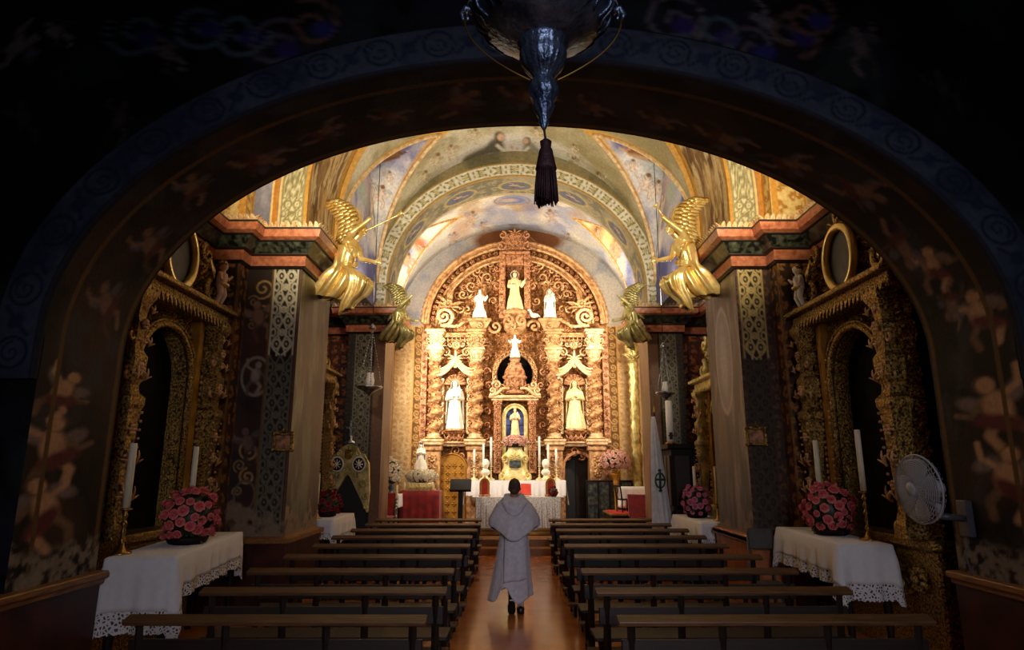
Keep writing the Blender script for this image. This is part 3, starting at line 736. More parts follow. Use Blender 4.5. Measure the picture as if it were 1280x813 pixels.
# ---- vaults
class Vault:
    def __init__(s, cx, a, Y0, Y1, zs, rise, lr, ns=220, nt=110, kx=.38):
        s.kx = kx; s.cx, s.a, s.Y0, s.Y1, s.zs, s.rise, s.lr = cx, a, Y0, Y1, zs, rise, lr
        th = np.linspace(0, PI, ns); Y = np.linspace(Y0, Y1, nt)
        s.TH, s.Y = np.meshgrid(th, Y, indexing='ij')
        s.X = cx - a * np.cos(s.TH)
        s.zb = s.barrel(s.X); s.zl = s.lunx(s.X, s.Y); s.Z = zs + np.maximum(s.zb, s.zl)
        s.cell = s.zl > s.zb
    def barrel(s, X): return s.rise * np.sqrt(np.clip(1 - ((X - s.cx) / s.a) ** 2, 0, 1))
    def lun(s, Y):
        m, h = (s.Y0 + s.Y1) / 2, (s.Y1 - s.Y0) / 2 - .05
        return s.lr * np.clip(1 - np.abs((Y - m) / h) ** 1.3, 0, 1) ** .6
    def lunx(s, X, Y): return s.lun(Y) + np.where(s.lun(Y) > .02, s.kx * (s.a - np.abs(X - s.cx)), 0)
    def hit(s, u, v):
        a, dy, dz = _dir(u, v); y = s.Y0
        while y < s.Y1 + 2:
            t = y / dy; X = a * t; Z = CAM_H + dz * t
            if abs(X - s.cx) < s.a and Z >= s.zs + max(float(s.barrel(X)), float(s.lunx(X, y))): break
            y += .01
        return X, y
    def arcX(s, X): return s.a * 1.05 * np.arccos(np.clip(-(np.asarray(X) - s.cx) / s.a, -1, 1))
    def arcY(s, Y): m, h = (s.Y0 + s.Y1) / 2, (s.Y1 - s.Y0) / 2; return h * 1.25 * np.arcsin(np.clip((np.asarray(Y) - m) / h, -1, 1))
    def rib(s, b, w=.05, mi=1):
        m, h = (s.Y0 + s.Y1) / 2, (s.Y1 - s.Y0) / 2 - .05
        for sx in (-1, 1):
            pts = []
            for i in range(61):
                y = m - h + 2 * h * i / 60; lo, hi = 0.0, s.a
                for _ in range(40):
                    c = (lo + hi) / 2
                    if float(s.barrel(s.cx + c)) > float(s.lunx(s.cx + c, y)): lo = c
                    else: hi = c
                pts.append((s.cx + sx * lo, y, s.zs + float(s.barrel(s.cx + lo)) - .01))
            b.tube(pts, w, 8, mi)
V1 = Vault(CX, 3.12, 10.7, 14.0, 5.9, 3.2, 2.35, 300, 150, .26)
V2 = Vault(CX, 3.5, 15.0, 18.6, 5.75, 3.15, 2.43, 260, 130, .19)

# near bay vault: olive web towards the altar, sky in the side cells
web = Canvas(V1.arcX(V1.X), V1.Y, (176, 166, 130)); web.noise((150, 138, 98), .9, .4, .62, 3).noise((206, 198, 172), .8, .5, .7, 7, .9).noise((128, 116, 78), 1.6, .56, .7, 9, .6)
def wp(u, v): X, Y = V1.hit(u, v); return float(V1.arcX(X)), Y
x, y = wp(640, 200)
web.mix(np.clip((.95 - np.hypot((web.U - x) / 2.4, (web.V - (y - .55)) / .85)) / .3, 0, 1), (206, 200, 186))
for (u, v, r, sd) in ((640, 185, .42, 1), (600, 196, .3, 2), (690, 190, .3, 3), (640, 205, .3, 4)):
    a, c = wp(u, v); web.cloud(a, c, r, (200, 200, 198), 8, sd)
def wsaint(cvs, fp, u, v, h, c1, c2, rot, fl, amt=1): a, c = fp(u, v); cvs.saint(a, c, h, c1, c2, rot, flip=fl, amt=amt)
pf = PixFig(web, wp, 640, 192)
for (u, v, r, c) in ((600, 196, 16, (176, 172, 160)), (640, 196, 22, (214, 210, 204)), (662, 198, 16, (184, 186, 190)), (690, 200, 14, (190, 184, 170))): pf.E(u, v, r, c, .9, .5)
pf.done()
for (u, v, h, c1, c2_, fl) in ((612, 186, 60, (98, 92, 78), (216, 208, 190), 1), (668, 188, 46, (150, 142, 120), (220, 214, 200), -1)):
    pf = PixFig(web, wp, u, v); pf.saint(u, v, h, c1, c2_, fl); pf.done()
for (u, v, h, fl) in ((592, 170, 20, 1), (672, 168, 22, -1), (545, 202, 24, 1), (566, 190, 20, -1), (720, 206, 24, -1), (715, 188, 18, 1), (750, 225, 22, -1), (530, 222, 20, 1)):
    pf = PixFig(web, wp, u, v); pf.putto(u, v, h, fl, .3 * fl, (206, 190, 160), (172, 160, 124), (128, 112, 78)); pf.done()
skyU, skyV = V1.arcY(V1.Y), np.abs(V1.X - CX)
sky = Canvas(skyU, skyV * 1.0 + np.where(V1.X > CX, 7, 0), (208, 204, 208)); sky.noise((150, 152, 180), 1.1, .46, .62, 3).noise((232, 226, 214), 1.3, .5, .66, 7).noise((120, 120, 130), 1.4, .6, .7, 11, .6)
def cp(u, v): X, Y = V1.hit(u, v); return float(V1.arcY(Y)), abs(X - CX) + (7 if X > CX else 0)
for (u, v, r, c, sd) in ((455, 215, .34, (150, 148, 156), 1), (505, 185, .3, (236, 232, 228), 2), (790, 180, .3, (230, 228, 224), 3), (850, 210, .34, (170, 180, 176), 4), (820, 230, .3, (226, 224, 220), 6)):
    a, d = cp(u, v); sky.cloud(a, d, r, c, 8, sd)
for u0, sd in ((478, 1), (812, -1)):
    pf = PixFig(sky, cp, u0, 210)
    for (u, v, r, c) in ((458, 205, 20, (150, 152, 166)), (450, 222, 16, (120, 122, 132)), (500, 180, 22, (88, 92, 150)), (462, 250, 18, (224, 220, 214)), (480, 235, 20, (226, 220, 214)), (800, 195, 20, (232, 228, 222)), (838, 205, 22, (150, 172, 168)), (846, 225, 14, (120, 150, 130)), (815, 240, 18, (214, 208, 204)), (775, 178, 10, (110, 112, 160))):
        if abs(u - u0) < 80: pf.E(u, v, r, c, .9, .6)
    if sd > 0: pf.saint(466, 204, 44, (100, 108, 136), (160, 156, 168), 1); pf.saint(490, 190, 40, (140, 96, 58), (112, 76, 50), 1)
    else: pf.saint(795, 186, 44, (156, 102, 64), (206, 168, 128), -1); pf.saint(828, 196, 42, (116, 148, 144), (130, 84, 50), -1)
    for (u, v, h, fl) in ((460, 236, 26, 1), (476, 244, 28, -1), (486, 222, 18, 1), (790, 208, 22, 1), (808, 230, 30, -1), (822, 236, 24, 1)):
        if abs(u - u0) < 80: pf.putto(u, v, h, fl, .2, (230, 206, 184), (206, 198, 190), (120, 100, 92))
    pf.done()
col = np.where(V1.cell[..., None], sky.c, web.c)
e = np.abs(V1.zl - V1.zb)
col = col * (1 - np.clip(1.4 - e / .09, 0, 1)[..., None]) + lin((212, 164, 70)) * np.clip(1.4 - e / .09, 0, 1)[..., None]
b = MB(); b.grid(np.stack([V1.X, V1.Y, V1.Z], -1), 0, True, col); V1.rib(b, .045)
for sx in (-1, 1):   # lunette walls over the cornice
    y = np.linspace(10.7, 14, 110); t = np.linspace(0, 1, 90)
    Yl, T = np.meshgrid(y, t, indexing='ij'); Z = 5.3 + (V1.zs + V1.lun(Yl) - 5.3) * T
    cv = Canvas(Yl, Z, (196, 194, 204)); cv.noise((110, 112, 160), 1.0, .46, .6, 5 + sx).noise((228, 222, 214), 1.2, .5, .66, 8).noise((128, 126, 130), 1.3, .58, .7, 12, .8)
    cv.mix(np.clip((6.5 - Z) / .5, 0, 1) * .8, (74, 78, 136)); cv.cloud(12.4, 7.4, .5, (190, 186, 190), 10, 4); cv.putto(13.1, 7.3, .75, .4 * sx, (224, 196, 170), (190, 180, 176)); cv.putto(12.3, 6.7, .6, -.6, (214, 186, 160), (180, 170, 170))
    cv.ring(13.0, 6.0, 9, .01, (0, 0, 0), 0)
    b.grid(np.stack([np.full(Yl.shape, CX + sx * 3.12), Yl, Z], -1), 0, True, cv.c, flip=sx < 0)
structure(b.build('ceiling', ['fresco', 'gilt_pale']))

# chancel vault
w2 = Canvas(V2.arcX(V2.X), V2.Y, (202, 196, 186)); w2.noise((170, 172, 186), 1.2, .46, .62, 3).noise((226, 218, 202), 1.4, .5, .66, 8).noise((180, 150, 110), 1.2, .62, .72, 14, .7)
def vp(u, v): X, Y = V2.hit(u, v); return float(V2.arcX(X)), Y
a, c = vp(640, 250); w2.ring(a, c, .5, .05, (150, 130, 90), 1, .3); w2.ell(a, c, .42, .25, (120, 130, 176), 0, .2); w2.ell(a - .1, c, .25, .12, (190, 170, 150), 0, .3)
pf = PixFig(w2, vp, 640, 268)
for (u, v, h, fl) in ((588, 266, 20, 1), (690, 264, 20, -1), (560, 282, 18, 1), (604, 280, 16, -1), (712, 284, 18, 1)): pf.putto(u, v, h, fl, .5 * fl, (206, 176, 150), (150, 156, 180), (130, 110, 100))
for (u, v, r, c) in ((575, 275, 12, (196, 150, 110)), (664, 262, 10, (120, 130, 176)), (615, 262, 9, (130, 138, 176)), (700, 275, 12, (150, 156, 186))): pf.E(u, v, r, c, .6, .6)
pf.done()
c2 = Canvas(V2.arcY(V2.Y), np.abs(V2.X - CX) + np.where(V2.X > CX, 7, 0), (234, 216, 164)); c2.noise((236, 232, 224), 1.0, .45, .6, 4).noise((150, 160, 200), 1.0, .56, .68, 9, .9).noise((226, 178, 96), .9, .56, .7, 13, .7)
def c2p(u, v): X, Y = V2.hit(u, v); return float(V2.arcY(Y)), abs(X - CX) + (7 if X > CX else 0)
for u0 in (520, 762):
    pf = PixFig(c2, c2p, u0, 322)
    for (u, v, r, c) in ((524, 302, 9, (190, 110, 70)), (500, 340, 12, (170, 176, 206)), (510, 350, 10, (250, 246, 238)), (742, 298, 10, (176, 112, 70)), (782, 352, 12, (110, 124, 190)), (770, 340, 10, (244, 240, 232))):
        if abs(u - u0) < 60: pf.E(u, v, r, c, .9, .5)
    for (u, v, h, fl) in ((530, 312, 20, 1), (508, 332, 26, -1), (745, 300, 18, 1), (768, 326, 28, -1)):
        if abs(u - u0) < 60: pf.putto(u, v, h, fl, .2, (222, 176, 136), (206, 180, 150), (140, 100, 70))
    pf.done()
col = np.where(V2.cell[..., None], c2.c, w2.c); e = np.abs(V2.zl - V2.zb); k = np.clip(1.4 - e / .05, 0, 1)[..., None]
col = col * (1 - k) + lin((206, 164, 84)) * k
b = MB(); b.grid(np.stack([V2.X, V2.Y, V2.Z], -1), 0, True, col); V2.rib(b, .025)
structure(b.build('ceiling.001', ['fresco', 'gilt_pale']))
# near bay barrel vault behind the entrance arch
b = MB(); th = np.linspace(0, PI, 50); y = np.linspace(6.0, 9.2, 6); T, Yl = np.meshgrid(th, y, indexing='ij')
b.grid(np.stack([CX - 4.4 * np.cos(T), Yl, 5.9 + 3.6 * np.sin(T)], -1), 0, True, np.ones(T.shape + (3,)) * lin((190, 180, 160)))
structure(b.build('ceiling.002', 'fresco'))

# ---- chancel arch: white rosette border, olive soffit with ovals
CA, CZ, CR = 2.88, 5.85, 2.62
q0 = tarch(240, 0, CX, CA, CZ, CR, 5.3); s_ = arclen(q0); rs = np.concatenate([np.linspace(0, .36, 34), [.5, .8, 1.2, 1.9]])
G = np.stack([tarch(240, r, CX, CA, CZ, CR, 5.3) for r in rs], 1); U, V = np.meshgrid(s_, rs, indexing='ij')
cv = Canvas(U, V, (146, 134, 98)); cv.noise((110, 104, 76), 2, .4, .6)
cv.rect(-1, 99, .03, .31, (236, 230, 208)); a = .15
while a < s_[-1]:
    cv.ring(a, .17, .07, .014, (150, 140, 84)); cv.ell(a, .17, .045, .045, (176, 164, 104), 0, .15); cv.ell(a, .17, .03, .03, (214, 196, 130), 0, .3)
    for k in range(4): cv.ell(a + .1 * math.cos(PI / 4 + k * PI / 2), .17 + .1 * math.sin(PI / 4 + k * PI / 2), .022, .035, (130, 122, 70), k, .2)
    cv.line([(a + .16, .06), (a + .2, .17), (a + .16, .28)], .018, (140, 130, 80)); a += .36
cv.rect(-1, 99, -.01, .035, (186, 146, 70)); cv.rect(-1, 99, .305, .345, (176, 140, 66))
b = MB(); b.grid(np.stack([G[..., 0], np.full(G.shape[:2], 13.96), G[..., 1]], -1), 0, True, cv.c, flip=True)
ys = np.linspace(13.96, 15.0, 44); U, V = np.meshgrid(s_, ys, indexing='ij')
cv = Canvas(U, V, (158, 150, 124)); cv.noise((124, 120, 100), 2, .4, .6); scrollpaint(cv, .3, (170, 160, 126), 4, .5, .7)
for k in range(7):
    a = s_[-1] * (k + .5) / 7; cv.ring(a, 14.5, .4, .05, (190, 170, 110), 1, .26); cv.ell(a, 14.5, .36, .22, (110, 112, 124), 0, .1); cv.putto(a, 14.48, .4, 1.57, (190, 170, 150), (90, 80, 90), .9)
cv.rect(-1, 99, 13.96, 14.02, (180, 146, 80)); cv.rect(-1, 99, 14.92, 15, (196, 176, 130))
b.grid(np.stack([np.repeat(q0[:, 0:1], 44, 1), V, np.repeat(q0[:, 1:2], 44, 1)], -1), 0, True, cv.c)
G = G[:, ::4]; b.grid(np.stack([G[..., 0], np.full(G.shape[:2], 15.0), G[..., 1]], -1), 0, True, np.ones(G.shape)[..., :1] * lin((190, 176, 146)))
structure(b.build('trim_11', 'fresco'))

# ---- altar wall with painted borders either side of the retable
x = np.linspace(-3.45, 3.65, 240); z = np.linspace(0, 9.0, 280); U, V = np.meshgrid(x, z, indexing='ij')
cv = Canvas(U, V, (226, 198, 148)); scrollpaint(cv, .17, (196, 150, 92), 4, .48, .9); cv.noise((206, 170, 116), 4, .5, .65, 7, .6)
cv.mix(np.clip((V - 5.9) / .1, 0, 1), (190, 186, 186)); cvu = Canvas(U, V, (0, 0, 0)); cvu.c = cv.c
up = np.clip((V - 5.9) / .1, 0, 1)
cvu.mix(up * np.clip((fbm(U * 1.2, V * 1.2, 5, 3) - .45) / .15, 0, 1), (206, 200, 190)).mix(up * np.clip((fbm(U * 1.4, V * 1.4, 5, 9) - .54) / .14, 0, 1) * .6, (140, 148, 168))
for sx in (-1, 1):
    cvu.rect(CX + sx * 2.82 - .14, CX + sx * 2.82 + .14, .3, 5.9, (120, 84, 44)); 
    z0 = .5
    while z0 < 5.8: cvu.spiral(CX + sx * 2.82, z0, .1, .022, (222, 176, 106), 1.3, z0 * 9, sx); z0 += .22
    for d in (-.15, .15): cvu.rect(CX + sx * 2.82 + d - .025, CX + sx * 2.82 + d + .025, .3, 5.9, (226, 180, 110))
cvu.ell(.2, 8.55, 1.35, .42, (132, 84, 52), 0, .12)
for k in range(9): cvu.line([(.2 + (k - 4) * .05, 8.8), (.2 + (k - 4) * .24, 8.1)], .02, (190, 140, 96))
b = MB(); b.grid(np.stack([U, np.full(U.shape, 18.6), V], -1), 0, True, cvu.c, flip=True)
structure(b.build('wall_back', 'fresco'))
# ================================================================ PEWS
def make_pew(L):
    root = thing('pew', 'x', 'pew')
    h = L / 2
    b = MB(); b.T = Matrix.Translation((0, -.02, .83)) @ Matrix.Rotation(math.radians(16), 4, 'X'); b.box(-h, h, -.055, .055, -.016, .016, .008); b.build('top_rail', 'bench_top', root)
    b = MB(); b.box(-h + .03, h - .03, -.01, .02, .56, .70, .006); b.build('back_rail', 'bench', root)
    b = MB(); b.box(-h, h, .03, .40, .415, .445, .008); b.build('seat', 'bench', root)
    for x in (-h + .1, -h / 3, h / 3, h - .1):
        b = MB(); b.tube([(x, -.005, .0), (x, .02, .42), (x, -.015, .83)], [.03, .034, .028], 4, 0, False); b.build('rear_post', 'bench', root)
    for x in (-h + .1, 0, h - .1):
        b = MB(); b.lathe([(.032, 0), (.032, .05), (.024, .07), (.03, .12), (.036, .2), (.026, .28), (.034, .34), (.034, .42)], (x, .35, 0), 10); b.build('front_leg', 'bench', root)
        b = MB(); b.box(x - .022, x + .022, -.30, .36, .05, .1, .006); b.build('stretcher', 'bench', root)
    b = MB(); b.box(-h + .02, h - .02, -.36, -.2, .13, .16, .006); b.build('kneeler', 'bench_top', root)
    for x in (-h + .1, 0, h - .1):
        b = MB(); b.box(x - .02, x + .02, -.33, -.23, .0, .132, .005); b.build('kneeler_foot', 'bench', root)
    return root
pl = make_pew(2.14); KID[pl.name] = kids(pl)
pr = make_pew(2.24); KID[pr.name] = kids(pr)
ORD = ['nearest the viewer', 'second from the viewer', 'third from the viewer', 'fourth from the viewer', 'fifth from the viewer', 'sixth from the viewer', 'seventh from the viewer', 'second from the altar', 'closest to the altar']
for sd, proto, X0 in ((-1, pl, -1.655), (1, pr, 1.845)):
    side = 'left' if sd < 0 else 'right'
    for i in range(9):
        y = 4.95 + 1.08 * i
        x = X0 + (.02 * math.sin(i * 2.3 + sd))
        lab = 'dark wooden pew on the %s of the aisle, row %s' % (side, ORD[i])
        rz = .012 * math.sin(i * 1.7) + (-.008 if sd < 0 else .012)
        if i == 0: o = proto; o.location = (x, y, 0); o.rotation_euler = (0, 0, rz)
        else: o = copy_tree(proto, (x, y, 0), rz)
        o['label'] = lab; o['group'] = 'wooden pews either side of the aisle'

# ================================================================ PRIEST
def priest():
    px, py = .03, 9.2
    root = thing('person', 'priest seen from behind in a white hooded habit, walking up the aisle', 'person', (px, py, 0))
    b = MB()
    # body: torso, neck, head, arms, legs as overlapping limbs fused to one surface
    b.tube([(px, py + .0, .84), (px, py, 1.0), (px, py - .01, 1.2), (px, py - .01, 1.36), (px, py + .0, 1.43)], [.145, .14, .155, .16, .08], 16, flat=.72)
    b.tube([(px, py + .0, 1.38), (px + .0, py + .02, 1.52)], [.062, .058], 12)
    b.ell((px + .005, py + .035, 1.605), (.076, .096, .115), 18, 14)
    b.ell((px + .005, py + .075, 1.55), (.058, .055, .06), 12, 10)              # jaw
    b.ell((px + .005, py + .135, 1.585), (.013, .022, .024), 8, 6)               # nose
    b.ell((px + .005, py + .122, 1.625), (.05, .02, .014), 8, 6)                 # brow
    b.ell((px + .005, py + .123, 1.545), (.024, .014, .009), 8, 6)               # lips
    for s in (-1, 1):
        b.ell((px + .005 + s * .079, py + .025, 1.59), (.012, .022, .034), 8, 8) # ears
        sh = Vector((px + s * .19, py, 1.38)); el = Vector((px + s * .27, py + .02, 1.1)); wr = Vector((px + s * .07, py + .27, 1.13))
        b.tube([sh, (sh + el) / 2, el], [.06, .052, .043], 10); b.tube([el, (el + wr) / 2, wr], [.043, .038, .027], 10)
        pc = Vector((px + s * .03, py + .33, 1.15)); b.tube([wr, pc], [.027, .036], 10, flat=.6)
        for k in range(4):
            q = pc + Vector((-s * .0, .01 + .0, .033 - .02 * k))
            b.tube([q, q + Vector((-s * .045, .03, .004)), q + Vector((-s * .07, .005, 0))], [.0105, .0095, .008], 8)
        b.tube([pc + Vector((0, -.01, .03)), pc + Vector((-s * .02, .01, .06)), pc + Vector((-s * .035, .03, .075))], [.012, .011, .009], 8)
    # standing right leg, trailing left leg with heel lifted
    b.tube([(px + .085, py, .88), (px + .09, py + .04, .5), (px + .085, py - .0, .1)], [.085, .058, .038], 12)
    b.tube([(px - .085, py, .88), (px - .07, py + .07, .5), (px - .03, py - .17, .2)], [.085, .058, .038], 12)
    body = b.build('body', 'skin', root); remesh(body, .009, 4)
    # eyes
    b = MB()
    for s in (-1, 1): b.ell((px + .005 + s * .03, py + .122, 1.605), (.011, .008, .007), 8, 6)
    b.build('eye', 'black', root)
    # close cropped hair
    b = MB(); b.ell((px + .005, py + .022, 1.625), (.084, .1, .106), 22, 16, mod=lambda t, p: 1 + .012 * math.sin(9 * t + 7 * p))
    b.ell((px + .005, py - .03, 1.57), (.062, .05, .06), 14, 10)
    b.build('hair', 'hair', root)
    # tunic
    def ring(z, cx, cy, rx, ry, n, amp, ph=0, seg=72, hem=None):
        out = []
        for j in range(seg):
            t = 2 * PI * j / seg
            k = 1 + amp * (math.sin(n * t + ph) * .6 + .4 * math.sin((n + 4) * t + 1.3 + ph))
            zz = z + (hem(t) if hem else 0)
            out.append((px + cx + rx * k * math.cos(t), py + cy + ry * k * math.sin(t), zz))
        return out
    hem = lambda t: .05 * max(0, math.cos(t)) - .02 * max(0, -math.cos(t)) + .10 * max(0, math.sin(t + .2)) + .19 * math.exp(-((t - 1.41 * PI) / .33) ** 2) - .05 * math.exp(-((t - 1.62 * PI) / .3) ** 2)
    R = [ring(1.34, 0, 0, .17, .12, 5, 0), ring(1.2, 0, 0, .19, .15, 5, .01), ring(1.0, 0, .0, .185, .155, 6, .02), ring(.8, -.01, 0, .205, .18, 6, .035, .4), ring(.55, -.025, .0, .235, .21, 6, .05, .7), ring(.36, -.035, .0, .258, .235, 6, .06, .9), ring(.17, -.05, .0, .285, .25, 6, .07, 1.0, hem=hem)]
    def dense(R, m=4):
        R = [np.array(r) for r in R]; out = []
        for i in range(len(R) - 1):
            p0, p1, p2, p3 = R[max(i - 1, 0)], R[i], R[i + 1], R[min(i + 2, len(R) - 1)]
            for k in range(m):
                t = k / m
                out.append(.5 * (2 * p1 + (p2 - p0) * t + (2 * p0 - 5 * p1 + 4 * p2 - p3) * t * t + (3 * p1 - p0 - 3 * p2 + p3) * t ** 3))
        out.append(R[-1]); return out
    b = MB(); b.loft(dense(R), False, False)
    o = b.build('tunic', 'habit', root); sm = o.modifiers.new('t', 'SOLIDIFY'); sm.thickness = .008
    # scapular: the panel hanging down the back
    def panel(y0, w0, w1, ztop, zbot, dx, back=True):
        n, m = 26, 30; P = np.zeros((n, m, 3))
        for i in range(n):
            t = i / (n - 1); z = ztop + (zbot - ztop) * t; w = w0 + (w1 - w0) * t
            for j in range(m):
                u = j / (m - 1) * 2 - 1
                yy = y0(t) + .03 * u * u + .014 * math.sin(u * 5 + t * 3) * t
                P[i, j] = (px + dx * t + u * w, py + yy, z - .03 * t * (1 - u * .8))
        return P
    b = MB(); b.grid(panel(lambda t: -.17 - .10 * min(1, t * 1.4), .12, .155, 1.3, .46, .012), flip=False)
    o = b.build('scapular', 'habit', root); sm = o.modifiers.new('t', 'SOLIDIFY'); sm.thickness = .008
    b = MB(); b.grid(panel(lambda t: .19 + .08 * t, .12, .14, 1.28, .42, 0), flip=True)
    o = b.build('scapular', 'habit', root); sm = o.modifiers.new('t', 'SOLIDIFY'); sm.thickness = .008
    # elbow length cape with pointed back
    seg = 96; rows = []
    for i in range(22):
        t = i / 21; row = []
        for j in range(seg):
            a = 2 * PI * j / seg; bx, by = math.cos(a), math.sin(a)
            back = max(0, -by)
            L = .34 + .20 * back ** 4 - .05 * max(0, by) + .03 * abs(bx)
            e = min(1, t * 1.25) ** .55
            rx = .085 + (.335 - .085) * e * (1 - .12 * back ** 3); ry = .085 + (.20 - .085) * e + .11 * back ** 2 * t ** 2
            fold = 1 + .03 * t * math.sin(7 * a + 1) + .02 * t * math.sin(13 * a)
            row.append((px + rx * bx * fold, py + .0 + ry * by * fold, 1.475 - L * (t ** 1.15) - .055 * math.sin(PI * t) * 0))
        rows.append(row)
    b = MB(); b.loft(rows, False, False)
    o = b.build('cape', 'habit', root); sm = o.modifiers.new('t', 'SOLIDIFY'); sm.thickness = .009
    # wide sleeves
    for s in (-1, 1):
        b = MB(); b.tube([(px + s * .27, py + .02, 1.12), (px + s * .2, py + .13, 1.11), (px + s * .115, py + .22, 1.12)], [.075, .085, .08], 16, cap=False)
        o = b.build('sleeve', 'habit', root); sm = o.modifiers.new('t', 'SOLIDIFY'); sm.thickness = .006
    # hood lying folded round the neck
    b = MB()
    for k, (rr, zz, yy, th) in enumerate([(.11, 1.495, .0, .034), (.135, 1.46, -.045, .038), (.15, 1.425, -.075, .034), (.13, 1.385, -.1, .03)]):
        pts = []
        for j in range(41):
            a = -PI * .0 + 2 * PI * j / 40; back = max(0, -math.sin(a))
            pts.append((px + rr * math.cos(a), py + yy + rr * .82 * math.sin(a) + .01, zz - (.05 + .022 * k) * back ** 2 + (0.0 if k == 0 else -.01)))
        b.tube(pts, th, 10, cap=False)
    b.ell((px, py - .15, 1.37), (.1, .05, .08), 16, 10)
    o = b.build('hood', 'habit', root); remesh(o, .012, 5)
    # shoes and sock
    def shoe(name, T):
        b = MB(); b.T = T
        prof = [(-.14, .034, .05), (-.12, .043, .08), (-.06, .043, .082), (0, .046, .068), (.06, .054, .055), (.11, .05, .045), (.155, .025, .03)]
        rings = []
        for y, w, h in prof: rings.append([(w * math.cos(2 * PI * j / 14), y, .022 + max(-.022, h * .8 * math.sin(2 * PI * j / 14))) for j in range(14)])
        b.loft(rings); sh = b.build(name, 'shoe', root)
        b = MB(); b.T = T
        b.loft([[(x * 1.06, y, z) for x, y in outline] for z in (-.004, .012) for outline in [[(.044 * math.cos(t) * (1.12 if math.sin(t) > 0 else .92), .152 * math.sin(t)) for t in [2 * PI * j / 24 for j in range(24)]]]], smooth=False)
        b.build('sole', 'black', sh)
    shoe('shoe', Matrix.Translation((px + .085, py + .02, .006)))
    shoe('shoe', Matrix.Translation((px - .035, py - .17, .115)) @ Matrix.Rotation(math.radians(-62), 4, 'X'))
    b = MB(); b.tube([(px - .04, py - .13, .3), (px - .032, py - .165, .2), (px - .033, py - .2, .17)], [.047, .043, .04], 12); b.build('sock', 'sock', root)
    b = MB(); b.tube([(px + .085, py + .0, .32), (px + .085, py - .005, .16), (px + .085, py - .01, .07)], [.05, .045, .042], 12); b.build('sock', 'sock', root)
priest()

# ================================================================ SIDE TABLES WITH CLOTHS AND FLOWERS
def side_table(name, loc, rz, L, D, H, lab, clab, skirts, group):
    """local x along the wall (towards the altar), y towards the nave (0 .. -D), skirts = (aisle, near end, far end)"""
    t = thing(name, lab, 'table', loc, group, rz)
    def w(b, n, m, par=t): return b.build(n, m, par, world=False)
    b = MB(); b.box(-L / 2, L / 2, -D / 2, D / 2, H - .04, H - .008, .006); w(b, 'tabletop', 'darkwood')
    b = MB(); b.box(-L / 2 + .06, L / 2 - .06, -D / 2 + .05, D / 2 - .05, H - .15, H - .04, .004); w(b, 'apron', 'darkwood')
    for x in (-L / 2 + .08, L / 2 - .08):
        for y in (-D / 2 + .08, D / 2 - .08):
            b = MB(); b.lathe([(.035, 0), (.04, .08), (.028, .12), (.042, .4), (.03, H - .26), (.042, H - .2), (.042, H - .05)], (x, y, 0), 10); w(b, 'leg', 'darkwood')
    c = thing(name.replace('table', 'tablecloth'), clab, 'tablecloth', loc, 'white cloths on the side tables', rz)
    # cloth: walk round the rectangle with rounded corners, skirts hang with folds
    def outline(r, e):
        pts = []
        corners = [(-L / 2, -D / 2), (L / 2, -D / 2), (L / 2, D / 2), (-L / 2, D / 2)]
        n = 40
        for k in range(4):
            a, bb = corners[k], corners[(k + 1) % 4]
            for i in range(n): pts.append((a[0] + (bb[0] - a[0]) * i / n, a[1] + (bb[1] - a[1]) * i / n, k, i / n))
        return pts
    base = outline(0, 0); aisle, near, far = skirts
    def drop(k, f):
        vals = [aisle, far, .05, near]
        a = vals[k]; prv, nxt = vals[k - 1], vals[(k + 1) % 4]
        e = .06
        d = a
        if f < e: d = max(a, prv) * .0 + a + (max(a, prv) * 1.12 - a) * (1 - f / e)
        if f > 1 - e: d = a + (max(a, nxt) * 1.12 - a) * ((f - 1 + e) / e)
        return d
    rows = []; N = len(base); nr = 14
    for i in range(nr + 1):
        tt = i / nr; row = []
        for (x, y, k, f) in base:
            d = drop(k, f)
            nx, ny = [(0, -1), (1, 0), (0, 1), (-1, 0)][k]
            cornr = min(f, 1 - f)
            bulge = .02 + (.05 * math.exp(-cornr * 22)) * tt
            s = f * [L, D, L, D][k]
            fold = (.012 + .018 * tt) * math.sin(s * 17 + k * 2 + 1.2 * math.sin(s * 5)) * tt + .012 * tt * math.sin(s * 41)
            o_ = bulge * min(1, tt * 4) + fold
            cx_, cy_ = (math.copysign(1, x) * .6 if cornr < .08 else 0), (math.copysign(1, y) * .6 if cornr < .08 else 0)
            row.append((x + nx * o_ + cx_ * .02 * tt, y + ny * o_ + cy_ * .02 * tt, H + .002 - d * tt))
        rows.append(row)
    n_l = max(2, int(nr * .72))
    b = MB()
    def lip(r): return [(x, y, z) for x, y, z in r]
    top = [(x * .985, y * .97, H + .012) for x, y, z in rows[0]]
    mid = [(x * .5, y * .5, H + .012 + .002 * math.sin(x * 9)) for x, y, z in rows[0]]
    b.loft([mid, top] + rows[:n_l + 1], True, False)
    o = w(b, 'cloth', 'cloth', c); sm = o.modifiers.new('t', 'SOLIDIFY'); sm.thickness = .004
    b = MB()
    # scalloped lace border
    lr = [list(r) for r in rows[n_l:]]
    lr[-1] = [(x, y, z - .016 * abs(math.sin(i * .9))) for i, (x, y, z) in enumerate(lr[-1])]
    b.loft(lr, False, False); w(b, 'lace_border', 'lace_holes', c)
    return t, c, H
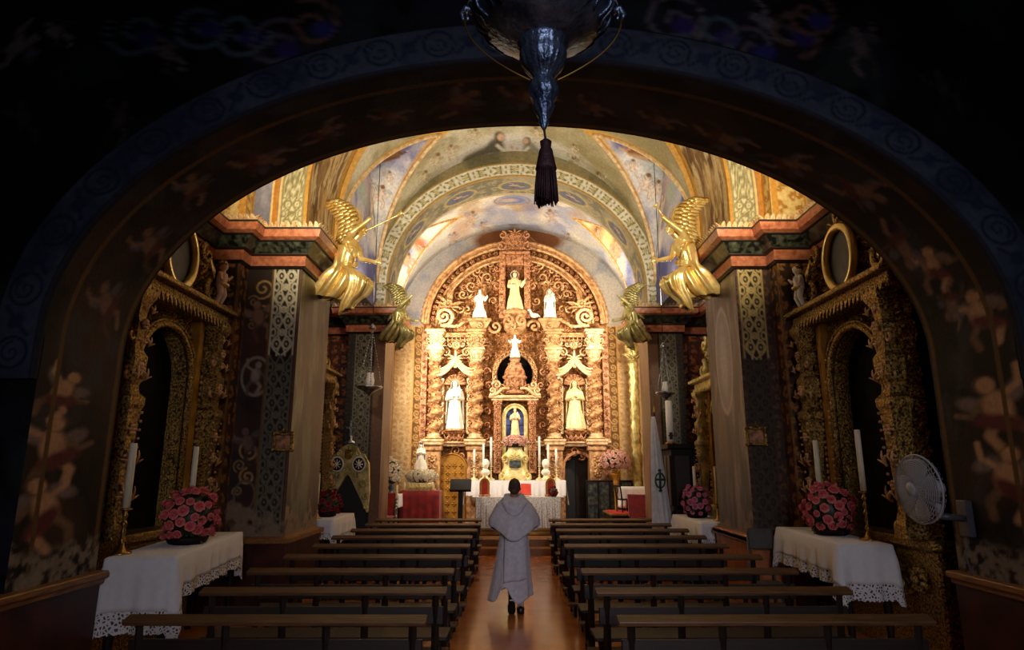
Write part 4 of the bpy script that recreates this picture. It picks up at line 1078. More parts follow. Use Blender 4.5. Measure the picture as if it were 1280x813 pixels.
# lace with real holes
m, nt, p = new_mat('open lace'); M['lace_holes'] = m
tc = nt.nodes.new('ShaderNodeTexCoord'); vo = nt.nodes.new('ShaderNodeTexVoronoi'); vo.inputs['Scale'].default_value = 34; vo.feature = 'DISTANCE_TO_EDGE'
nt.links.new(tc.outputs['Object'], vo.inputs['Vector'])
mr = nt.nodes.new('ShaderNodeMapRange'); mr.inputs[1].default_value = .16; mr.inputs[2].default_value = .22; mr.inputs[3].default_value = 1; mr.inputs[4].default_value = .12
nt.links.new(vo.outputs['Distance'], mr.inputs[0]); nt.links.new(mr.outputs[0], p.inputs['Alpha'])
p.inputs['Base Color'].default_value = L4(226, 222, 220); p.inputs['Roughness'].default_value = .9

def rose_mesh(name, m):
    """carnation-like head of overlapping ruffled petals"""
    b = MB(); rg = random.Random(len(m))
    b.ell((0, 0, .004), (.022, .022, .02), 10, 6)
    for ring, (n, tilt, L, w) in enumerate(((6, 1.25, .042, .030), (6, .85, .038, .026), (5, .45, .034, .020), (3, .15, .03, .014))):
        for k in range(n):
            a = 2 * PI * k / n + ring * .5; P = np.zeros((5, 5, 3))
            for i in range(5):
                u = i / 4; t = tilt * (.45 + .75 * u); rr = .006 + L * u * math.sin(t); zz = -.006 + L * u * math.cos(t) + .006 * ring
                for q in range(5):
                    v = q / 2 - 1; sp = w * v * (.45 + .75 * math.sin(PI * min(1, u * .62 + .1)))
                    ruf = .004 * math.sin(v * 7 + k + ring) * u; x, y = rr - .006 * v * v * u, sp
                    P[i, q] = (x * math.cos(a) - y * math.sin(a), x * math.sin(a) + y * math.cos(a), zz + ruf + .007 * v * v)
            b.grid(P)
    o = b.build(name, m); me = o.data; bpy.data.objects.remove(o); return me
ROSE = {k: rose_mesh('rose', k) for k in ('rose', 'rose_pink', 'rose_pale', 'rose_red', 'white_fl')}
def bouquet(name, loc, R, n, kind, lab, group, bowl='basket', leafm='leaf', sq=(1, 1, 1), seed=1, fsize=1.0, vase_h=.0, full=False, rname='rose'):
    rg = random.Random(seed)
    t = thing(name, lab, 'flowers', loc, group)
    b = MB()
    if vase_h > 0: b.lathe([(.05, 0), (.075, .02), (.03, .06), (.06, vase_h * .5), (.075, vase_h * .75), (.045, vase_h * .9), (.07, vase_h)], (0, 0, 0), 20); b.build('vase', bowl, t, False)
    else: b.lathe([(R * .45, 0), (R * .62, .02), (R * .7, .07), (R * .66, .085), (R * .3, .06)], (0, 0, 0), 24); b.build('bowl', 'darkwood', t, False)
    c = Vector((0, 0, vase_h + R * sq[2] * .82 + (.03 if vase_h == 0 else 0)))
    b = MB()
    b.ell(c, (R * .72 * sq[0], R * .72 * sq[1], R * .72 * sq[2]), 16, 12, mod=lambda a, p: 1 + .12 * math.sin(6 * a + 4 * p))
    for i in range(int(90 * (1 if R > .2 else .6))):
        z = rg.uniform(-.75, 1); a = rg.uniform(0, 2 * PI); q = math.sqrt(1 - min(1, z * z))
        d = Vector((q * math.cos(a) * sq[0], q * math.sin(a) * sq[1], z * sq[2]))
        l = R * rg.uniform(.8, 1.16); w = R * .075; sd = d.cross(Vector((0, 0, 1)) + Vector((rg.uniform(-.5, .5), 0, 0))).normalized() * w
        p0, p1, p2 = c + d * R * .6, c + d * l * .9 , c + d * l + Vector((0, 0, -.02))
        b.add([p0, p1 + sd, p2, p1 - sd], [(0, 1, 2, 3), (3, 2, 1, 0)])
    b.build('foliage', leafm, t, False)
    k = 0; tries = 0; P = []
    while k < n and tries < 6000:
        tries += 1
        z = rg.uniform(-.62, 1); a = rg.uniform(0, 2 * PI); q = math.sqrt(1 - min(1, z * z))
        d = Vector((q * math.cos(a), q * math.sin(a), z))
        if any((d - e).length < 2.6 / math.sqrt(n) for e in P): continue
        P.append(d); k += 1
        o = bpy.data.objects.new(rname, ROSE[kind if rg.random() > .0 else 'rose']); COL.objects.link(o); o.parent = t
        rr = R * rg.uniform(.84, 1.02)
        o.location = c + Vector((d.x * sq[0], d.y * sq[1], d.z * sq[2])) * rr
        o.rotation_euler = Vector((d.x, d.y, d.z)).to_track_quat('Z', 'Y').to_euler()
        s = fsize * rg.uniform(.8, 1.2); o.scale = (s, s, s)
    return t

def candlestick(loc, hs, hc, rc, stick, wax, lab, clab, group, cgroup, style='turned', name='candlestick', tilt=0):
    t = thing(name, lab, 'candlestick', loc, group)
    b = MB()
    if style == 'wide': b.lathe([(.10, 0), (.11, .01), (.105, .03), (.06, .05), (.03, .08), (.022, .1)], (0, 0, 0), 20)
    else: b.lathe([(.09, 0), (.095, .015), (.07, .03), (.04, .05), (.025, .08), (.02, .1)], (0, 0, 0), 20)
    b.build('base', stick, t, False)
    b = MB(); pr = [(.016, .09)]
    n = max(2, int(hs / .09))
    for i in range(n):
        z = .1 + (hs - .13) * i / n; d = (hs - .13) / n
        pr += [(.014, z), (.026 if i % 2 else .034, z + d * .35), (.024, z + d * .6), (.014, z + d * .85)]
    pr.append((.018, hs - .02)); b.lathe(pr, (0, 0, 0), 14); b.build('stem', stick, t, False)
    b = MB(); b.lathe([(.012, hs - .03), (.05, hs - .02), (.056, hs - .008), (rc * .9, hs - .012), (rc * .9, hs - .001)], (0, 0, 0), 18); b.build('drip_pan', stick, t, False)
    c = thing('candle', clab, 'candle', (loc[0], loc[1], loc[2] + hs), cgroup)
    b = MB(); b.lathe([(rc, 0), (rc, hc * .5), (rc * .97, hc - .01), (rc * .8, hc), (rc * .3, hc - .006)], (0, 0, 0), 18); b.build('wax', wax, c, False)
    b = MB(); b.tube([(0, 0, hc - .01), (.002, 0, hc + .02)], .003, 6); b.build('wick', 'black', c, False)
    return t, c

# near left
HL = 1.08
side_table('side_table', (-3.5, 7.28, 0), math.radians(98), 2.3, .6, HL, 'dark wooden table under a white cloth against the near left wall', 'white lace edged cloth on the table by the near left wall', (.36, .62, .5), 'side altar tables')
bouquet('flower_bowl', (-3.42, 7.15, HL + .012), .30, 58, 'rose', 'round bowl of coral roses on the near left table', 'rose arrangements on the side tables', seed=3, sq=(.92, .92, 1.0), fsize=1.0)
candlestick((-3.64, 6.34, HL + .012), .42, .6, .034, 'brass', 'wax', 'dark brass candlestick at the near end of the near left table', 'tall cream candle at the near end of the near left table', 'candlesticks on the side tables', 'side table candles')
candlestick((-3.6, 7.52, HL + .012), .2, .82, .031, 'brass', 'wax', 'brass candlestick behind the roses on the near left table', 'cream candle rising behind the roses on the near left table', 'candlesticks on the side tables', 'side table candles')
# near right
HR = 1.1
side_table('side_table', (3.68, 7.92, 0), math.radians(266), 1.94, .54, HR, 'dark wooden table under a white cloth against the near right wall', 'white lace edged cloth on the table by the near right wall', (.4, .44, .52), 'side altar tables')
bouquet('flower_bowl', (3.7, 7.85, HR + .012), .30, 58, 'rose', 'round bowl of pink red roses on the near right table', 'rose arrangements on the side tables', seed=9, sq=(.92, .92, 1.0), fsize=1.0)
candlestick((3.84, 7.3, HR + .012), .52, .66, .031, 'brass', 'wax', 'tall brass candlestick in front of the roses on the near right table', 'tall cream candle nearest the viewer on the near right table', 'candlesticks on the side tables', 'side table candles')
candlestick((3.8, 8.25, HR + .012), .3, .8, .031, 'brass', 'wax', 'brass candlestick at the far end of the near right table', 'cream candle at the far end of the near right table', 'candlesticks on the side tables', 'side table candles')
# far left, far right
side_table('side_table', (-3.3, 12.15, 0), math.radians(90), 1.5, .55, 1.0, 'small cloth covered table beyond the left pier', 'white cloth on the table beyond the left pier', (.4, .3, .3), 'side altar tables')
bouquet('flower_bowl', (-3.28, 11.95, 1.012), .24, 36, 'rose_red', 'bowl of red roses on the table beyond the left pier', 'rose arrangements on the side tables', seed=12)
side_table('side_table', (3.36, 11.9, 0), math.radians(270), 1.9, .6, .98, 'cloth covered table below the gilded altar beyond the right pier', 'white lace edged cloth on the table beyond the right pier', (.36, .4, .34), 'side altar tables')
bouquet('flower_bowl', (3.3, 12.0, .992), .27, 44, 'rose_pink', 'tall mound of pink roses on the table beyond the right pier', 'rose arrangements on the side tables', seed=15, sq=(.95, .95, 1.1))
candlestick((3.46, 11.3, .99), .28, .62, .028, 'brass', 'wax', 'brass candlestick right of the pink roses beyond the right pier', 'cream candle right of the pink roses beyond the right pier', 'candlesticks on the side tables', 'side table candles')
candlestick((3.45, 12.6, .99), .28, .62, .028, 'brass', 'wax', 'brass candlestick behind the pink roses beyond the right pier', 'cream candle behind the pink roses beyond the right pier', 'candlesticks on the side tables', 'side table candles')
candlestick((-3.35, 11.55, 1.01), .25, .5, .026, 'brass', 'wax', 'brass candlestick beside the red roses beyond the left pier', 'cream candle beside the red roses beyond the left pier', 'candlesticks on the side tables', 'side table candles')

# ================================================================ WALL FAN
def fan():
    loc = Vector(at(1151, 611, 5.72)); wall = CX + .035 + AX
    t = thing('wall_fan', 'pale grey wall fan on the edge of the entrance arch, right', 'fan', loc)
    d = Vector((-.985, -.08, -.03)).normalized(); q = d.to_track_quat('Z', 'Y').to_matrix().to_4x4()
    T = Matrix.Translation(loc) @ q
    R = .285
    b = MB(); b.T = T
    for k in range(18):   # guard rings, front dome
        r = R * (k + 1) / 18; z = .075 * math.sqrt(max(0, 1 - (r / R) ** 2)) + .02
        b.tube([(r * math.cos(2 * PI * j / 48), r * math.sin(2 * PI * j / 48), z) for j in range(49)], .0026 if k < 17 else .009, 5, cap=False)
    for k in range(36):
        a = 2 * PI * k / 36; b.tube([(r * math.cos(a), r * math.sin(a), .075 * math.sqrt(max(0, 1 - (r / R) ** 2)) + .02) for r in (.06, .12, .18, .24, R)], .002, 4)
    b.build('front_grille', 'plastic', t)
    b = MB(); b.T = T
    for k in range(36):
        a = 2 * PI * k / 36; b.tube([(r * math.cos(a), r * math.sin(a), -.075 * math.sqrt(max(0, 1 - (r / R) ** 2)) + .0) for r in (.05, .12, .18, .24, R)], .002, 4)
    b.build('rear_grille', 'plastic', t)
    b = MB(); b.T = T; b.lathe([(.01, .105), (.055, .1), (.062, .09), (.06, .08)], (0, 0, 0), 24); b.build('centre_badge', 'plastic', t)
    b = MB(); b.T = T
    for k in range(4):
        P = np.zeros((10, 8, 3))
        for i in range(10):
            r = .04 + .215 * i / 9
            for j in range(8):
                a = k * PI / 2 + (j / 7 - .5) * 1.25 * (.75 + .25 * math.sin(PI * i / 9)); P[i, j] = (r * math.cos(a), r * math.sin(a), .02 + (j / 7 - .5) * .045)
        b.grid(P)
    o = b.build('blades', 'plastic', t); o.modifiers.new('t', 'SOLIDIFY').thickness = .003
    b = MB(); b.T = T; b.lathe([(.02, -.19), (.055, -.185), (.07, -.15), (.075, -.09), (.06, -.06)], (0, 0, 0), 24); b.build('motor_housing', 'plastic', t)
    e = loc - d * .13
    b = MB(); b.tube([e, e + Vector((0, 0, -.1)), (e.x + .03, e.y + .03, e.z - .24)], [.03, .03, .028], 12); b.build('neck', 'plastic', t)
    b = MB(); b.tube([(e.x + .02, e.y + .02, e.z - .23), (wall - .05, e.y + .04, e.z - .25)], .028, 12); b.box(wall - .06, wall + .0, e.y - .03, e.y + .11, e.z - .4, e.z - .1, .012); b.build('wall_bracket', 'plastic_d', t)
    pts = [(wall - .03, e.y + .04, e.z - .4)] + [(wall - .05 - .02 * math.sin(i * .8), e.y + .05 - .004 * i, e.z - .42 - .07 * i) for i in range(8)]
    b = MB(); b.tube(pts, .006, 6); b.build('power_cord', 'plastic_d', t)
fan()

# ================================================================ HANGING LAMP IN THE FOREGROUND
def sanctuary_lamp():
    Y = 3.0
    tip = at(680, 160, Y); x0 = tip[0]; k = 1 / 237.0   # metres per pixel there
    zt = tip[2]
    def Z(v): return at(680, v, Y)[2]
    t = thing('sanctuary_lamp', 'large blue black bronze hanging lamp over the entrance arch', 'lamp', (x0, Y, zt))
    fl = lambda n, a: (lambda th, z: 1 + a * math.sin(n * th))
    z0 = Z(100)
    b = MB(); b.lathe([(.06, Z(58)), (.12, Z(55)), (.2, Z(48)), (.29, Z(36)), (.35, Z(22)), (.372, Z(6)), (.36, Z(-6)), (.385, Z(-10)), (.37, Z(-18)), (.3, Z(-24)), (.28, Z(-26))], (x0, Y, 0), 64, mod=lambda th, z: 1 + .012 * math.sin(18 * th + 60 * z)); b.build('bowl', 'bronze', t)
    b = MB()   # repousse leaf swags round the bowl
    for i in range(14):
        a = 2 * PI * i / 14
        for s in (-1, 1):
            pts = []
            for j in range(9):
                u = j / 8; v = 2 + 34 * u; r = np.interp(v, [6, 22, 36], [.372, .35, .29]) + .006
                an = a + s * (.17 * math.sin(u * 2.4)); pts.append((x0 + r * math.cos(an), Y + r * math.sin(an), Z(v)))
            b.tube(pts, [.012, .013, .013, .012, .011, .010, .009, .008, .006], 6)
    b.build('leaf_ornament', 'bronze', t)
    b = MB(); b.lathe([(.115, Z(50)), (.13, Z(53)), (.134, Z(57)), (.124, Z(60)), (.116, Z(64)), (.122, Z(70)), (.118, Z(76)), (.1, Z(84)), (.07, Z(92)), (.05, Z(97)), (.045, Z(100))], (x0, Y, 0), 60, mod=lambda th, z: 1 + .035 * math.sin(20 * th) * (1 if z < Z(60) else .4)); b.build('collar', 'bronze', t)
    b = MB(); b.lathe([(.04, Z(96)), (.055, Z(100)), (.074, Z(108)), (.078, Z(115)), (.066, Z(122)), (.048, Z(128)), (.056, Z(133)), (.04, Z(141)), (.024, Z(148)), (.028, Z(152)), (.012, Z(160)), (.004, Z(163))], (x0, Y, 0), 40, mod=lambda th, z: 1 + .06 * math.sin(10 * th + 40 * z)); b.build('finial', 'bronze', t)
    for s in (-1, 1):   # scroll arms and bracket hoops
        b = MB()
        b.tube([(x0 + s * .37, Y, Z(14)), (x0 + s * .41, Y, Z(10)), (x0 + s * .43, Y, Z(18)), (x0 + s * .415, Y, Z(28)), (x0 + s * .39, Y, Z(24)), (x0 + s * .4, Y, Z(20))], [.02, .018, .015, .012, .010, .008], 8)
        b.build('scroll_arm', 'bronze', t)
        b = MB(); b.tube([(x0 + s * (.41 - .34 * math.sin(u * PI / 2) ** 2), Y - .03, Z(28 + 76 * math.sin(u * PI / 2))) for u in [j / 12 for j in range(13)]], .005, 6); b.build('hoop', 'brass', t)
    for i in range(3):
        a = PI + 2 * PI * i / 3 if i else PI
        a = [PI, 0, PI / 2][i]
        b = MB(); p0 = Vector((x0 + .40 * math.cos(a), Y + .40 * math.sin(a), Z(18))); p1 = Vector((x0, Y, Z(18) + 1.9))
        n = 46
        for j in range(n):
            c = p0.lerp(p1, (j + .5) / n); d = (p1 - p0).normalized(); sd = d.cross(Vector((0, 1, 0)) if j % 2 else Vector((1, 0, .2))).normalized()
            L = (p1 - p0).length / n * .66
            b.tube([c + d * L * math.cos(q) + sd * .011 * math.sin(q) for q in [2 * PI * m / 10 for m in range(11)]], .0042, 5, cap=False)
        b.build('chain', 'silver', t)
    b = MB(); b.lathe([(.02, Z(18) + 1.86), (.09, Z(18) + 1.9), (.02, Z(18) + 1.98)], (x0, Y, 0), 20); b.tube([(x0, Y, Z(18) + 1.95), (x0, Y, 6.6)], .008, 6); b.build('canopy', 'bronze', t)
    # tassel hanging from the finial
    g = thing('tassel', 'dark maroon silk tassel hanging below the bronze lamp', 'tassel', (x0 + .006, Y, Z(255)))
    xx = x0 + .008
    b = MB(); b.tube([(xx - .008, Y, Z(160)), (xx, Y, Z(176))], .006, 8); b.build('cord', 'tassel', g)
    b = MB(); b.lathe([(.014, Z(174)), (.03, Z(177)), (.026, Z(184)), (.034, Z(188)), (.042, Z(198)), (.05, Z(207)), (.054, Z(211)), (.04, Z(214))], (xx, Y, 0), 24, mod=lambda th, z: 1 + .05 * math.sin(12 * th)); b.build('head', 'tassel', g)
    b = MB(); rg = random.Random(2)
    for i in range(150):
        a = rg.uniform(0, 2 * PI); r = math.sqrt(rg.random())
        e = Z(rg.uniform(247, 256)); c, s_ = math.cos(a), math.sin(a)
        b.tube([(xx + .042 * r * c, Y + .042 * r * s_, Z(206)), (xx + .053 * r * c, Y + .053 * r * s_, Z(230)), (xx + .06 * r * c, Y + .06 * r * s_, e)], [.0045, .0045, .003], 4)
    o = b.build('fringe', 'tassel', g)
sanctuary_lamp()
# ================================================================ MAIN ALTARPIECE
RX, RY = .08, 18.1
def rz_(v): return at(643, v, RY)[2]
def rx_(u, v=450): return at(u, v, RY)[0] - RX
def statue(name, loc, h, lab, robe='ivory', veil=None, crown=None, child=False, arms='clasp', group=None, flare=1.0, seed=0, face=0, halo=None, skin=None):
    """robed standing figure facing the nave (-y), built as one body with its attributes as parts"""
    t = thing(name, lab, 'statue', loc, group)
    X, Y, Z = loc; q = lambda x, y, z: (X + x * h, Y + y * h, Z + z * h)
    b = MB(); rows = []
    for z, rx, ry, a in [(0, .17 * flare, .13, .10), (.05, .17 * flare, .13, .10), (.22, .15 * flare, .115, .09), (.4, .128, .1, .06), (.55, .112, .088, .03), (.66, .118, .09, .02), (.75, .13, .085, .01), (.80, .10, .07, 0), (.83, .045, .045, 0), (.86, .04, .04, 0)]:
        rows.append([q(rx * math.cos(p) * (1 + a * math.sin(7 * p + z * 4 + seed) + a * .6 * math.sin(12 * p + seed)), ry * math.sin(p) * (1 + a * math.sin(7 * p + z * 4 + seed)), z) for p in [2 * PI * j / 40 for j in range(40)]])
    b.loft(rows)
    b.ell(q(0, -.008, .915), (.052 * h, .06 * h, .072 * h), 16, 12); b.ell(q(0, -.068, .905), (.009 * h, .014 * h, .018 * h), 8, 6); b.ell(q(0, -.045, .87), (.026 * h, .024 * h, .02 * h), 8, 6)
    for s in (-1, 1):
        sh = q(s * .115, 0, .76)
        if arms == 'clasp': el, wr, ha = q(s * .15, -.03, .6), q(s * .05, -.12, .64), q(s * .012, -.145, .665)
        elif arms == 'open': el, wr, ha = q(s * .19, -.05, .64), q(s * .25, -.12, .7), q(s * .28, -.14, .73)
        else: el, wr, ha = (q(.18, -.02, .62), q(.24, -.1, .72), q(.26, -.12, .76)) if s > 0 else (q(-.14, -.05, .6), q(-.05, -.13, .6), q(-.01, -.15, .61))
        b.tube([sh, el, wr], [.05 * h, .058 * h, .05 * h], 12); b.tube([wr, ha], [.022 * h, .02 * h], 8)
    o = b.build('figure', robe, t); remesh(o, max(.011, h * .011), 2)
    if veil:
        b = MB(); rows = []
        for z, r, o_ in [(1.0, .01, 0), (.985, .045, 0), (.94, .072, .005), (.86, .085, .012), (.76, .14, .02), (.6, .165, .03), (.35, .175, .05), (.12, .19, .06)]:
            rows.append([q(r * math.cos(p) * (1 + .04 * math.sin(9 * p)), o_ + max(-.35, math.sin(p)) * r * .85, z) for p in [-.35 + (PI + .7) * j / 30 for j in range(31)]])
        b.loft(rows, False, False, closed=False); o = b.build('mantle', veil, t); o.modifiers.new('s', 'SOLIDIFY').thickness = .012
    if crown:
        b = MB(); b.lathe([(.055 * h, .965 * h), (.06 * h, .985 * h), (.075 * h, 1.03 * h), (.06 * h, 1.05 * h), (.012 * h, 1.06 * h)], (X, Y, Z), 16, mod=lambda p, z: 1 + .12 * math.sin(8 * p)); b.build('crown', crown, t)
    if halo:
        b = MB(); b.tube([q(.1 * math.cos(p), .06, .93 + .1 * math.sin(p)) for p in [2 * PI * j / 32 for j in range(33)]], .008 * h, 6, cap=False)
        for k in range(16):
            p = 2 * PI * k / 16; b.tube([q(.1 * math.cos(p), .06, .93 + .1 * math.sin(p)), q(.14 * math.cos(p), .06, .93 + .14 * math.sin(p))], [.006 * h, .002 * h], 5)
        b.build('halo', halo, t)
    if child:
        b = MB(); c = q(.09, -.14, .72); b.ell(c, (.045 * h, .045 * h, .07 * h), 12, 10); b.ell((c[0], c[1] - .01 * h, c[2] + .095 * h), (.032 * h, .034 * h, .038 * h), 12, 10)
        for s in (-1, 1): b.tube([(c[0] + s * .03 * h, c[1], c[2] + .04 * h), (c[0] + s * .07 * h, c[1] - .03 * h, c[2] + .06 * h)], [.016 * h, .01 * h], 8); b.tube([(c[0] + s * .02 * h, c[1], c[2] - .04 * h), (c[0] + s * .03 * h, c[1] - .05 * h, c[2] - .09 * h)], [.022 * h, .014 * h], 8)
        o = b.build('child', 'ivory', t); remesh(o, .01, 2)
    b = MB(); b.lathe([(.2 * h, -.04 * h), (.21 * h, -.03 * h), (.18 * h, -.012 * h), (.19 * h, 0)], (X, Y, Z), 24); b.build('base', 'gilt', t)
    return t

def leaf_scroll(b, x, y, z, r, a0=0, sg=1, w=.03, turns=1.25, mi=0, depth=.05):
    """volute with a fat outer end, in the xz plane"""
    pts, rad = [], []
    for i in range(26):
        u = i / 25; a = a0 + sg * u * turns * 2 * PI; rr = r * (1 - .86 * u)
        pts.append((x + rr * math.cos(a), y - depth * (.3 + .7 * math.sin(u * PI * .9)), z + rr * math.sin(a))); rad.append(w * (1.1 - .45 * u))
    b.tube(pts, rad, 7, mi); b.ell(pts[-1], w * 1.0, 8, 6, mi)
def acanthus(b, x, y, z, h, rot=0, mi=0, n=5):
    """fan of curled leaves standing from (x,z)"""
    for k in range(n):
        a = (k - (n - 1) / 2) * .42 + rot; L = h * (1 - .13 * abs(k - (n - 1) / 2)); pts = []; rad = []
        for i in range(8):
            u = i / 7; bend = a + .5 * u * (1 if k > (n - 1) / 2 else -1 if k < (n - 1) / 2 else 0)
            pts.append((x + L * u * math.sin(bend), y - .02 - h * .16 * math.sin(u * 2.6), z + L * u * math.cos(bend))); rad.append(h * .105 * math.sin(PI * (.14 + .76 * u)) + .003)
        b.tube(pts, rad, 6, mi, flat=.5)
def rosette(b, x, y, z, r, n=6, mi=0):
    for k in range(n):
        a = 2 * PI * k / n; b.ell((x + r * .6 * math.cos(a), y - r * .2, z + r * .6 * math.sin(a)), (r * .36, r * .3, r * .36), 8, 6, mi)
    b.ell((x, y - r * .4, z), r * .3, 8, 6, mi)

alt = thing('altarpiece', 'great carved gilded altarpiece with twisted columns filling the end wall', 'altarpiece', (RX, 18.5, .3))
HW, SPZ, RISE = 2.63, 5.86, 2.45
# ---- carved backboard
xs = np.linspace(-HW, HW, 380); zs = np.linspace(.3, SPZ + RISE, 560)
Xg, Zg = np.meshgrid(xs, zs, indexing='ij')
ax = np.abs(Xg)
rel = .6 * scroll_relief(ax, Zg, .34, 3, 2) + .4 * scroll_relief(ax, Zg, .15, 8, 2) + .25 * fbm(ax * 14, Zg * 14, 3, 5) + .22 * scroll_relief(ax, Zg, .085, 14, 2)
rel = rel * np.where((Zg < 2.3) & (ax > .7), .55, 1.0)
D = 18.43 - .22 * rel
# doorways and openings
inside = (Zg <= SPZ) | ((Xg / HW) ** 2 + ((Zg - SPZ) / RISE) ** 2 <= 1.0)
Zc = np.where((Zg > SPZ) & ~inside, SPZ + RISE * np.sqrt(np.clip(1 - (Xg / HW) ** 2, 0, 1)), Zg)
hole = lambda x0, x1, z0, z1: (Xg > x0) & (Xg < x1) & (Zg < z1) & (Zg > z0)
dX = 1.73
door_r = (np.abs(Xg - dX) < .37) & ((Zg < 1.85) | (np.hypot(Xg - dX, Zg - 1.85) < .37))
oval = np.hypot(Xg / .54, (Zg - 4.42) / .6) < 1
nich = (np.abs(Xg) < .26) & (Zg < 3.4) & (Zg > 1.6) | (np.hypot(Xg, Zg - 3.25) < .26)
D = np.where(door_r | oval | nich, 18.55, D)
b = MB(); col = None
P = np.stack([RX + Xg, D, Zc], -1); idx = np.arange(Xg.size).reshape(Xg.shape)
ok = inside[:-1, :-1] | inside[1:, 1:]
q = np.stack([idx[:-1, :-1], idx[1:, :-1], idx[1:, 1:], idx[:-1, 1:]], -1)[ok]
b.add(P.reshape(-1, 3), q.tolist(), 0, False)
back = b

# ---- great arch frame: mouldings, carved band, rosettes
def arc(r0, dz=0, n=72): return [(RX + (HW + r0) * math.cos(PI - PI * i / n), SPZ + dz + (RISE + r0) * math.sin(PI * i / n)) for i in range(n + 1)]
def arcp(r0, y, n=72, dz=0): return [(x, y, z) for x, z in arc(r0, dz, n)]
b = MB()
b.strip(arc(.0), arc(-.16), 18.05, 18.5); b.strip(arc(-.40), arc(-.52), 18.08, 18.5)
for r, w in ((.0, .05), (-.15, .045), (-.40, .04), (-.53, .04)): b.tube(arcp(r, 18.05), w, 8)
for i in range(1, 40):
    a = PI * i / 40; r = -.27; x, z = RX + (HW + r) * math.cos(PI - a), SPZ + (RISE + r) * math.sin(a)
    if abs(x - RX) > .42: rosette(b, x, 18.16, z, .085 if i % 2 else .06, 6, 1)
for i in range(1, 60):
    a = PI * i / 60; x, z = RX + (HW + .06) * math.cos(PI - a), SPZ + (RISE + .06) * math.sin(a)
    if abs(x - RX) > .4: b.ell((x, 18.2, z), (.045, .06, .045), 6, 5, 1)
for s in (-1, 1):
    for i in range(7):
        a = PI * (.06 + .055 * i); x, z = RX + s * (HW - .72) * math.cos(a), SPZ + (RISE - .72) * math.sin(a); leaf_scroll(b, x, 18.25, z, .15, a, s, .028, 1.3, 1, depth=.08)
b.build('arch_frame', ['gilt', 'gilt_red'], alt)

# ---- twisted columns on pedestals
def twisted_column(x, z0, z1, r):
    root_b = MB(); n = 120; rows = []; H = z1 - z0
    for i in range(n + 1):
        u = i / n; ph = u * 5.5 * 2 * PI; row = []
        for j in range(28):
            t = 2 * PI * j / 28; k = 1 + .36 * math.sin(t * 1 - ph) + .07 * math.sin(5 * t + 60 * u) + .05 * math.sin(90 * u + 3 * t)
            row.append((RX + x + r * k * math.cos(t), 17.98 + r * k * math.sin(t), z0 + .14 + (H - .5) * u))
        rows.append(row)
    root_b.loft(rows); c = root_b.build('twisted_column', 'gilt', alt)
    g = MB(); rg = random.Random(int(x * 100))
    for i in range(44):   # vine leaves and grapes winding round the shaft
        u = (i + .5) / 44; t = u * 5.5 * 2 * PI + PI / 2 - PI * .5 + rg.uniform(-.4, .4) + PI
        for dt in (0, 2.1, 4.2):
            px, py, pz = RX + x + r * 1.05 * math.cos(t + dt), 17.98 + r * 1.05 * math.sin(t + dt), z0 + .14 + (H - .5) * u
            if py < 18.02: g.ell((px, py, pz), (.03, .03, .028), 6, 5)
    g.build('vine', 'gilt_red', c)
    g = MB(); g.lathe([(r * 1.5, z0), (r * 1.55, z0 + .04), (r * 1.15, z0 + .07), (r * 1.3, z0 + .1), (r, z0 + .15)], (RX + x, 17.98, 0), 24); g.build('base', 'gilt_pale', c)
    g = MB(); g.lathe([(r * .85, z1 - .38), (r * 1.0, z1 - .35), (r * .9, z1 - .3), (r * 1.2, z1 - .16), (r * 1.5, z1 - .07), (r * 1.3, z1 - .05)], (RX + x, 17.98, 0), 24, mod=lambda t, z: 1 + .1 * math.sin(8 * t)); g.box(RX + x - r * 1.6, RX + x + r * 1.6, 17.98 - r * 1.6, 17.98 + r * 1.6, z1 - .06, z1, .015)
    for k in range(6): a = PI + PI * k / 5; acanthus(g, RX + x + r * 1.0 * math.cos(a), 17.98 + r * .8 * math.sin(a), z1 - .34, .16, 0, 0, 3)
    g.build('capital', 'gilt_pale', c)
CXS = (-2.22, -1.08, 1.08, 2.22)
for x in CXS: twisted_column(x, 2.62, 5.12, .155)
for x in CXS:
    b = MB(); b.box(RX + x - .24, RX + x + .24, 17.75, 18.4, .3, .5, .02); b.box(RX + x - .21, RX + x + .21, 17.79, 18.4, .5, 2.3, .02); b.box(RX + x - .25, RX + x + .25, 17.74, 18.4, 2.3, 2.45, .03)
    for z in (.8, 1.25, 1.7, 2.1): rosette(b, RX + x, 17.79, z, .13, 7)
    for z in (1.02, 1.48, 1.9):
        for s in (-1, 1): leaf_scroll(b, RX + x + s * .09, 17.8, z, .08, PI / 2, s, .018)
    b.build('pedestal', 'gilt', alt)
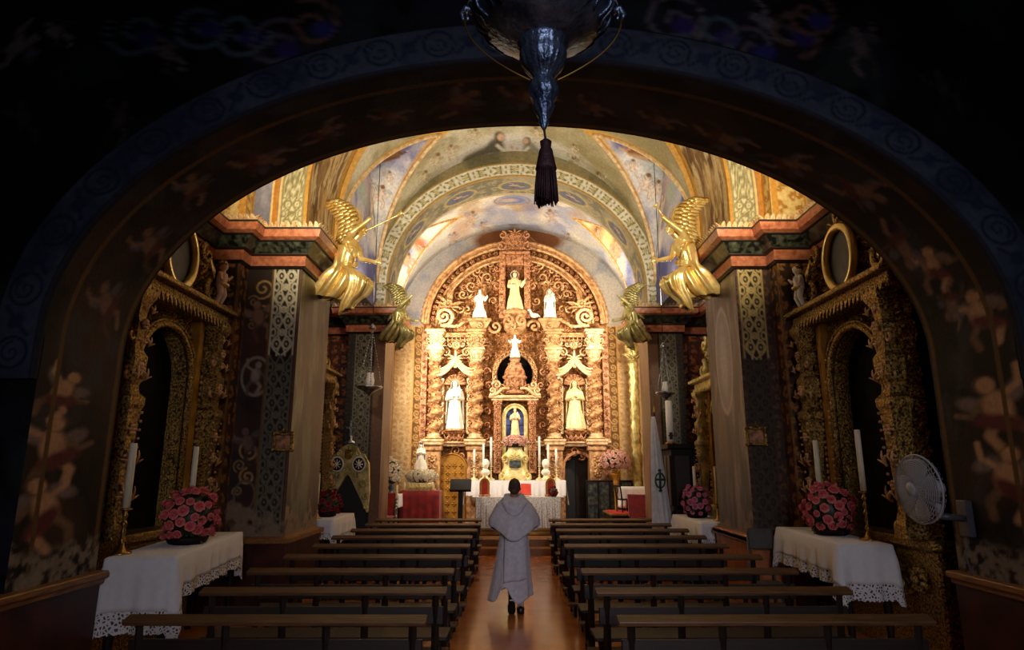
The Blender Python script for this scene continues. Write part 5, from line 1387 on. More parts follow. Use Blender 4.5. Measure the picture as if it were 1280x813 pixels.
# ---- predella cornice and main entablature (broken forward over the columns)
b = MB(); b.box(RX - HW, RX + HW, 17.98, 18.45, 2.42, 2.5, .02); b.box(RX - HW, RX + HW, 17.9, 18.45, 2.5, 2.56, .02)
for x in CXS: b.box(RX + x - .28, RX + x + .28, 17.68, 18.2, 2.45, 2.53, .02); b.box(RX + x - .3, RX + x + .3, 17.66, 18.2, 2.53, 2.6, .02)
b.build('predella_cornice', 'gilt_pale', alt)
for s in (-1, 1):
    for x in (1.08, 2.22):
        X = RX + s * x; b = MB()
        b.box(X - .2, X + .2, 17.76, 18.4, 5.12, 5.2, .02); b.box(X - .17, X + .17, 17.82, 18.4, 5.2, 5.52, .02); b.box(X - .24, X + .24, 17.72, 18.4, 5.5, 5.57, .02); b.box(X - .28, X + .28, 17.66, 18.4, 5.57, 5.64, .025)
        rosette(b, X, 17.8, 5.36, .1, 7)
        for d in (-1, 1): leaf_scroll(b, X + d * .2, 17.86, 5.36, .1, PI / 2, d, .024, depth=.04); acanthus(b, X + d * .16, 17.8, 5.12, .2, d * .4, 0, 3)
        b.build('entablature_block', 'gilt_pale' if x > 2 else 'gilt', alt)
    X = RX + s * 1.65; b = MB()
    b.box(X - .42, X + .42, 18.0, 18.4, 5.46, 5.52, .02); b.box(X - .45, X + .45, 17.95, 18.4, 5.52, 5.58, .02)
    for k in range(7): acanthus(b, X - .36 + .12 * k, 18.0, 5.3, .16, 0, 0, 3)
    b.build('entablature_frieze', 'gilt', alt)
# outer slim pilasters
for s in (-1, 1):
    b = MB(); X = RX + s * 2.56; b.box(X - .09, X + .09, 18.1, 18.5, .3, 5.6, .015)
    for i in range(24): rosette(b, X, 18.1, .6 + i * .21, .07, 5)
    b.build('outer_pilaster', 'gilt_red', alt)

# ---- side niches with scrolled canopies
for s, u in ((-1, 567), (1, 718)):
    X = RX + s * 1.66
    b = MB()
    for d in (-1, 1):
        b.box(X + d * .36 - .05, X + d * .36 + .05, 18.05, 18.45, 2.75, 4.3, .015)
        for i in range(9): leaf_scroll(b, X + d * .40, 18.05, 2.9 + i * .16, .075, PI / 2 if d > 0 else PI / 2, d, .018)
    b.build('niche_frame', 'gilt_pale', alt)
    for d in (-1, 1): b = MB(); b.box(X + d * .45 - .06, X + d * .45 + .06, 18.12, 18.16, 3.2, 4.5, .01); b.build('side_light', 'ivory', alt)
    b = MB(); rows = []
    for i in range(20): # half round niche recess
        a = PI * i / 19; rows.append([(X - .31 * math.cos(a), 18.1 + .24 * math.sin(a), z) for z in (2.75, 3.5, 4.1)])
    b.grid(np.array(rows), flip=False); b.build('niche', 'gilt_pale', alt)
    b = MB()   # shell and scrolled broken pediment
    for k in range(9):
        a = PI * (k + .5) / 9; b.tube([(X, 18.02, 4.1), (X + .3 * math.cos(a), 17.98, 4.1 + .3 * math.sin(a))], [.02, .05], 7)
    b.build('niche_shell', 'gilt_red', alt)
    b = MB()
    for d in (-1, 1):
        for k, (w, yy) in enumerate(((.042, 17.86), (.034, 17.9), (.034, 17.94))):
            pts = [(X + d * (.56 * (1 - u_)), yy - .02 * math.sin(u_ * 3), 4.34 + .09 * k + .05 * (1 - u_) ** 6 + .42 * u_ ** 2.2 - .02 * k * u_) for u_ in [i / 16 for i in range(17)]]
            b.tube(pts, w, 8)
        b.ell((X + d * .57, 17.9, 4.44), (.08, .07, .09), 12, 8); b.ell((X + d * .4, 17.96, 4.42), (.1, .05, .06), 10, 8)
    acanthus(b, X, 17.97, 4.78, .3, 0, 0, 7); rosette(b, X, 17.9, 4.62, .07, 6)
    b.build('canopy', 'ivory_gold', alt)
    b = MB(); b.lathe([(.06, -.34), (.14, -.24), (.2, -.12), (.3, -.05), (.32, 0)], (X, 18.08, 2.84), 24, mod=lambda t, z: 1 + .09 * math.sin(9 * t))
    for k in range(5): acanthus(b, X + (k - 2) * .1, 17.9, 2.56, .2, (k - 2) * .2, 0, 3)
    b.build('corbel', 'gilt_red', alt)
    # carving above the canopy
    b = MB()
    for d in (-1, 1):
        for (dx, dz, r) in ((.3, .62, .13), (.18, .85, .1), (.42, .9, .12)): leaf_scroll(b, X + d * dx, 18.15, 4.42 + dz, r, PI / 2, d, .028, depth=.07)
    rosette(b, X, 18.1, 5.25, .14, 8); b.build('carved_swag', 'gilt_pale', alt)

# ---- centre: dark oval with tabernacle dome, arched niche with blue back
b = MB()
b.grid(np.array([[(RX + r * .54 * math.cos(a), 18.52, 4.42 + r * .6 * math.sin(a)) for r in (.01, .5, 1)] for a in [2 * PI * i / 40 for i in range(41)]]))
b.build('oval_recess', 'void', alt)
b = MB()
for k, w in ((1.0, .045), (1.14, .03)): b.tube([(RX + k * .54 * math.cos(a), 18.2, 4.42 + k * .6 * math.sin(a)) for a in [2 * PI * i / 64 for i in range(65)]], w, 8, cap=False)
for i in range(30): a = 2 * PI * i / 30; b.ell((RX + .58 * math.cos(a), 18.14, 4.42 + .64 * math.sin(a)), .035, 6, 5)
b.build('oval_frame', 'gilt', alt)
b = MB(); b.lathe([(.3, 3.85), (.31, 3.9), (.26, 3.95), (.27, 4.25), (.33, 4.28), (.34, 4.33), (.30, 4.36), (.27, 4.5), (.18, 4.66), (.2, 4.7), (.12, 4.74), (.14, 4.8), (.16, 4.84)], (RX, 18.02, 0), 32, sy=.8, mod=lambda t, z: 1 + .03 * math.sin(8 * t))
for k in range(5): a = PI + PI * k / 4; acanthus(b, RX + .29 * math.cos(a), 18.02 + .24 * math.sin(a), 3.95, .28, 0, 0, 3)
b.build('tabernacle_dome', 'gilt_red', alt)
b = MB(); b.box(RX - .66, RX + .66, 17.86, 18.4, 3.66, 3.72, .02); b.box(RX - .72, RX + .72, 17.8, 18.4, 3.72, 3.8, .025)
for s in (-1, 1):
    b.tube([(RX + s * (.15 + .55 * u_), 17.8, 3.98 - .14 * u_ ** .7 + .06 * math.sin(u_ * 6)) for u_ in [i / 10 for i in range(11)]], .045, 8); leaf_scroll(b, RX + s * .62, 17.8, 3.92, .1, -PI / 2, -s, .03, depth=.03)
    leaf_scroll(b, RX + s * .5, 17.85, 4.08, .13, PI, s, .03, depth=.04)
b.build('tabernacle_cornice', 'gilt_pale', alt)
for s in (-1, 1):
    b = MB(); X = RX + s * .48; b.box(X - .1, X + .1, 17.9, 18.4, 1.7, 3.66, .02)
    for i in range(9): rosette(b, X, 17.9, 1.9 + i * .2, .085, 6); leaf_scroll(b, X, 17.88, 2.0 + i * .2, .06, PI / 2, s, .016)
    b.box(X - .13, X + .13, 17.86, 18.4, 3.54, 3.66, .02); b.box(X - .13, X + .13, 17.86, 18.4, 2.3, 2.4, .02); b.build('tabernacle_pilaster', 'gilt_red', alt)
b = MB(); b.box(RX - .28, RX + .28, 18.2, 18.56, 1.55, 3.5); b.build('niche_back', 'blue', alt)
b = MB()
for x in (-.1, .1): b.box(RX + x - .008, RX + x + .008, 18.18, 18.2, 1.6, 3.45)
for z in (2.5, 2.75, 3.0, 3.25): b.box(RX - .27, RX + .27, 18.18, 18.2, z - .008, z + .008)
b.build('niche_glazing_bars', 'black_line', alt)
o_ = [(RX - .34, 1.6), (RX - .34, 3.2)] + [(RX - .34 * math.cos(PI * i / 20), 3.2 + .36 * math.sin(PI * i / 20)) for i in range(1, 20)] + [(RX + .34, 3.2), (RX + .34, 1.6)]
i_ = [(RX - .25, 1.6), (RX - .25, 3.2)] + [(RX - .25 * math.cos(PI * i / 20), 3.2 + .27 * math.sin(PI * i / 20)) for i in range(1, 20)] + [(RX + .25, 3.2), (RX + .25, 1.6)]
b = MB(); b.strip(o_, i_, 18.0, 18.5); b.tube([(x, 18.0, z) for x, z in o_], .028, 8); b.build('niche_arch', 'cream_gold', alt)

# ---- upper tier
b = MB()
for s in (-1, 1):
    b.box(RX + s * .36 - .09, RX + s * .36 + .09, 17.95, 18.4, 6.0, 8.0, .02)
    for i in range(9): rosette(b, RX + s * .36, 17.95, 6.2 + i * .21, .08, 6)
    leaf_scroll(b, RX + s * .5, 18.1, 7.0, .16, PI / 2, s, .034, depth=.08); leaf_scroll(b, RX + s * .52, 18.1, 7.5, .13, PI / 2, s, .03, depth=.08)
b.build('attic_pilaster', 'gilt_red', alt)
b = MB(); b.box(RX - .45, RX + .45, 17.9, 18.4, 7.92, 7.98, .015)
b.box(RX - .36, RX + .36, 18.0, 18.4, 7.98, 8.55, .03); b.box(RX - .27, RX + .27, 17.98, 18.3, 7.6, 7.9, .02)
for x in (-.22, 0, .22):
    for z in (8.1, 8.3, 8.47): rosette(b, RX + x, 18.0, z, .09, 6)
acanthus(b, RX, 18.05, 8.5, .28, 0, 0, 7)
for s in (-1, 1): leaf_scroll(b, RX + s * .4, 18.0, 8.15, .16, PI / 2, s, .035, depth=.05); leaf_scroll(b, RX + s * .36, 18.0, 8.5, .12, PI / 2, s, .03, depth=.05)
b.build('crest', 'gilt_red', alt)
# pedestals of the three upper statues with volutes
b = MB()
b.box(RX - .32, RX + .32, 17.75, 18.4, 6.1, 6.2, .03); b.lathe([(.08, 5.5), (.18, 5.56), (.32, 5.7), (.36, 5.86), (.3, 5.97), (.34, 6.1)], (RX, 18.05, 0), 32, sy=.8, mod=lambda t, z: 1 + .05 * math.sin(10 * t))
for s in (-1, 1): leaf_scroll(b, RX + s * .2, 17.82, 5.9, .17, PI / 2, s, .045, depth=.04); leaf_scroll(b, RX + s * .55, 17.95, 5.75, .2, PI, -s, .05, depth=.04)
acanthus(b, RX, 17.8, 5.56, .3, 0, 0, 5); b.build('attic_pedestal', 'gilt', alt)
for s in (-1, 1):
    b = MB(); X = RX + s * 1.0; b.box(X - .34, X + .34, 17.75, 18.4, 5.88, 5.96, .02); b.prism([(X - .3, 5.88), (X - .16, 5.6), (X + .16, 5.6), (X + .3, 5.88)][::-1], 17.85, 18.4)
    leaf_scroll(b, X, 17.84, 5.75, .1, PI / 2, s, .028); b.tube([(X + s * .3, 17.8, 5.9), (X + s * .5, 17.78, 5.8), (X + s * .62, 17.8, 5.68)], [.05, .05, .03], 8)
    b.build('attic_pedestal', 'gilt', alt)
for s in (-1, 1):
    b = MB(); X = RX + s * 2.0; leaf_scroll(b, X, 17.9, 6.03, .27, -PI / 2, -s, .055, 1.7, depth=.06)
    b.tube([(X + s * .1, 17.9, 5.78), (X - s * .3, 17.9, 5.75), (X - s * .48, 17.9, 5.8)], [.05, .05, .03], 8)
    b.build('volute', 'gilt_pale', alt)
for s in (-1, 1): b = MB(); acanthus(b, RX + s * 1.9, 18.05, 6.28, .55, -s * .25, 0, 9); rosette(b, RX + s * 1.9, 17.95, 6.42, .16, 8); leaf_scroll(b, RX + s * 1.55, 18.1, 6.3, .18, PI / 2, -s, .034, depth=.08); b.build('shell_ornament', 'gilt', alt)
b = back
for s in (-1, 1):
    for (x, z, r) in ((1.25, 7.0, .17), (.8, 7.25, .17), (1.5, 6.75, .14), (.72, 7.65, .15), (1.1, 7.45, .15), (.62, 6.55, .13), (1.36, 6.3, .13)): leaf_scroll(b, RX + s * x, 18.22, z, r, PI / 2 + x * 3, s, .032, depth=.1)
    for (x, z) in ((1.0, 7.05), (.66, 7.05), (1.32, 6.62)): acanthus(b, RX + s * x, 18.25, z, .25, s * .3, 0, 5)
for s in (-1, 1):
    for (x, z, r) in ((.82, 5.2, .16), (.8, 4.9, .13), (.74, 4.1, .13), (.8, 4.5, .12), (1.4, 4.95, .1), (1.95, 5.05, .12), (1.93, 4.6, .1), (1.35, 3.6, .1), (1.98, 3.3, .1), (.78, 3.4, .11), (.78, 3.0, .11), (.8, 2.7, .1), (1.62, 2.3, .14), (1.45, 2.15, .1), (1.85, 2.15, .1), (.75, 2.1, .14), (.78, 1.8, .12), (2.5, 2.1, .1), (2.45, 1.6, .12)):
        leaf_scroll(b, RX + s * x, 18.2, z, r, PI / 2 + z, s if x > 1 else -s, .026, mi=1, depth=.09)
b.build('carved_backboard', ['gilt', 'gilt_red'], alt)
# ---- doors in the base
X = RX - dX
b = MB(); ol = [(X - .42, .3), (X - .42, 1.8)] + [(X - .42 * math.cos(PI * i / 16), 1.8 + .42 * math.sin(PI * i / 16)) for i in range(1, 16)] + [(X + .42, 1.8), (X + .42, .3)]
b.prism(ol[::-1], 18.05, 18.4)
for i in range(4):
    for j in range(8):
        x, z = X - .27 + i * .18, .5 + j * .2
        if math.hypot(x - X, max(0, z - 1.8)) < .36: rosette(b, x, 18.05, z, .07, 4); 
b.tube([(x, 18.05, z) for x, z in ol], .03, 6)
dl = b.build('gilded_door', 'gilt_stripe', alt)
b = MB(); b.tube([(X + .3, 18.0, 1.2), (X + .3, 17.96, 1.25), (X + .3, 18.0, 1.3)], .012, 6); b.build('door_handle', 'brass', dl)
X = RX + dX
ol = [(X - .44, .3), (X - .44, 1.85)] + [(X - .44 * math.cos(PI * i / 16), 1.85 + .44 * math.sin(PI * i / 16)) for i in range(1, 16)] + [(X + .44, 1.85), (X + .44, .3)]
il = [(X + (x - X) * .84, z if z < 1.85 else 1.85 + (z - 1.85) * .84) for x, z in ol]
b = MB(); b.strip(ol, il, 18.05, 18.5); b.build('doorway_frame', 'gilt_red', alt)
b = MB(); b.box(X - .4, X + .4, 18.5, 18.56, .3, 2.3); b.build('doorway_shade_panel', 'black', alt)  # black slab in place of the unlit depth beyond the doorway
b = MB(); b.box(X - .05, X + .35, 18.45, 18.49, .31, 2.1, .005); b.build('half_open_door', 'darkwood', alt)

# ---- the statues on the altarpiece
nz = 2.88
statue('statue', (RX - 1.66, 17.98, nz), 1.36, 'white robed statue in the left niche between the twisted columns', 'ivory', 'ivory', None, True, 'clasp', seed=1)
statue('statue', (RX + 1.66, 17.98, nz), 1.36, 'cream and gold robed statue in the right niche between the twisted columns', 'ivory_gold', 'ivory_gold', None, False, 'clasp', seed=2, flare=1.15)
statue('statue', (RX, 17.98, 6.25), 1.14, 'central top statue in a cream tunic under the crest of the altarpiece', 'ivory_gold', None, None, False, 'raise', seed=3, flare=1.15, halo='ivory')
statue('statue', (RX - 1.0, 17.98, 6.0), .86, 'white kneeling friar statue at upper left of the altarpiece', 'ivory', None, None, False, 'raise', seed=4, flare=1.35)
statue('statue', (RX + 1.0, 17.98, 6.0), .86, 'white statue with a child on its arm at upper right of the altarpiece', 'ivory', 'ivory', None, True, 'clasp', seed=5, flare=1.2)
statue('statue', (RX, 17.9, 4.86), .66, 'small pale statue on top of the central dome of the altarpiece', 'ivory', None, None, False, 'open', seed=6, flare=1.2)
def lamb(loc):
    t = thing('lamb_figure', 'small white lamb lying beside the top central statue', 'statue', loc); X, Y, Z = loc
    b = MB(); b.ell((X, Y, Z + .07), (.13, .07, .075), 12, 8); b.tube([(X - .08, Y - .02, Z + .1), (X - .13, Y - .03, Z + .2)], [.045, .04], 8); b.ell((X - .16, Y - .04, Z + .22), (.055, .035, .038), 10, 8)
    for dx in (-.1, -.04, .06, .12): b.tube([(X + dx, Y - .04, Z + .05), (X + dx + .03, Y - .1, Z + .015)], [.025, .015], 6)
    for s in (-1, 1): b.ell((X - .13, Y - .04 + s * .035, Z + .235), (.012, .022, .012), 6, 5)
    remesh(b.build('figure', 'ivory', t), .01, 2)
lamb((RX + .56, 17.92, 6.0))
# ================================================================ HIGH ALTAR AND CHANCEL FURNITURE
FL = .3
def block_altar(name, x0, x1, y0, y1, z1, mats, lab, group=None):
    t = thing(name, lab, 'altar', ((x0 + x1) / 2, (y0 + y1) / 2, FL), group)
    b = MB(); b.box(x0, x1, y0, y1, FL, FL + .1, .02); b.box(x0 + .04, x1 - .04, y0 + .04, y1 - .04, FL + .1, z1 - .08, .01); b.build('body', mats[0], t)
    b = MB(); b.box(x0 - .03, x1 + .03, y0 - .03, y1 + .03, z1 - .08, z1, .015); b.build('mensa', mats[1], t)
    return t
ZA, ZF = 1.52, 1.16
hx0, hx1 = -1.12, 1.32
block_altar('high_altar', hx0, hx1, 17.0, 17.6, ZA, ('gilt', 'gilt_pale'), 'high altar table below the blue arched niche')
c = thing('altar_cloth', 'bright white cloth on the high altar with long hanging ends', 'tablecloth', (RX, 17.2, ZA))
b = MB(); fold = lambda u, a: a * math.sin(u * 40) + a * .6 * math.sin(u * 17 + 1)
b.box(hx0 - .04, hx1 + .04, 16.96, 17.6, ZA + .002, ZA + .012)
n = 90; b.grid(np.array([[(hx0 - .05 + (hx1 - hx0 + .1) * i / n, 16.95 - .008 * j + fold(i / n * 3, .004) * j, ZA + .012 - .075 * j) for j in range(6)] for i in range(n + 1)]), flip=False)
for s, xe in ((-1, hx0 - .05), (1, hx1 + .05)):
    b.grid(np.array([[(xe + s * (.01 * j + .012 * math.sin(i * 1.3) * j / 6), 16.93 + .66 * i / 20, ZA + .012 - .1 * j) for j in range(7)] for i in range(21)]), flip=s > 0)
b.build('cloth', 'cloth', c)
# free standing altar nearer the nave
fx0, fx1 = -.92, 1.22
block_altar('free_standing_altar', fx0, fx1, 15.95, 16.5, ZF, ('gilt_stripe', 'gilt_pale'), 'free standing altar behind the priest, nearest the pews')
c = thing('altar_frontal', 'silvery grey lace frontal hanging over the free standing altar', 'tablecloth', (RX, 15.95, ZF))
b = MB(); n = 110
b.box(fx0 - .04, fx1 + .04, 15.9, 16.53, ZF + .002, ZF + .012)
b.grid(np.array([[(fx0 + .06 + (fx1 - fx0 - .12) * i / n, 15.895 - .012 * j - fold(i / n * 5, .006) * j / 3, ZF + .012 - .1 * j) for j in range(8)] for i in range(n + 1)]))
b.build('cloth', 'silver_cloth', c)

def at_y(u, v, Y): return at(u, v, Y)
ORDC = ['outermost', 'middle', 'innermost']
for s, lst in ((-1, ((593, 562), (604.5, 555), (614, 547))), (1, ((695, 561), (685, 556), (674, 546)))):
    for k, (u, v) in enumerate(lst):
        X, _, zt = at(u, v, 17.25); hs = .36; side = 'left' if s < 0 else 'right'
        candlestick((X, 17.25, ZA + .013), hs, zt - ZA - hs, .03, 'ivory_gold', 'white_wax', '%s pale gold candlestick on the %s of the high altar' % (ORDC[k], side), '%s white candle on the %s of the high altar' % (ORDC[k], side), 'candlesticks on the high altar', 'white candles on the high altar', 'wide')
def bust(loc, lab):
    t = thing('reliquary_bust', lab, 'statue', loc, 'white busts on the high altar'); X, Y, Z = loc
    b = MB(); b.lathe([(.11, 0), (.12, .03), (.07, .08), (.06, .12)], (X, Y, Z), 20); b.build('base', 'ivory_gold', t)
    b = MB(); b.ell((X, Y, Z + .2), (.12, .09, .09), 16, 10); b.tube([(X, Y, Z + .2), (X, Y, Z + .32)], [.06, .05], 10); b.ell((X, Y - .01, Z + .4), (.085, .095, .115), 16, 12); b.ell((X, Y - .105, Z + .39), (.014, .02, .025), 8, 6)
    b.ell((X, Y + .02, Z + .43), (.098, .1, .11), 16, 10, mod=lambda a, p: 1 + .05 * math.sin(9 * a)); remesh(b.build('head', 'ivory', t), .011, 2)
for u, w in ((607, 'left'), (682, 'right')):
    X = at(u, 590, 17.12)[0]; bust((X, 17.12, ZA + .013), 'white curly haired bust on the %s side of the high altar' % w)
def lantern(u, w):
    X = at(u, 605, 16.2)[0]; Z = ZF + .013
    t = thing('red_votive_shrine', 'small red arched shrine with gilt frame, %s on the free standing altar' % w, 'shrine', (X, 16.2, Z), 'red shrines on the free standing altar')
    o_ = [(X - .11, Z + .05), (X - .11, Z + .3)] + [(X - .11 * math.cos(PI * i / 14), Z + .3 + .13 * math.sin(PI * i / 14)) for i in range(1, 14)] + [(X + .11, Z + .3), (X + .11, Z + .05)]
    i_ = [(X + (x - X) * .66, Z + .05 + (z - Z - .05) * .84 + .02) for x, z in o_]
    b = MB(); b.strip(o_, i_, 16.12, 16.2); b.tube([(x, 16.12, z) for x, z in o_], .014, 6); b.build('frame', 'gilt_stripe', t)
    b = MB(); b.prism(o_[::-1], 16.17, 16.26); b.build('panel', 'red_bright', t)
    b = MB(); b.box(X - .14, X + .14, 16.08, 16.28, Z, Z + .05, .012); b.build('base', 'gilt_red', t)
    b = MB(); b.lathe([(.02, .42), (.03, .45), (.012, .48), (.004, .53)], (X, 16.18, Z), 12); b.build('finial', 'gilt_stripe', t)
lantern(606, 'left'); lantern(688, 'right')
t = thing('missal_stand', 'red open missal on a stand in the middle of the free standing altar', 'book', (RX + .13, 16.2, ZF + .013)); X, Z = RX + .13, ZF + .013
b = MB(); b.prism([(X - .22, Z), (X + .22, Z), (X + .2, Z + .02), (X - .2, Z + .02)], 16.1, 16.34); b.tube([(X, 16.3, Z + .02), (X, 16.2, Z + .12)], .02, 8); b.build('stand', 'gilt_stripe', t)
for s in (-1, 1):
    b = MB(); b.T = Matrix.Translation((X + s * .13, 16.2, Z + .17)) @ Matrix.Rotation(math.radians(58), 4, 'X') @ Matrix.Rotation(s * .08, 4, 'Y'); b.box(-.125, .125, -.15, .15, -.012, .012, .006); b.build('cover', 'red_bright', t)
bouquet('flower_spray', (at(690, 615, 16.05)[0] + .03, 16.03, ZF + .013), .11, 16, 'rose_red', 'small spray of dark red flowers at the right end of the free standing altar', None, seed=30, fsize=.7)
# throne of the Virgin: lobed gilded body on the high altar
t = thing('gilded_throne', 'lobed cream gold throne with a dark plaque at the centre of the high altar', 'shrine', (RX, 17.3, ZA + .013)); Z = ZA + .013
prof = [(.40, 0), (.42, .05), (.41, .14), (.34, .22), (.29, .32), (.29, .42), (.34, .52), (.35, .58), (.29, .66), (.2, .74), (.17, .8), (.2, .84)]
b = MB(); b.lathe(prof, (RX, 17.3, Z), 48, sy=.5, mod=lambda a, z: 1 + .04 * math.cos(6 * a)); b.build('body', 'cream_gold', t)
b = MB()
for s in (-1, 1): leaf_scroll(b, RX + s * .34, 17.2, Z + .12, .11, PI / 2, s, .03); leaf_scroll(b, RX + s * .27, 17.2, Z + .55, .1, -PI / 2, -s, .028)
acanthus(b, RX, 17.12, Z + .55, .2, 0, 0, 7)
for k in range(4): b.ell((RX - .33 + .22 * k, 17.14, Z + .03), (.045, .05, .04), 8, 6)
b.build('scrolls', 'cream_gold', t)
b = MB(); b.box(RX - .15, RX + .15, 17.09, 17.14, Z + .32, Z + .5, .015); b.build('plaque', 'green_marble', t)
bouquet('flower_wreath', (RX, 17.26, Z + .845), .23, 70, 'rose_pale', 'mound of blush and ivory flowers on top of the cream throne', None, leafm='leaf_grey', seed=33, sq=(1.35, .7, .6), fsize=1.05)
statue('virgin_statue', (RX, 17.36, Z + 1.13), .74, 'small crowned ivory Madonna in front of the blue arched niche', 'ivory_gold', None, 'cream_gold', True, 'clasp', seed=8, flare=.9)

# ---- left of the altar
def draped_table(name, x0, x1, y0, y1, z1, m, lab, drop=None):
    t = thing(name, lab, 'table', ((x0 + x1) / 2, (y0 + y1) / 2, FL))
    for x in (x0 + .06, x1 - .06):
        for y in (y0 + .06, y1 - .06): b = MB(); b.box(x - .025, x + .025, y - .025, y + .025, FL, z1 - .03, .005); b.build('leg', 'darkwood', t)
    b = MB(); b.box(x0, x1, y0, y1, z1 - .03, z1, .005); b.build('tabletop', 'darkwood', t)
    b = MB(); zb = FL + .03 if drop is None else z1 - drop; per = []
    for (a, c_) in (((x0, y0), (x1, y0)), ((x1, y0), (x1, y1)), ((x1, y1), (x0, y1)), ((x0, y1), (x0, y0))):
        for i in range(24): per.append((a[0] + (c_[0] - a[0]) * i / 24, a[1] + (c_[1] - a[1]) * i / 24))
    cx, cy = (x0 + x1) / 2, (y0 + y1) / 2; rows = []
    for j in range(8):
        u = j / 7; rows.append([(cx + (x - cx) * (1 + .03 + .02 * u) + .012 * u * math.sin(i * 1.1), cy + (y - cy) * (1 + .04 + .03 * u) + .014 * u * math.sin(i * 1.3 + 1), z1 + .004 + (zb - z1) * u) for i, (x, y) in enumerate(per)])
    b.loft([[(cx + (x - cx) * .5, cy + (y - cy) * .5, z1 + .006) for x, y in per]] + rows, True, False); o = b.build('drape', m, t); o.modifiers.new('s', 'SOLIDIFY').thickness = .005
    return t
YL = 16.6
lx0, lx1 = at(500, 620, YL)[0], at(548, 620, YL)[0]; zt = at(520, 614, YL)[2]
draped_table('draped_table', lx0, lx1, YL, YL + .6, zt, 'red', 'crimson draped table to the left of the altar')
xm = (lx0 + lx1) / 2
t = thing('statue_float', 'low gilded flower stand on the crimson table left of the altar', 'stand', (xm, YL + .3, zt + .01))
b = MB(); b.box(xm - .36, xm + .36, YL + .12, YL + .5, zt + .01, zt + .05, .01); b.box(xm - .33, xm + .33, YL + .14, YL + .46, zt + .05, zt + .2, .02)
for k in range(7): acanthus(b, xm - .27 + .09 * k, YL + .14, zt + .03, .15, 0, 0, 3)
b.build('base', 'cream_gold', t)
bouquet('flower_wreath', (xm, YL + .3, zt + .205), .26, 80, 'white_fl', 'low mound of ivory flowers on the gilded stand left of the altar', None, leafm='leaf_grey', seed=40, sq=(1.5, .7, .6), fsize=1.15)
statue('virgin_statue', (xm - .03, YL + .34, zt + .52), .66, 'half hidden ivory statue rising from flowers left of the altar', 'ivory', 'ivory', 'silver', False, 'clasp', seed=11, flare=1.5)
for u, w in ((505, 'left'), (540, 'right')):
    X = at(u, 610, YL)[0]; t = thing('candle', 'short cream candle at the %s end of the crimson table' % w, 'candle', (X, YL + .055, zt + .012), 'short candles on the crimson table')
    b = MB(); b.lathe([(.05, 0), (.05, .015), (.03, .02)], (0, 0, 0), 14); b.build('dish', 'brass', t, False); b = MB(); b.lathe([(.028, .02), (.028, .2), (.02, .205)], (0, 0, 0), 14); b.build('wax', 'wax', t, False)
sx0, sx1 = at(474, 620, 16.2)[0], at(499, 620, 16.2)[0]
draped_table('credence_table', sx0 + .15, sx1 + .02, 16.0, 16.5, 1.22, 'cloth', 'small white clothed table at far left of the chancel', .3)
bouquet('flower_vase', ((sx0 + sx1) / 2 + .02, 16.3, 1.23), .3, 70, 'white_fl', 'tall spray of ivory flowers in a dark vase at far left', None, 'bronze', 'leaf', seed=44, sq=(.8, .7, 1.15), vase_h=.22, fsize=1.1)
def chair(name, loc, rz, fabric, lab, cat='chair', group=None):
    t = thing(name, lab, cat, loc, group, rz)
    w = lambda b, n, m: b.build(n, m, t, False)
    for x in (-.22, .22):
        b = MB(); b.box(x - .02, x + .02, -.22, -.18, 0, .44, .005); w(b, 'front_leg', 'darkwood'); b = MB(); b.tube([(x, .2, 0), (x, .2, .45), (x, .26, .95)], [.022, .024, .02], 4, 0, False); w(b, 'rear_leg', 'darkwood')
    b = MB(); b.box(-.24, .24, -.23, .22, .42, .46, .01); w(b, 'seat', fabric)
    if fabric == 'darkwood':
        b = MB(); b.box(-.22, .22, .235, .265, .88, .95, .008)
        for i in range(5): b.tube([(-.16 + .08 * i, .205, .46), (-.16 + .08 * i, .25, .9)], .011, 6)
        w(b, 'backrest', fabric)
    else: b = MB(); b.T = Matrix.Translation((0, .245, .72)) @ Matrix.Rotation(math.radians(-8), 4, 'X'); b.box(-.24, .24, -.03, .03, -.25, .25, .02); w(b, 'backrest', fabric)
    return t
chair('upholstered_chair', (at(476, 630, 15.5)[0], 15.62, FL), PI * .92 + PI, 'red', 'crimson upholstered chair at far left beside the white credence table')
X = at(496, 610, 15.55)[0]; candlestick((X, 15.55, FL), .86, .3, .026, 'silver', 'wax', 'floor standing silver candlestick left of the crimson table', 'cream candle on the floor standing silver candlestick', None, None)
def ambo():
    X = at(576, 600, 15.75)[0]; Y = 15.75; zt = at(576, 600, Y)[2]
    t = thing('lectern', 'black wooden lectern on a single post, left of the free standing altar', 'lectern', (X, Y, FL))
    b = MB(); b.box(X - .2, X + .2, Y - .18, Y + .18, FL, FL + .05, .01); b.build('base', 'black', t)
    b = MB(); b.box(X - .055, X + .055, Y - .04, Y + .04, FL + .05, zt - .2, .006); b.build('post', 'black', t)
    b = MB(); b.T = Matrix.Translation((X, Y, zt - .12)) @ Matrix.Rotation(math.radians(52), 4, 'X'); b.box(-.25, .25, -.17, .17, -.02, .02, .006); b.box(-.25, .25, -.17, -.15, -.02, .06, .004); b.build('reading_desk', 'black', t)
ambo()
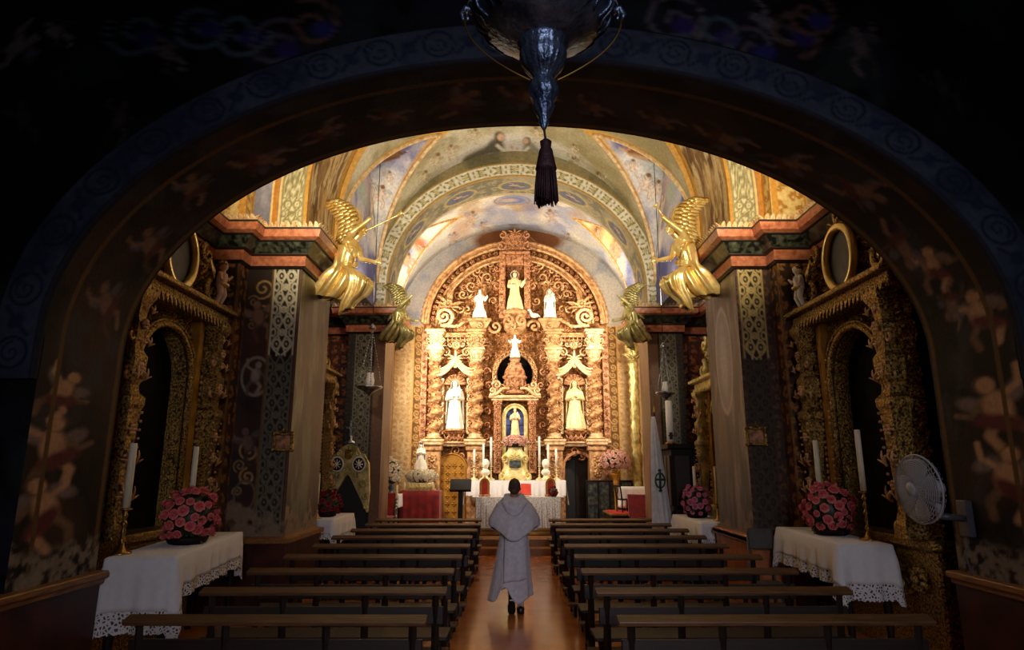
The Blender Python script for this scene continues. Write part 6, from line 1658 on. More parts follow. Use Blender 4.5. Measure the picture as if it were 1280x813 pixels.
# ---- right of the altar
gx, gy = at(770, 600, 17.3)[0], 17.3; zt = at(770, 592, gy)[2]
t = thing('flower_stand', 'tall turned gold pedestal under blush flowers, right of the doorway', 'stand', (gx, gy, FL))
b = MB(); b.lathe([(.16, 0), (.17, .03), (.1, .06), (.05, .12), (.06, .2), (.09, .28), (.05, .36), (.055, zt - FL - .3), (.08, zt - FL - .2), (.05, zt - FL - .12), (.13, zt - FL - .03), (.15, zt - FL)], (gx, gy, FL), 24); b.build('column', 'gilt_stripe', t)
bouquet('flower_vase', (gx, gy, zt), .36, 80, 'rose_pale', 'large ball of blush pink flowers on the gold pedestal', None, 'brass', seed=50, sq=(1.05, .9, .72), vase_h=.12, fsize=1.2)
t = thing('panelled_screen', 'low dark wooden screen with glazed panels behind the gold pedestal', 'screen', (at(760, 620, 17.75)[0], 17.75, FL))
x0, x1 = at(733, 620, 17.75)[0], at(790, 620, 17.75)[0]; zt = at(760, 600, 17.75)[2]
b = MB(); n = 4
for i in range(n + 1): x = x0 + (x1 - x0) * i / n; b.box(x - .025, x + .025, 17.62, 17.68, FL, zt, .005)
b.box(x0, x1, 17.61, 17.69, zt - .05, zt, .008); b.box(x0, x1, 17.62, 17.68, FL, FL + .12, .006); b.build('frame', 'darkwood', t)
for i in range(n): x = x0 + (x1 - x0) * i / n; b = MB(); b.box(x + .02, x + (x1 - x0) / n - .02, 17.645, 17.655, FL + .11, zt - .04); b.build('panel', 'green_marble', t)
tx0, tx1 = at(777, 620, 16.6)[0], 3.5
t = thing('altar_platform', 'dark wooden platform under the red rug, right of the altar', 'platform', (2.88, 16.3, FL))
b = MB(); b.box(2.32, 3.52, 15.65, 17.05, FL, .76, .01); b.build('base', 'darkwood', t); b = MB(); b.box(2.3, 3.54, 15.62, 17.07, .76, .8, .012); b.build('nosing', 'ledge', t)
FL = .8
draped_table('credence_table', tx0, tx1, 16.6, 17.0, at(785, 609, 16.6)[2], 'cloth', 'white clothed credence table right of the doorway', .5)
FL = .3
wc = chair('wooden_chair', (at(781, 630, 16.2)[0], 16.2, .813), PI * .5 + .3, 'darkwood', 'dark wooden spindle back chair in front of the white credence table')
wc.scale = (.7, .7, .66)
chair('upholstered_chair', (at(806, 630, 15.25)[0] - .06, 15.33, FL), PI * .85, 'red', 'crimson upholstered chair at the right edge of the chancel')
t = tag(MB().box(2.36, 3.3, 15.66, 17.0, .8, .812, .004).build('rug', 'carpet'), 'bright red rug on the dark platform right of the altar', 'rug')
def gilt_pillar():
    X, Y = 3.28, 17.4; t = thing('gilded_pillar', 'slender carved gold pillar at the right side of the chancel', 'pillar', (X, Y, FL)); t['kind'] = 'thing'; zt = 5.1
    b = MB(); b.box(X - .17, X + .17, Y - .17, Y + .17, FL, FL + .9, .03); b.build('pedestal', 'gilt_stripe', t)
    b = MB(); b.lathe([(.15, .9), (.13, .96), (.1, 1.0)] + [(.1 + .035 * (i % 2), 1.05 + .12 * i) for i in range(28)] + [(.1, 4.4)], (X, Y, FL), 20, mod=lambda a, z: 1 + .12 * math.sin(6 * a + 9 * z)); b.build('shaft', 'gold_green', t)
    b = MB(); b.lathe([(.1, 4.35), (.13, 4.4), (.12, 4.5), (.2, 4.7), (.22, 4.8)], (X, Y, FL), 20, mod=lambda a, z: 1 + .1 * math.sin(8 * a))
    for k in range(6): a = 2 * PI * k / 6; acanthus(b, X + .1 * math.cos(a), Y + .1 * math.sin(a), FL + 4.4, .3, 0, 0, 3)
    b.build('capital', 'gold_green', t)
gilt_pillar()

# ---- dark confessional, banner and paschal candle by the right chancel pier
def confessional():
    x0, x1, y0, y1, zt = 3.1, 3.9, 12.95, 13.9, 2.32
    t = thing('confessional', 'dark panelled wooden confessional against the right chancel pier', 'confessional', ((x0 + x1) / 2, (y0 + y1) / 2, 0))
    b = MB(); b.box(x0, x1, y0, y1, 0, .14, .01); b.box(x0 + .03, x1 - .03, y0 + .03, y1 - .03, .14, zt - .1, .01); b.build('carcass', 'darkwood', t)
    b = MB(); b.box(x0 - .05, x1 + .05, y0 - .05, y1 + .02, zt - .1, zt, .025); b.build('cornice', 'darkwood', t)
    for (z0, z1) in ((.25, 1.05), (1.15, 2.1)):
        for k in range(3):
            ya = y0 + .08 + .28 * k; b = MB(); b.box(x0 - .0, x0 + .03, ya, ya + .22, z0, z1, .01); b.build('side_panel', 'bench', t)
        for k in range(2):
            xa = x0 + .08 + .37 * k; b = MB(); b.box(xa, xa + .3, y0 - .0, y0 + .03, z0, z1, .01); b.build('front_panel', 'bench', t)
confessional()
X, Y = at(838, 550, 13.3)[0], 13.3
t = thing('paschal_candle', 'thick white paschal candle standing on the dark confessional', 'candle', (X, Y, 2.32))
b = MB(); b.lathe([(.07, 0), (.072, .5), (.07, .86), (.06, .88), (.02, .875)], (X, Y, 2.322), 28); b.build('wax', 'white_wax', t)
b = MB(); b.box(X - .03, X + .03, Y - .085, Y - .06, 2.42, 2.56, .004); b.box(X - .05, X + .05, Y - .083, Y - .06, 2.48, 2.51, .004); b.build('cross_mark', 'black', t)
b = MB(); b.lathe([(.1, 0), (.105, .03), (.074, .05)], (X, Y, 2.322), 20); b.build('dish', 'brass', t)
def banner():
    X, Y = 2.87, 13.06; t = thing('banner', 'white banner with green cross emblem hanging on a pole, right of the pews', 'banner', (X, Y, 0))
    b = MB(); b.lathe([(.15, 0), (.15, .03), (.03, .06)], (X, Y, 0), 20); b.build('pole_base', 'darkwood', t)
    b = MB(); b.tube([(X, Y, .05), (X - .02, Y, 2.95)], .014, 8); b.build('pole', 'darkwood', t)
    b = MB(); b.lathe([(.015, 0), (.035, .03), (.012, .08), (.02, .1), (.003, .16)], (X - .02, Y, 2.93), 12); b.build('finial', 'brass', t)
    rows = []
    def pt(i, u): a = -PI + (PI * 1.25) * i / 40; return (X - .05 + .09 * u + (.03 + .16 * u ** .8) * math.cos(a) * (1 + .16 * math.sin(i * .95)), Y - .02 + (.02 + .1 * u) * math.sin(a) * (1 + .2 * math.sin(i * .8 + 1)), 2.86 - 2.3 * u)
    P = np.array([[pt(i, j / 30) for j in range(31)] for i in range(41)]); b = MB(); b.grid(P); o = b.build('cloth', 'banner', t); o.modifiers.new('s', 'SOLIDIFY').thickness = .004
    b = MB(); cx, cz = X - .0, 1.62
    sf = lambda x, z: (x, Y - .155 - .0, z)
    b.tube([sf(cx, cz - .17), sf(cx, cz + .17)], .022, 6); b.tube([sf(cx - .09, cz + .02), sf(cx + .09, cz + .02)], .022, 6)
    for s in (-1, 1): b.tube([sf(cx + s * .02 * 0 + s * .09 * math.sin(q), cz + .14 * math.cos(q) * 1.0) for q in [PI * j / 12 for j in range(13)]], .016, 6)
    for (dx, dz) in ((0, .19), (0, -.19)): b.ell(sf(cx + dx, cz + dz), (.035, .012, .03), 8, 6)
    b.build('cross_emblem', 'banner_green', t)
banner()
# ---- hanging lamps either side of the chancel arch
def hanging_lamp(X, Y, zb, k, lab):
    t = thing('hanging_lamp', lab, 'lamp', (X, Y, zb), 'silver lamps hanging by the chancel arch')
    b = MB(); b.lathe([(.02, -.12 * k), (.05, -.08 * k), (.12 * k, -.03 * k), (.19 * k, .0), (.2 * k, .03), (.17 * k, .035), (.08 * k, .02)], (X, Y, zb), 28, mod=lambda a, z: 1 + .03 * math.sin(10 * a)); b.build('dish', 'silver', t)
    b = MB(); b.lathe([(.06 * k, .03), (.07 * k, .12 * k), (.05 * k, .2 * k), (.055 * k, .24 * k)], (X, Y, zb), 20); b.build('glass_cup', 'white_wax', t)
    ap = zb + .95 * k
    for i in range(4):
        a = 2 * PI * i / 4 + .3; b = MB(); n = 22; p0, p1 = Vector((X + .18 * k * math.cos(a), Y + .18 * k * math.sin(a), zb + .03)), Vector((X, Y, ap))
        for j in range(n): c = p0.lerp(p1, (j + .5) / n); b.ell(c, (.011, .011, .022), 6, 5)
        b.build('chain', 'silver', t)
    b = MB(); b.lathe([(.015, .0), (.06 * k, .02), (.05 * k, .06), (.015, .12)], (X, Y, ap - .02), 18); b.build('crown_plate', 'silver', t)
    b = MB(); b.tube([(X, Y, ap + .08), (X, Y, V1.zs + max(float(V1.barrel(X)), float(V1.lun(Y))))], .007, 6); b.build('suspension_rod', 'black_line', t)
x, y, z = at(462, 485, 12.6); hanging_lamp(x, y, z, 1.25, 'larger silver hanging lamp left of the chancel arch')
x, y, z = at(832, 492, 12.4); hanging_lamp(x, y, z, .95, 'smaller silver hanging lamp right of the chancel arch')
# ---- gilded litter front on the left
def litter():
    Y = 13.35; x0, x1 = -3.72, -2.86; zt = 2.34; xm = (x0 + x1) / 2
    t = thing('gilded_litter_front', 'pale gold carved panel with medallions and tent shaped opening, left of the pews', 'shrine', (xm, Y, 0)); t['kind'] = 'thing'
    out = [(x0, 1.0), (x0 - .02, 1.4), (x0 + .02, 1.95), (x0 + .12, 2.13), (x0 + .22, 2.15), (xm - .16, 2.26), (xm, zt), (xm + .16, 2.26), (x1 - .22, 2.15), (x1 - .12, 2.13), (x1 - .02, 1.95), (x1 + .02, 1.4), (x1, 1.0), (x1 - .02, 1.0), (xm + .05, 1.68), (xm, 1.73), (xm - .05, 1.68), (x0 + .02, 1.0)]
    b = MB(); b.prism(out[::-1], Y - .04, Y + .06); rgk = random.Random(4)
    for s in (-1, 1):
        for (dx, z, r) in ((.34, 2.02, .06), (.34, 1.55, .09), (.2, 2.14, .06), (.38, 1.3, .07), (.2, 1.72, .06), (.4, 1.1, .05), (.06, 1.8, .06)): leaf_scroll(b, xm + s * dx, Y - .03, z, r, PI / 2, s, .02, depth=.02)
    b.build('panel', 'gold_green', t)
    for s in (-1, 1):
        b = MB(); b.ell((xm + s * .22, Y - .05, 1.93), (.125, .02, .14), 24, 8); o = b.build('medallion', 'black', t)
        b = MB(); b.tube([(xm + s * .22 + .125 * math.cos(q), Y - .06, 1.93 + .14 * math.sin(q)) for q in [2 * PI * j / 32 for j in range(33)]], .014, 6, cap=False)
        for k in range(4): q = PI * k / 4; b.tube([(xm + s * .22 - .085 * math.cos(q), Y - .075, 1.93 - .095 * math.sin(q)), (xm + s * .22 + .085 * math.cos(q), Y - .075, 1.93 + .095 * math.sin(q))], .012 if s > 0 else .006, 6)
        b.build('emblem', 'ivory', o)
    b = MB(); b.ell((xm, Y - .05, 2.12), (.085, .03, .1), 20, 8); acanthus(b, xm, Y - .04, 2.17, .12, 0, 0, 5); b.build('crest', 'gilt_dark', t)
    b = MB(); b.prism([(x0 + .02, .02), (x1 - .02, .02), (x1 - .02, 1.1), (xm, 1.82), (x0 + .02, 1.1)], Y + .08, Y + .12); b.box(x0, x0 + .05, Y + .06, Y + .1, 0, 1.02, .01); b.box(x1 - .05, x1, Y + .06, Y + .1, 0, 1.02, .01); b.build('shade_sheet_legs', 'black', t)  # black sheet paints the shade inside the opening; side legs are supports
    g = thing('silver_cross', 'small silver cross standing on the pale gold litter panel', 'cross', (xm, Y, zt))
    b = MB(); b.lathe([(.1, 0), (.11, .03), (.04, .08), (.05, .14), (.02, .18)], (xm, Y + .01, zt - .005), 18); b.build('base', 'silver', g)
    b = MB(); b.box(xm - .018, xm + .018, Y, Y + .02, zt + .16, zt + .44, .004); b.box(xm - .09, xm + .09, Y, Y + .02, zt + .3, zt + .335, .004); b.ell((xm, Y, zt + .44), .025, 8, 6); b.build('cross', 'silver', g)
litter()

# ================================================================ SIDE ALTARPIECES
def side_altar(name, lab, X, sd, y0, y1, zc, hi, mats, oval=True, seed=1, depth=.3, group=None):
    """sd=-1 left wall (front towards +x). X is the front plane."""
    g0, g1, gs = mats
    t = thing(name, lab, 'altarpiece', (X, (y0 + y1) / 2, 0), group)
    o = -sd   # outwards
    def TO(x, y, z): return (X - o * y, x, z)      # local (along, depth into wall, up) -> world
    class W(MB):
        pass
    def mb():
        b = MB(); b.T = Matrix(((0, -o, 0, X), (1, 0, 0, 0), (0, 0, 1, 0), (0, 0, 0, 1))); return b
    L = y1 - y0; ym = (y0 + y1) / 2
    # local y: negative = towards the nave
    b = mb(); b.box(y0 - .05, y1 + .05, -.05, depth, 0, 1.1, .02); b.box(y0 - .1, y1 + .1, -.12, depth, 1.1, 1.2, .03)
    for i in range(5): y = y0 + .25 + (L - .5) * i / 4; rosette(b, y, -.05, .8, .14, 7); 
    for i in range(4): y = y0 + .45 + (L - .5) * i / 4; leaf_scroll(b, y, -.04, .75, .13, PI / 2, 1 if i < 2 else -1, .03)
    b.build('pedestal', g0, t)
    # carved back either side of the niche
    nw = L * .27
    n1, n2 = int(L / .022), int((zc - 1.2) / .022)
    A, Z = np.meshgrid(np.linspace(y0, y1, n1), np.linspace(1.2, zc, n2), indexing='ij')
    rl = scroll_relief(np.abs(A - ym), Z, .16, seed) * .07 + .04 * scroll_relief(np.abs(A - ym), Z, .07, seed + 4)
    nz = zc - nw - .18
    inn = (np.abs(A - ym) < nw) & ((Z < nz) | (np.hypot(A - ym, Z - nz) < nw))
    dp = np.where(inn, depth * .85, .1 - rl)
    b = mb(); b.grid(np.stack([A, dp, Z], -1), 0, False)
    b.build('carved_back', g0, t)
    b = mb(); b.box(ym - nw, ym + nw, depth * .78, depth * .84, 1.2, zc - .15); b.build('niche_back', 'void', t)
    b = mb(); pts = [(ym - nw, .0, 1.2), (ym - nw, 0, nz)] + [(ym - nw * math.cos(PI * i / 20), 0, nz + nw * math.sin(PI * i / 20)) for i in range(1, 20)] + [(ym + nw, 0, nz), (ym + nw, 0, 1.2)]
    b.tube(pts, .045, 8); b.tube([(ym + (x - ym) * 1.12, -.02, z + (.05 if z > nz else 0)) for x, y, z in pts], .02, 6)
    for sgn in (-1, 1):
        for k in (1.06, 1.2, 1.34):
            z = 1.3
            while z < nz + .1: b.ell((ym + sgn * nw * k, -.04, z), (.018, .02, .024), 6, 5, 1); z += .075
    b.build('niche_arch', [g0, gs], t)
    # estipite columns: tapered shaft, block, leafy bulb, capital
    for sgn in (-1, 1):
        ya = ym + sgn * (L / 2 - .2); H = zc - 1.2; k = .82
        b = mb()
        def sq(y, d, z, w, w2=None): w2 = w2 or w; return [(ya - w, d - w2, z), (ya + w, d - w2, z), (ya + w, d + w2, z), (ya - w, d + w2, z)]
        dd = -.14
        prof = [(0, .13), (.05, .13), (.07, .1), (.12, .07), (.5, .135), (.52, .16), (.55, .16), (.57, .1), (.6, .09), (.63, .13), (.72, .14), (.74, .1), (.78, .07), (.82, .11), (.86, .12), (.88, .08), (.93, .1), (.97, .16), (1.0, .17)]
        b.loft([sq(0, dd, 1.2 + H * z, w * k, w * k * .9) for z, w in prof], smooth=False)
        for z, h in ((.14, .3), (.28, .3), (.62, .26), (.76, .22), (.9, .2)):
            for da in (-.07, .07): acanthus(b, ya + da, dd - .1, 1.2 + H * z, h * .5, da * 3, 1, 3)
        for z in (.2, .32, .42, .67, .85): rosette(b, ya, dd - .09, 1.2 + H * z, .065, 6, 1)
        for s2 in (-1, 1):
            for z in (.64, .8): leaf_scroll(b, ya + s2 * .13, dd, 1.2 + H * z, .07, PI / 2, s2, .018, mi=1)
            z = .14
            while z < .5: b.ell((ya + s2 * (.06 + .05 * z / .5), dd - .1 - .02 * z, 1.2 + H * z), .016, 6, 5, 1); z += .035
        b.build('estipite_column', [g0, gs], t)
        b = mb(); yp = ya - sgn * .24; b.box(yp - .06, yp + .06, -.06, .1, 1.2, zc, .012); b.build('plain_pilaster', 'gilt_stripe', t)
    # entablature with hanging leaf fringe
    b = mb(); b.box(y0 - .04, y1 + .04, -.2, depth, zc, zc + .06, .015); b.box(y0 - .02, y1 + .02, -.17, depth, zc + .06, zc + .18, .01); b.box(y0 - .09, y1 + .09, -.28, depth, zc + .18, zc + .24, .02)
    for i in range(int(L / .09)): y = y0 + .045 + i * .09; b.add([(y - .04, -.22, zc + .06), (y + .04, -.22, zc + .06), (y, -.24, zc - .06), (y, -.18, zc + .05)], [(0, 2, 1), (0, 3, 2), (1, 2, 3)])
    b.build('entablature', g0, t)
    # attic: carved panel with oval frame and side scrolls
    z0 = zc + .24; Ha = hi - z0
    A, Z = np.meshgrid(np.linspace(y0 + .1, y1 - .1, int(L / .025)), np.linspace(0, 1, int(Ha / .025)), indexing='ij')
    top = Ha * (1 - .45 * (np.abs(A - ym) / (L / 2)) ** 2.2); ZZ = z0 + Z * top
    rl = scroll_relief(np.abs(A - ym), ZZ, .22, seed + 2) * .1 + .04 * scroll_relief(np.abs(A - ym), ZZ, .09, seed + 7)
    b = mb(); b.grid(np.stack([A, .14 - rl, ZZ], -1), 0, False)
    for sgn in (-1, 1): leaf_scroll(b, ym + sgn * L * .38, .0, z0 + .2, .18, PI / 2, sgn, .045); leaf_scroll(b, ym + sgn * L * .28, .0, z0 + Ha * .7, .14, PI / 2, sgn, .038)
    acanthus(b, ym, .02, hi - .14, .3, 0, 0, 7); b.build('attic', g0, t)
    if oval:
        b = mb(); r1, r2 = .34, Ha * .42; cz = z0 + Ha * .48
        b.tube([(ym + r1 * math.cos(q), -.04, cz + r2 * math.sin(q)) for q in [2 * PI * j / 48 for j in range(49)]], .05, 8, cap=False); fr = b.build('oval_frame', 'gold', t)
        b = mb(); b.grid(np.array([[(ym + r * r1 * math.cos(q), .0, cz + r * r2 * math.sin(q)) for r in (.01, .5, 1)] for q in [2 * PI * j / 40 for j in range(41)]])); b.build('oval_painting', 'grey_board', t)
    return t
DG = ('gilt_dark', 'gold', 'gilt')
side_altar('side_altarpiece', 'dark gilded side altarpiece with an oval frame on the near left wall', -4.06, -1, 6.4, 8.65, 3.72, 4.9, DG, True, 2)
side_altar('side_altarpiece', 'dark gilded side altarpiece with an oval frame on the near right wall', 4.08, 1, 6.5, 8.8, 3.72, 4.9, DG, True, 5)
side_altar('side_altarpiece', 'bright gilded side altarpiece beyond the right pier', 3.8, 1, 11.1, 12.85, 3.3, 4.5, ('gold_green', 'gold', 'gilt'), False, 8, .55)
side_altar('side_altarpiece', 'gilded side altarpiece beyond the left pier', -3.75, -1, 11.2, 13.1, 3.5, 4.6, ('gilt_dark', 'gold', 'gilt'), False, 9, .5)
def cherub(loc, h, fx, lab, m='skin_p'):
    t = thing('cherub_figure', lab, 'statue', loc, 'cherubs on the side altarpieces'); X, Y, Z = loc; q = lambda a, d, z: (X + fx * d * h, Y + a * h, Z + z * h)
    b = MB(); b.tube([q(0, 0, .42), q(.01, 0, .6), q(0, .02, .72)], [.11 * h, .12 * h, .1 * h], 12); b.ell(q(0, .02, .88), (.1 * h, .1 * h, .115 * h), 14, 10); b.tube([q(0, .02, .72), q(0, .02, .82)], [.06 * h, .05 * h], 8)
    for s in (-1, 1):
        b.tube([q(s * .06, 0, .44), q(s * .09, .05, .24), q(s * .08, -.02, .02)], [.08 * h, .06 * h, .035 * h], 10); b.tube([q(s * .1, 0, .7), q(s * .2, .06, .62), q(s * .26, .12, .72 if s > 0 else .5)], [.05 * h, .042 * h, .025 * h], 8)
    remesh(b.build('figure', m, t), .01, 2)
    b = MB(); b.ell(q(0, -.0, .92), (.115 * h, .115 * h, .1 * h), 12, 8, mod=lambda a, p: 1 + .1 * math.sin(8 * a)); b.build('hair', 'gilt_dark', t)
    for s in (-1, 1):
        b = MB()
        for k in range(5): b.ell(q(s * (.14 + .05 * k), -.1, .66 + .05 * k - .0), (.02 * h, .035 * h, (.12 - .012 * k) * h), 8, 6)
        b.build('wing', 'gold', t)
    b = MB(); b.ell(q(0, .05, .45), (.13 * h, .13 * h, .06 * h), 12, 8); b.build('loincloth', 'gold', t)
    b = MB(); b.lathe([(.16 * h, -.06 * h), (.17 * h, -.02 * h), (.13 * h, .0)], (X, Y, Z + .0), 16); b.build('base', 'gilt_dark', t)
cherub((-3.92, 8.42, 4.0), .62, 1, 'painted cherub standing on the near left side altarpiece')
cherub((3.94, 8.57, 4.0), .62, -1, 'painted cherub standing on the near right side altarpiece', 'ivory')
# small framed plaques on the piers
for (u, v, y, lab) in ((354, 552, 9.2, 'small gilt framed plaque on the left pier'), (945, 545, 9.2, 'small gilt framed plaque on the right pier')):
    x, _, z = at(u, v, y - .03); t = thing('framed_plaque', lab, 'picture', (x, y, z), 'framed plaques on the piers')
    b = MB()
    for (a0, a1, c0, c1) in ((-.15, .15, .09, .13), (-.15, .15, -.13, -.09), (-.15, -.1, -.13, .13), (.1, .15, -.13, .13)): b.box(x + a0, x + a1, y - .06, y - .002, z + c0, z + c1, .012)
    for sx in (-1, 1):
        for sz in (-1, 1): b.ell((x + sx * .13, y - .05, z + sz * .11), .035, 8, 6)
    acanthus(b, x, y - .03, z + .12, .09, 0, 0, 5); b.build('frame', 'gilt_dark', t)
    b = MB(); b.box(x - .11, x + .11, y - .025, y - .004, z - .1, z + .1); b.build('plaque', 'gilt_red', t)
x, y, z = at(946, 674, 9.0)
t = thing('folding_chair', 'small grey backed chair beside the right pier', 'chair', (x + .05, 9.0, 0))
b = MB(); b.box(x - .12, x + .2, 8.98, 9.02, z - .12, z + .14, .02); b.build('backrest', 'grey_board', t)
for dx in (-.12, .2): b = MB(); b.tube([(x + dx, 9.0, z + .1), (x + dx, 9.0, 0)], .014, 8); b.build('rear_leg', 'plastic_d', t); b = MB(); b.tube([(x + dx, 8.98, .42), (x + dx, 8.62, 0)], .014, 8); b.build('front_leg', 'plastic_d', t)
b = MB(); b.box(x - .13, x + .21, 8.62, 8.99, .41, .44, .015); b.build('seat', 'grey_board', t)

# ================================================================ GOLD ANGELS
def feather_wing(b, arm, tipdir, lens, n, w, yb=0.0, rows=3, downdir=None):
    """feathers laid along the arm polyline; tipdir/downdir end and start feather directions"""
    A = [Vector(p) for p in arm]; seg = [(A[i + 1] - A[i]).length for i in range(len(A) - 1)]; T = sum(seg)
    def pos(t):
        d = t * T
        for i, s in enumerate(seg):
            if d <= s or i == len(seg) - 1: return A[i].lerp(A[i + 1], min(1, d / s))
            d -= s
    b.tube([pos(i / 12) for i in range(13)], [.05 - .025 * i / 12 for i in range(13)], 10)
    dn, tp = Vector(downdir).normalized(), Vector(tipdir).normalized()
    for r in range(rows):
        m = n - 2 * r
        for i in range(m):
            t = .06 + .94 * i / (m - 1); d = (dn * (1 - t) + tp * t).normalized()
            L = (lens[0] * (1 - t) + lens[1] * t) * (1 - .3 * r); p0 = pos(t) + Vector((0, -.018 * r - .004 * (i % 2), 0))
            side = d.cross(Vector((0, 1, 0))).normalized(); ww = w * (1 - .12 * r)
            ctr = []
            for k, u in enumerate((0, .2, .45, .7, .9, 1.0)):
                ctr.append((p0 + d * L * u + Vector((0, -.05 * math.sin(u * 2.4), 0)) + side * (.08 * L * u * u), ww * (.55, .95, 1.0, .85, .55, .12)[k]))
            rings = []
            for c, h in ctr: rings.append([tuple(c + side * h), tuple(c + Vector((0, -.014, 0))), tuple(c - side * h), tuple(c + Vector((0, .012, 0)))])
            b.loft(rings, True, True, 0, True)
def angel(name, lab, Y, P, mirror, k, m, trumpet=None, sc=1.0):
    """P maps a picture-plane offset (du, dv, dy) in pixels/metres to the place of the angel"""
    t = thing(name, lab, 'statue', P(0, 0, 0), 'gilded angels on the cornices')
    b = MB(); R = lambda *p: [P(*q) for q in p]
    K = k   # metres per pixel
    # torso, neck and head
    b.tube(R((5, 20, 0), (-1, 6, 0), (3, -10, -.02), (8, -22, -.03), (13, -30, -.04)), [11 * K, 9.5 * K, 12 * K, 12.5 * K, 6 * K], 16, flat=.8)
    b.tube(R((13, -30, -.04), (18, -37, -.06)), [4.6 * K, 4.2 * K], 10)
    hd = P(22, -43, -.08); b.ell(hd, (6.6 * K, 7.4 * K, 8.2 * K), 18, 14); b.ell(P(28, -42, -.1), (2.2 * K, 1.8 * K, 2 * K), 8, 6); b.ell(P(25.5, -37.5, -.1), (3 * K, 3 * K, 2.6 * K), 8, 6)
    # arms
    b.tube(R((2, -27, -.06), (12, -36, -.2), (30, -50, -.22)), [5.2 * K, 4.4 * K, 2.8 * K], 10)
    hx = P(32, -52, -.22); b.tube([P(29, -49, -.22), hx], [3 * K, 3.2 * K], 8)
    for q in range(4): b.tube([P(31 + q * 1.1, -53 + q * .7, -.245), P(33 + q * 1.1, -56 + q * .7, -.25), P(35 + q, -54 + q * .7, -.22)], [1.1 * K, 1 * K, .8 * K], 6)
    b.tube([P(30, -50, -.2), P(32, -54, -.19), P(35, -55, -.2)], [1.3 * K, 1.1 * K, .9 * K], 6)
    b.tube(R((15, -24, .04), (22, -6, -.02), (40, 0, -.12)), [5 * K, 4 * K, 2.6 * K], 10)
    hb = [P(40, 0, -.12), P(44, 1, -.13)]; b.tube(hb, [2.7 * K, 3 * K], 8)
    for q in range(4): b.tube([P(44, -1.5 + q * 1.2, -.13), P(48, -2 + q * 1.6, -.14), P(50.5, -.5 + q * 1.6, -.13)], [1 * K, .9 * K, .7 * K], 6)
    b.tube([P(42, -1, -.12), P(44, -4.5, -.13), P(47, -5.5, -.13)], [1.2 * K, 1 * K, .8 * K], 6)
    # legs: one knee forward, one trailing behind
    b.tube(R((7, 20, -.02), (31, 24, -.12), (16, 44, -.04), (10, 54, -.02)), [8.5 * K, 7 * K, 4.6 * K, 3.2 * K], 12); b.tube(R((10, 53, -.02), (16, 59, -.06)), [3.2 * K, 2 * K], 8)
    b.tube(R((0, 20, .02), (-12, 36, .05), (-26, 44, .08)), [8.5 * K, 6 * K, 4 * K], 12)
    remesh(b.build('figure', m, t), 1.15 * K, 3)
    # hair
    b = MB(); b.ell(P(20.5, -45, -.06), (7.2 * K, 7.6 * K, 7.6 * K), 16, 12, mod=lambda a, p: 1 + .09 * math.sin(7 * a + 5 * p)); b.ell(P(15, -40, -.04), (4 * K, 5 * K, 5 * K), 10, 8); b.build('hair', m, t)
    # robe: pleated skirt swept back over the legs
    def cloth(centres, n=60, amp=.12, fold=9, ph=0):
        rows = []
        for (du, dv, dy, rx, rz, ry) in centres:
            i0 = len(rows); row = []
            for j in range(n):
                a = 2 * PI * j / n; kk = 1 + amp * min(1, i0 / 3) * math.sin(fold * a + ph + i0 * .35) + amp * .5 * min(1, i0 / 3) * math.sin((fold + 5) * a + i0 * .5)
                c = P(du + rx * math.cos(a) * kk, dv + rz * math.cos(a) * kk, dy + ry * math.sin(a) * kk); row.append(c)
            rows.append(row)
        return rows
    def smooth_rows(R, mlt=4):
        R = [np.array(r) for r in R]; out = []
        for i in range(len(R) - 1):
            p0, p1, p2, p3 = R[max(i - 1, 0)], R[i], R[i + 1], R[min(i + 2, len(R) - 1)]
            for q in range(mlt):
                s = q / mlt; out.append(.5 * (2 * p1 + (p2 - p0) * s + (2 * p0 - 5 * p1 + 4 * p2 - p3) * s * s + (3 * p1 - p0 - 3 * p2 + p3) * s ** 3))
        out.append(R[-1]); return out
    b = MB(); b.loft(smooth_rows(cloth([(4, -20, -.03, 12.5, 3, .15), (1, -6, -.02, 11, 2, .14), (0, 4, 0, 11, 1, .15), (-2, 14, 0, 15, 3, .18), (-8, 25, .02, 17, 5, .19), (-15, 36, .04, 18, 4, .18), (-21, 43, .06, 17, 2, .16)], 72, .2, 7)), False, False)
    o = b.build('robe', m, t); o.modifiers.new('s', 'SOLIDIFY').thickness = .012
    b = MB(); b.loft(smooth_rows(cloth([(6, 6, -.02, 12, 4, .15), (16, 13, -.05, 16, 7, .16), (22, 23, -.08, 15, 5, .15), (19, 38, -.06, 12, 2, .13), (11, 50, -.04, 10, -3, .12), (6, 61, -.03, 7, -4, .09)], 72, .22, 6, 1)), False, False)
    o = b.build('skirt_fold', m, t); o.modifiers.new('s', 'SOLIDIFY').thickness = .012
    b = MB()
    for q in range(3): b.tube(R((-10, -2 + q * 2, .05), (0, 3 + q * 2, -.17), (12, 2 + q * 2.4, -.15), (16, -2 + q * 2, .0)), 2 * K, 8)
    b.tube(R((-6, -28, .02), (4, -22, -.16), (10, -10, -.19), (14, 2, -.15)), [2.2 * K, 3 * K, 2.6 * K, 1.6 * K], 8, flat=.6)
    b.build('sash', m, t)
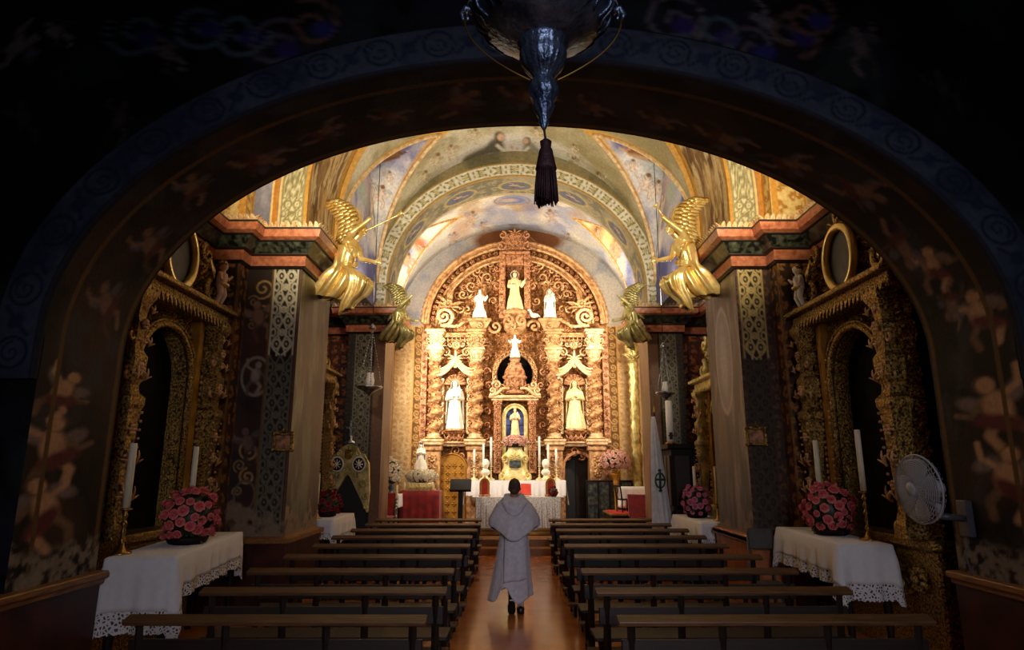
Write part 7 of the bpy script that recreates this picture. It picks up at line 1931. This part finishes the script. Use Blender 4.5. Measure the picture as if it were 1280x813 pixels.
    ux = P(1, 0, 0)[0] - P(0, 0, 0)[0]; sx = 1 if ux > 0 else -1
    b = MB(); feather_wing(b, [P(-2, -26, .12), P(9, -46, .13), P(14, -62, .14), P(11, -75, .16), P(0, -86, .2), P(-11, -91, .22)], (-sx * .95, 0, -.12), (.44 * sc, .36 * sc), 17, .06 * sc, downdir=(-sx * .72, 0, -.7)); b.build('wing', m, t)
    b = MB(); feather_wing(b, [P(-6, -24, .2), P(-16, -36, .3), P(-24, -40, .36)], (-sx * .7, 0, -.5), (.24 * sc, .26 * sc), 8, .055 * sc, downdir=(-sx * .3, 0, -.9)); b.build('wing', m, t)
    if trumpet is not None:
        (a0, a1, a2), (c0, c1, c2) = trumpet
        b = MB(); p0, p1 = Vector(P(a0, a1, a2)), Vector(P(c0, c1, c2)); n = 20
        b.tube([p0.lerp(p1, i / n) for i in range(n + 1)], [.008 + .004 * i / n + (.05 * ((i - 15) / 5) ** 2 if i > 15 else 0) for i in range(n + 1)], 14); b.build('trumpet', m, t)
    b = MB(); b.tube([P(-4, 10, .1), P(-14, 4, .4)], 2.4 * K, 8); b.build('wall_bracket', 'black_line', t)
    return t
def plane(u0, v0, Y, k, mir):
    c = at(u0, v0, Y)
    return lambda du, dv, dy: (c[0] + mir * du * k, Y + dy, c[2] - dv * k)
KA = .0128
angel('trumpet_angel', 'large gold angel blowing a long trumpet on the left pier cornice', 9.95, plane(430, 330, 9.95, KA, 1), 1, KA, 'gold', ((26, -38, -.17), (74, -62, -.2)))
angel('trumpet_angel', 'large gold angel blowing a trumpet on the right pier cornice', 9.95, plane(861, 328, 9.95, KA, -1), -1, KA, 'gold', ((24, -42, -.17), (44, -68, -.3)))
KB = .0175 * .56
angel('winged_angel', 'smaller dull gold angel on the left capital of the chancel arch', 13.75, plane(497, 402, 13.7, KB, 1), 1, KB, 'gold_green', None, .8)
angel('winged_angel', 'smaller dull gold angel on the right capital of the chancel arch', 13.75, plane(791, 402, 13.7, KB, -1), -1, KB, 'gold_green', None, .8)
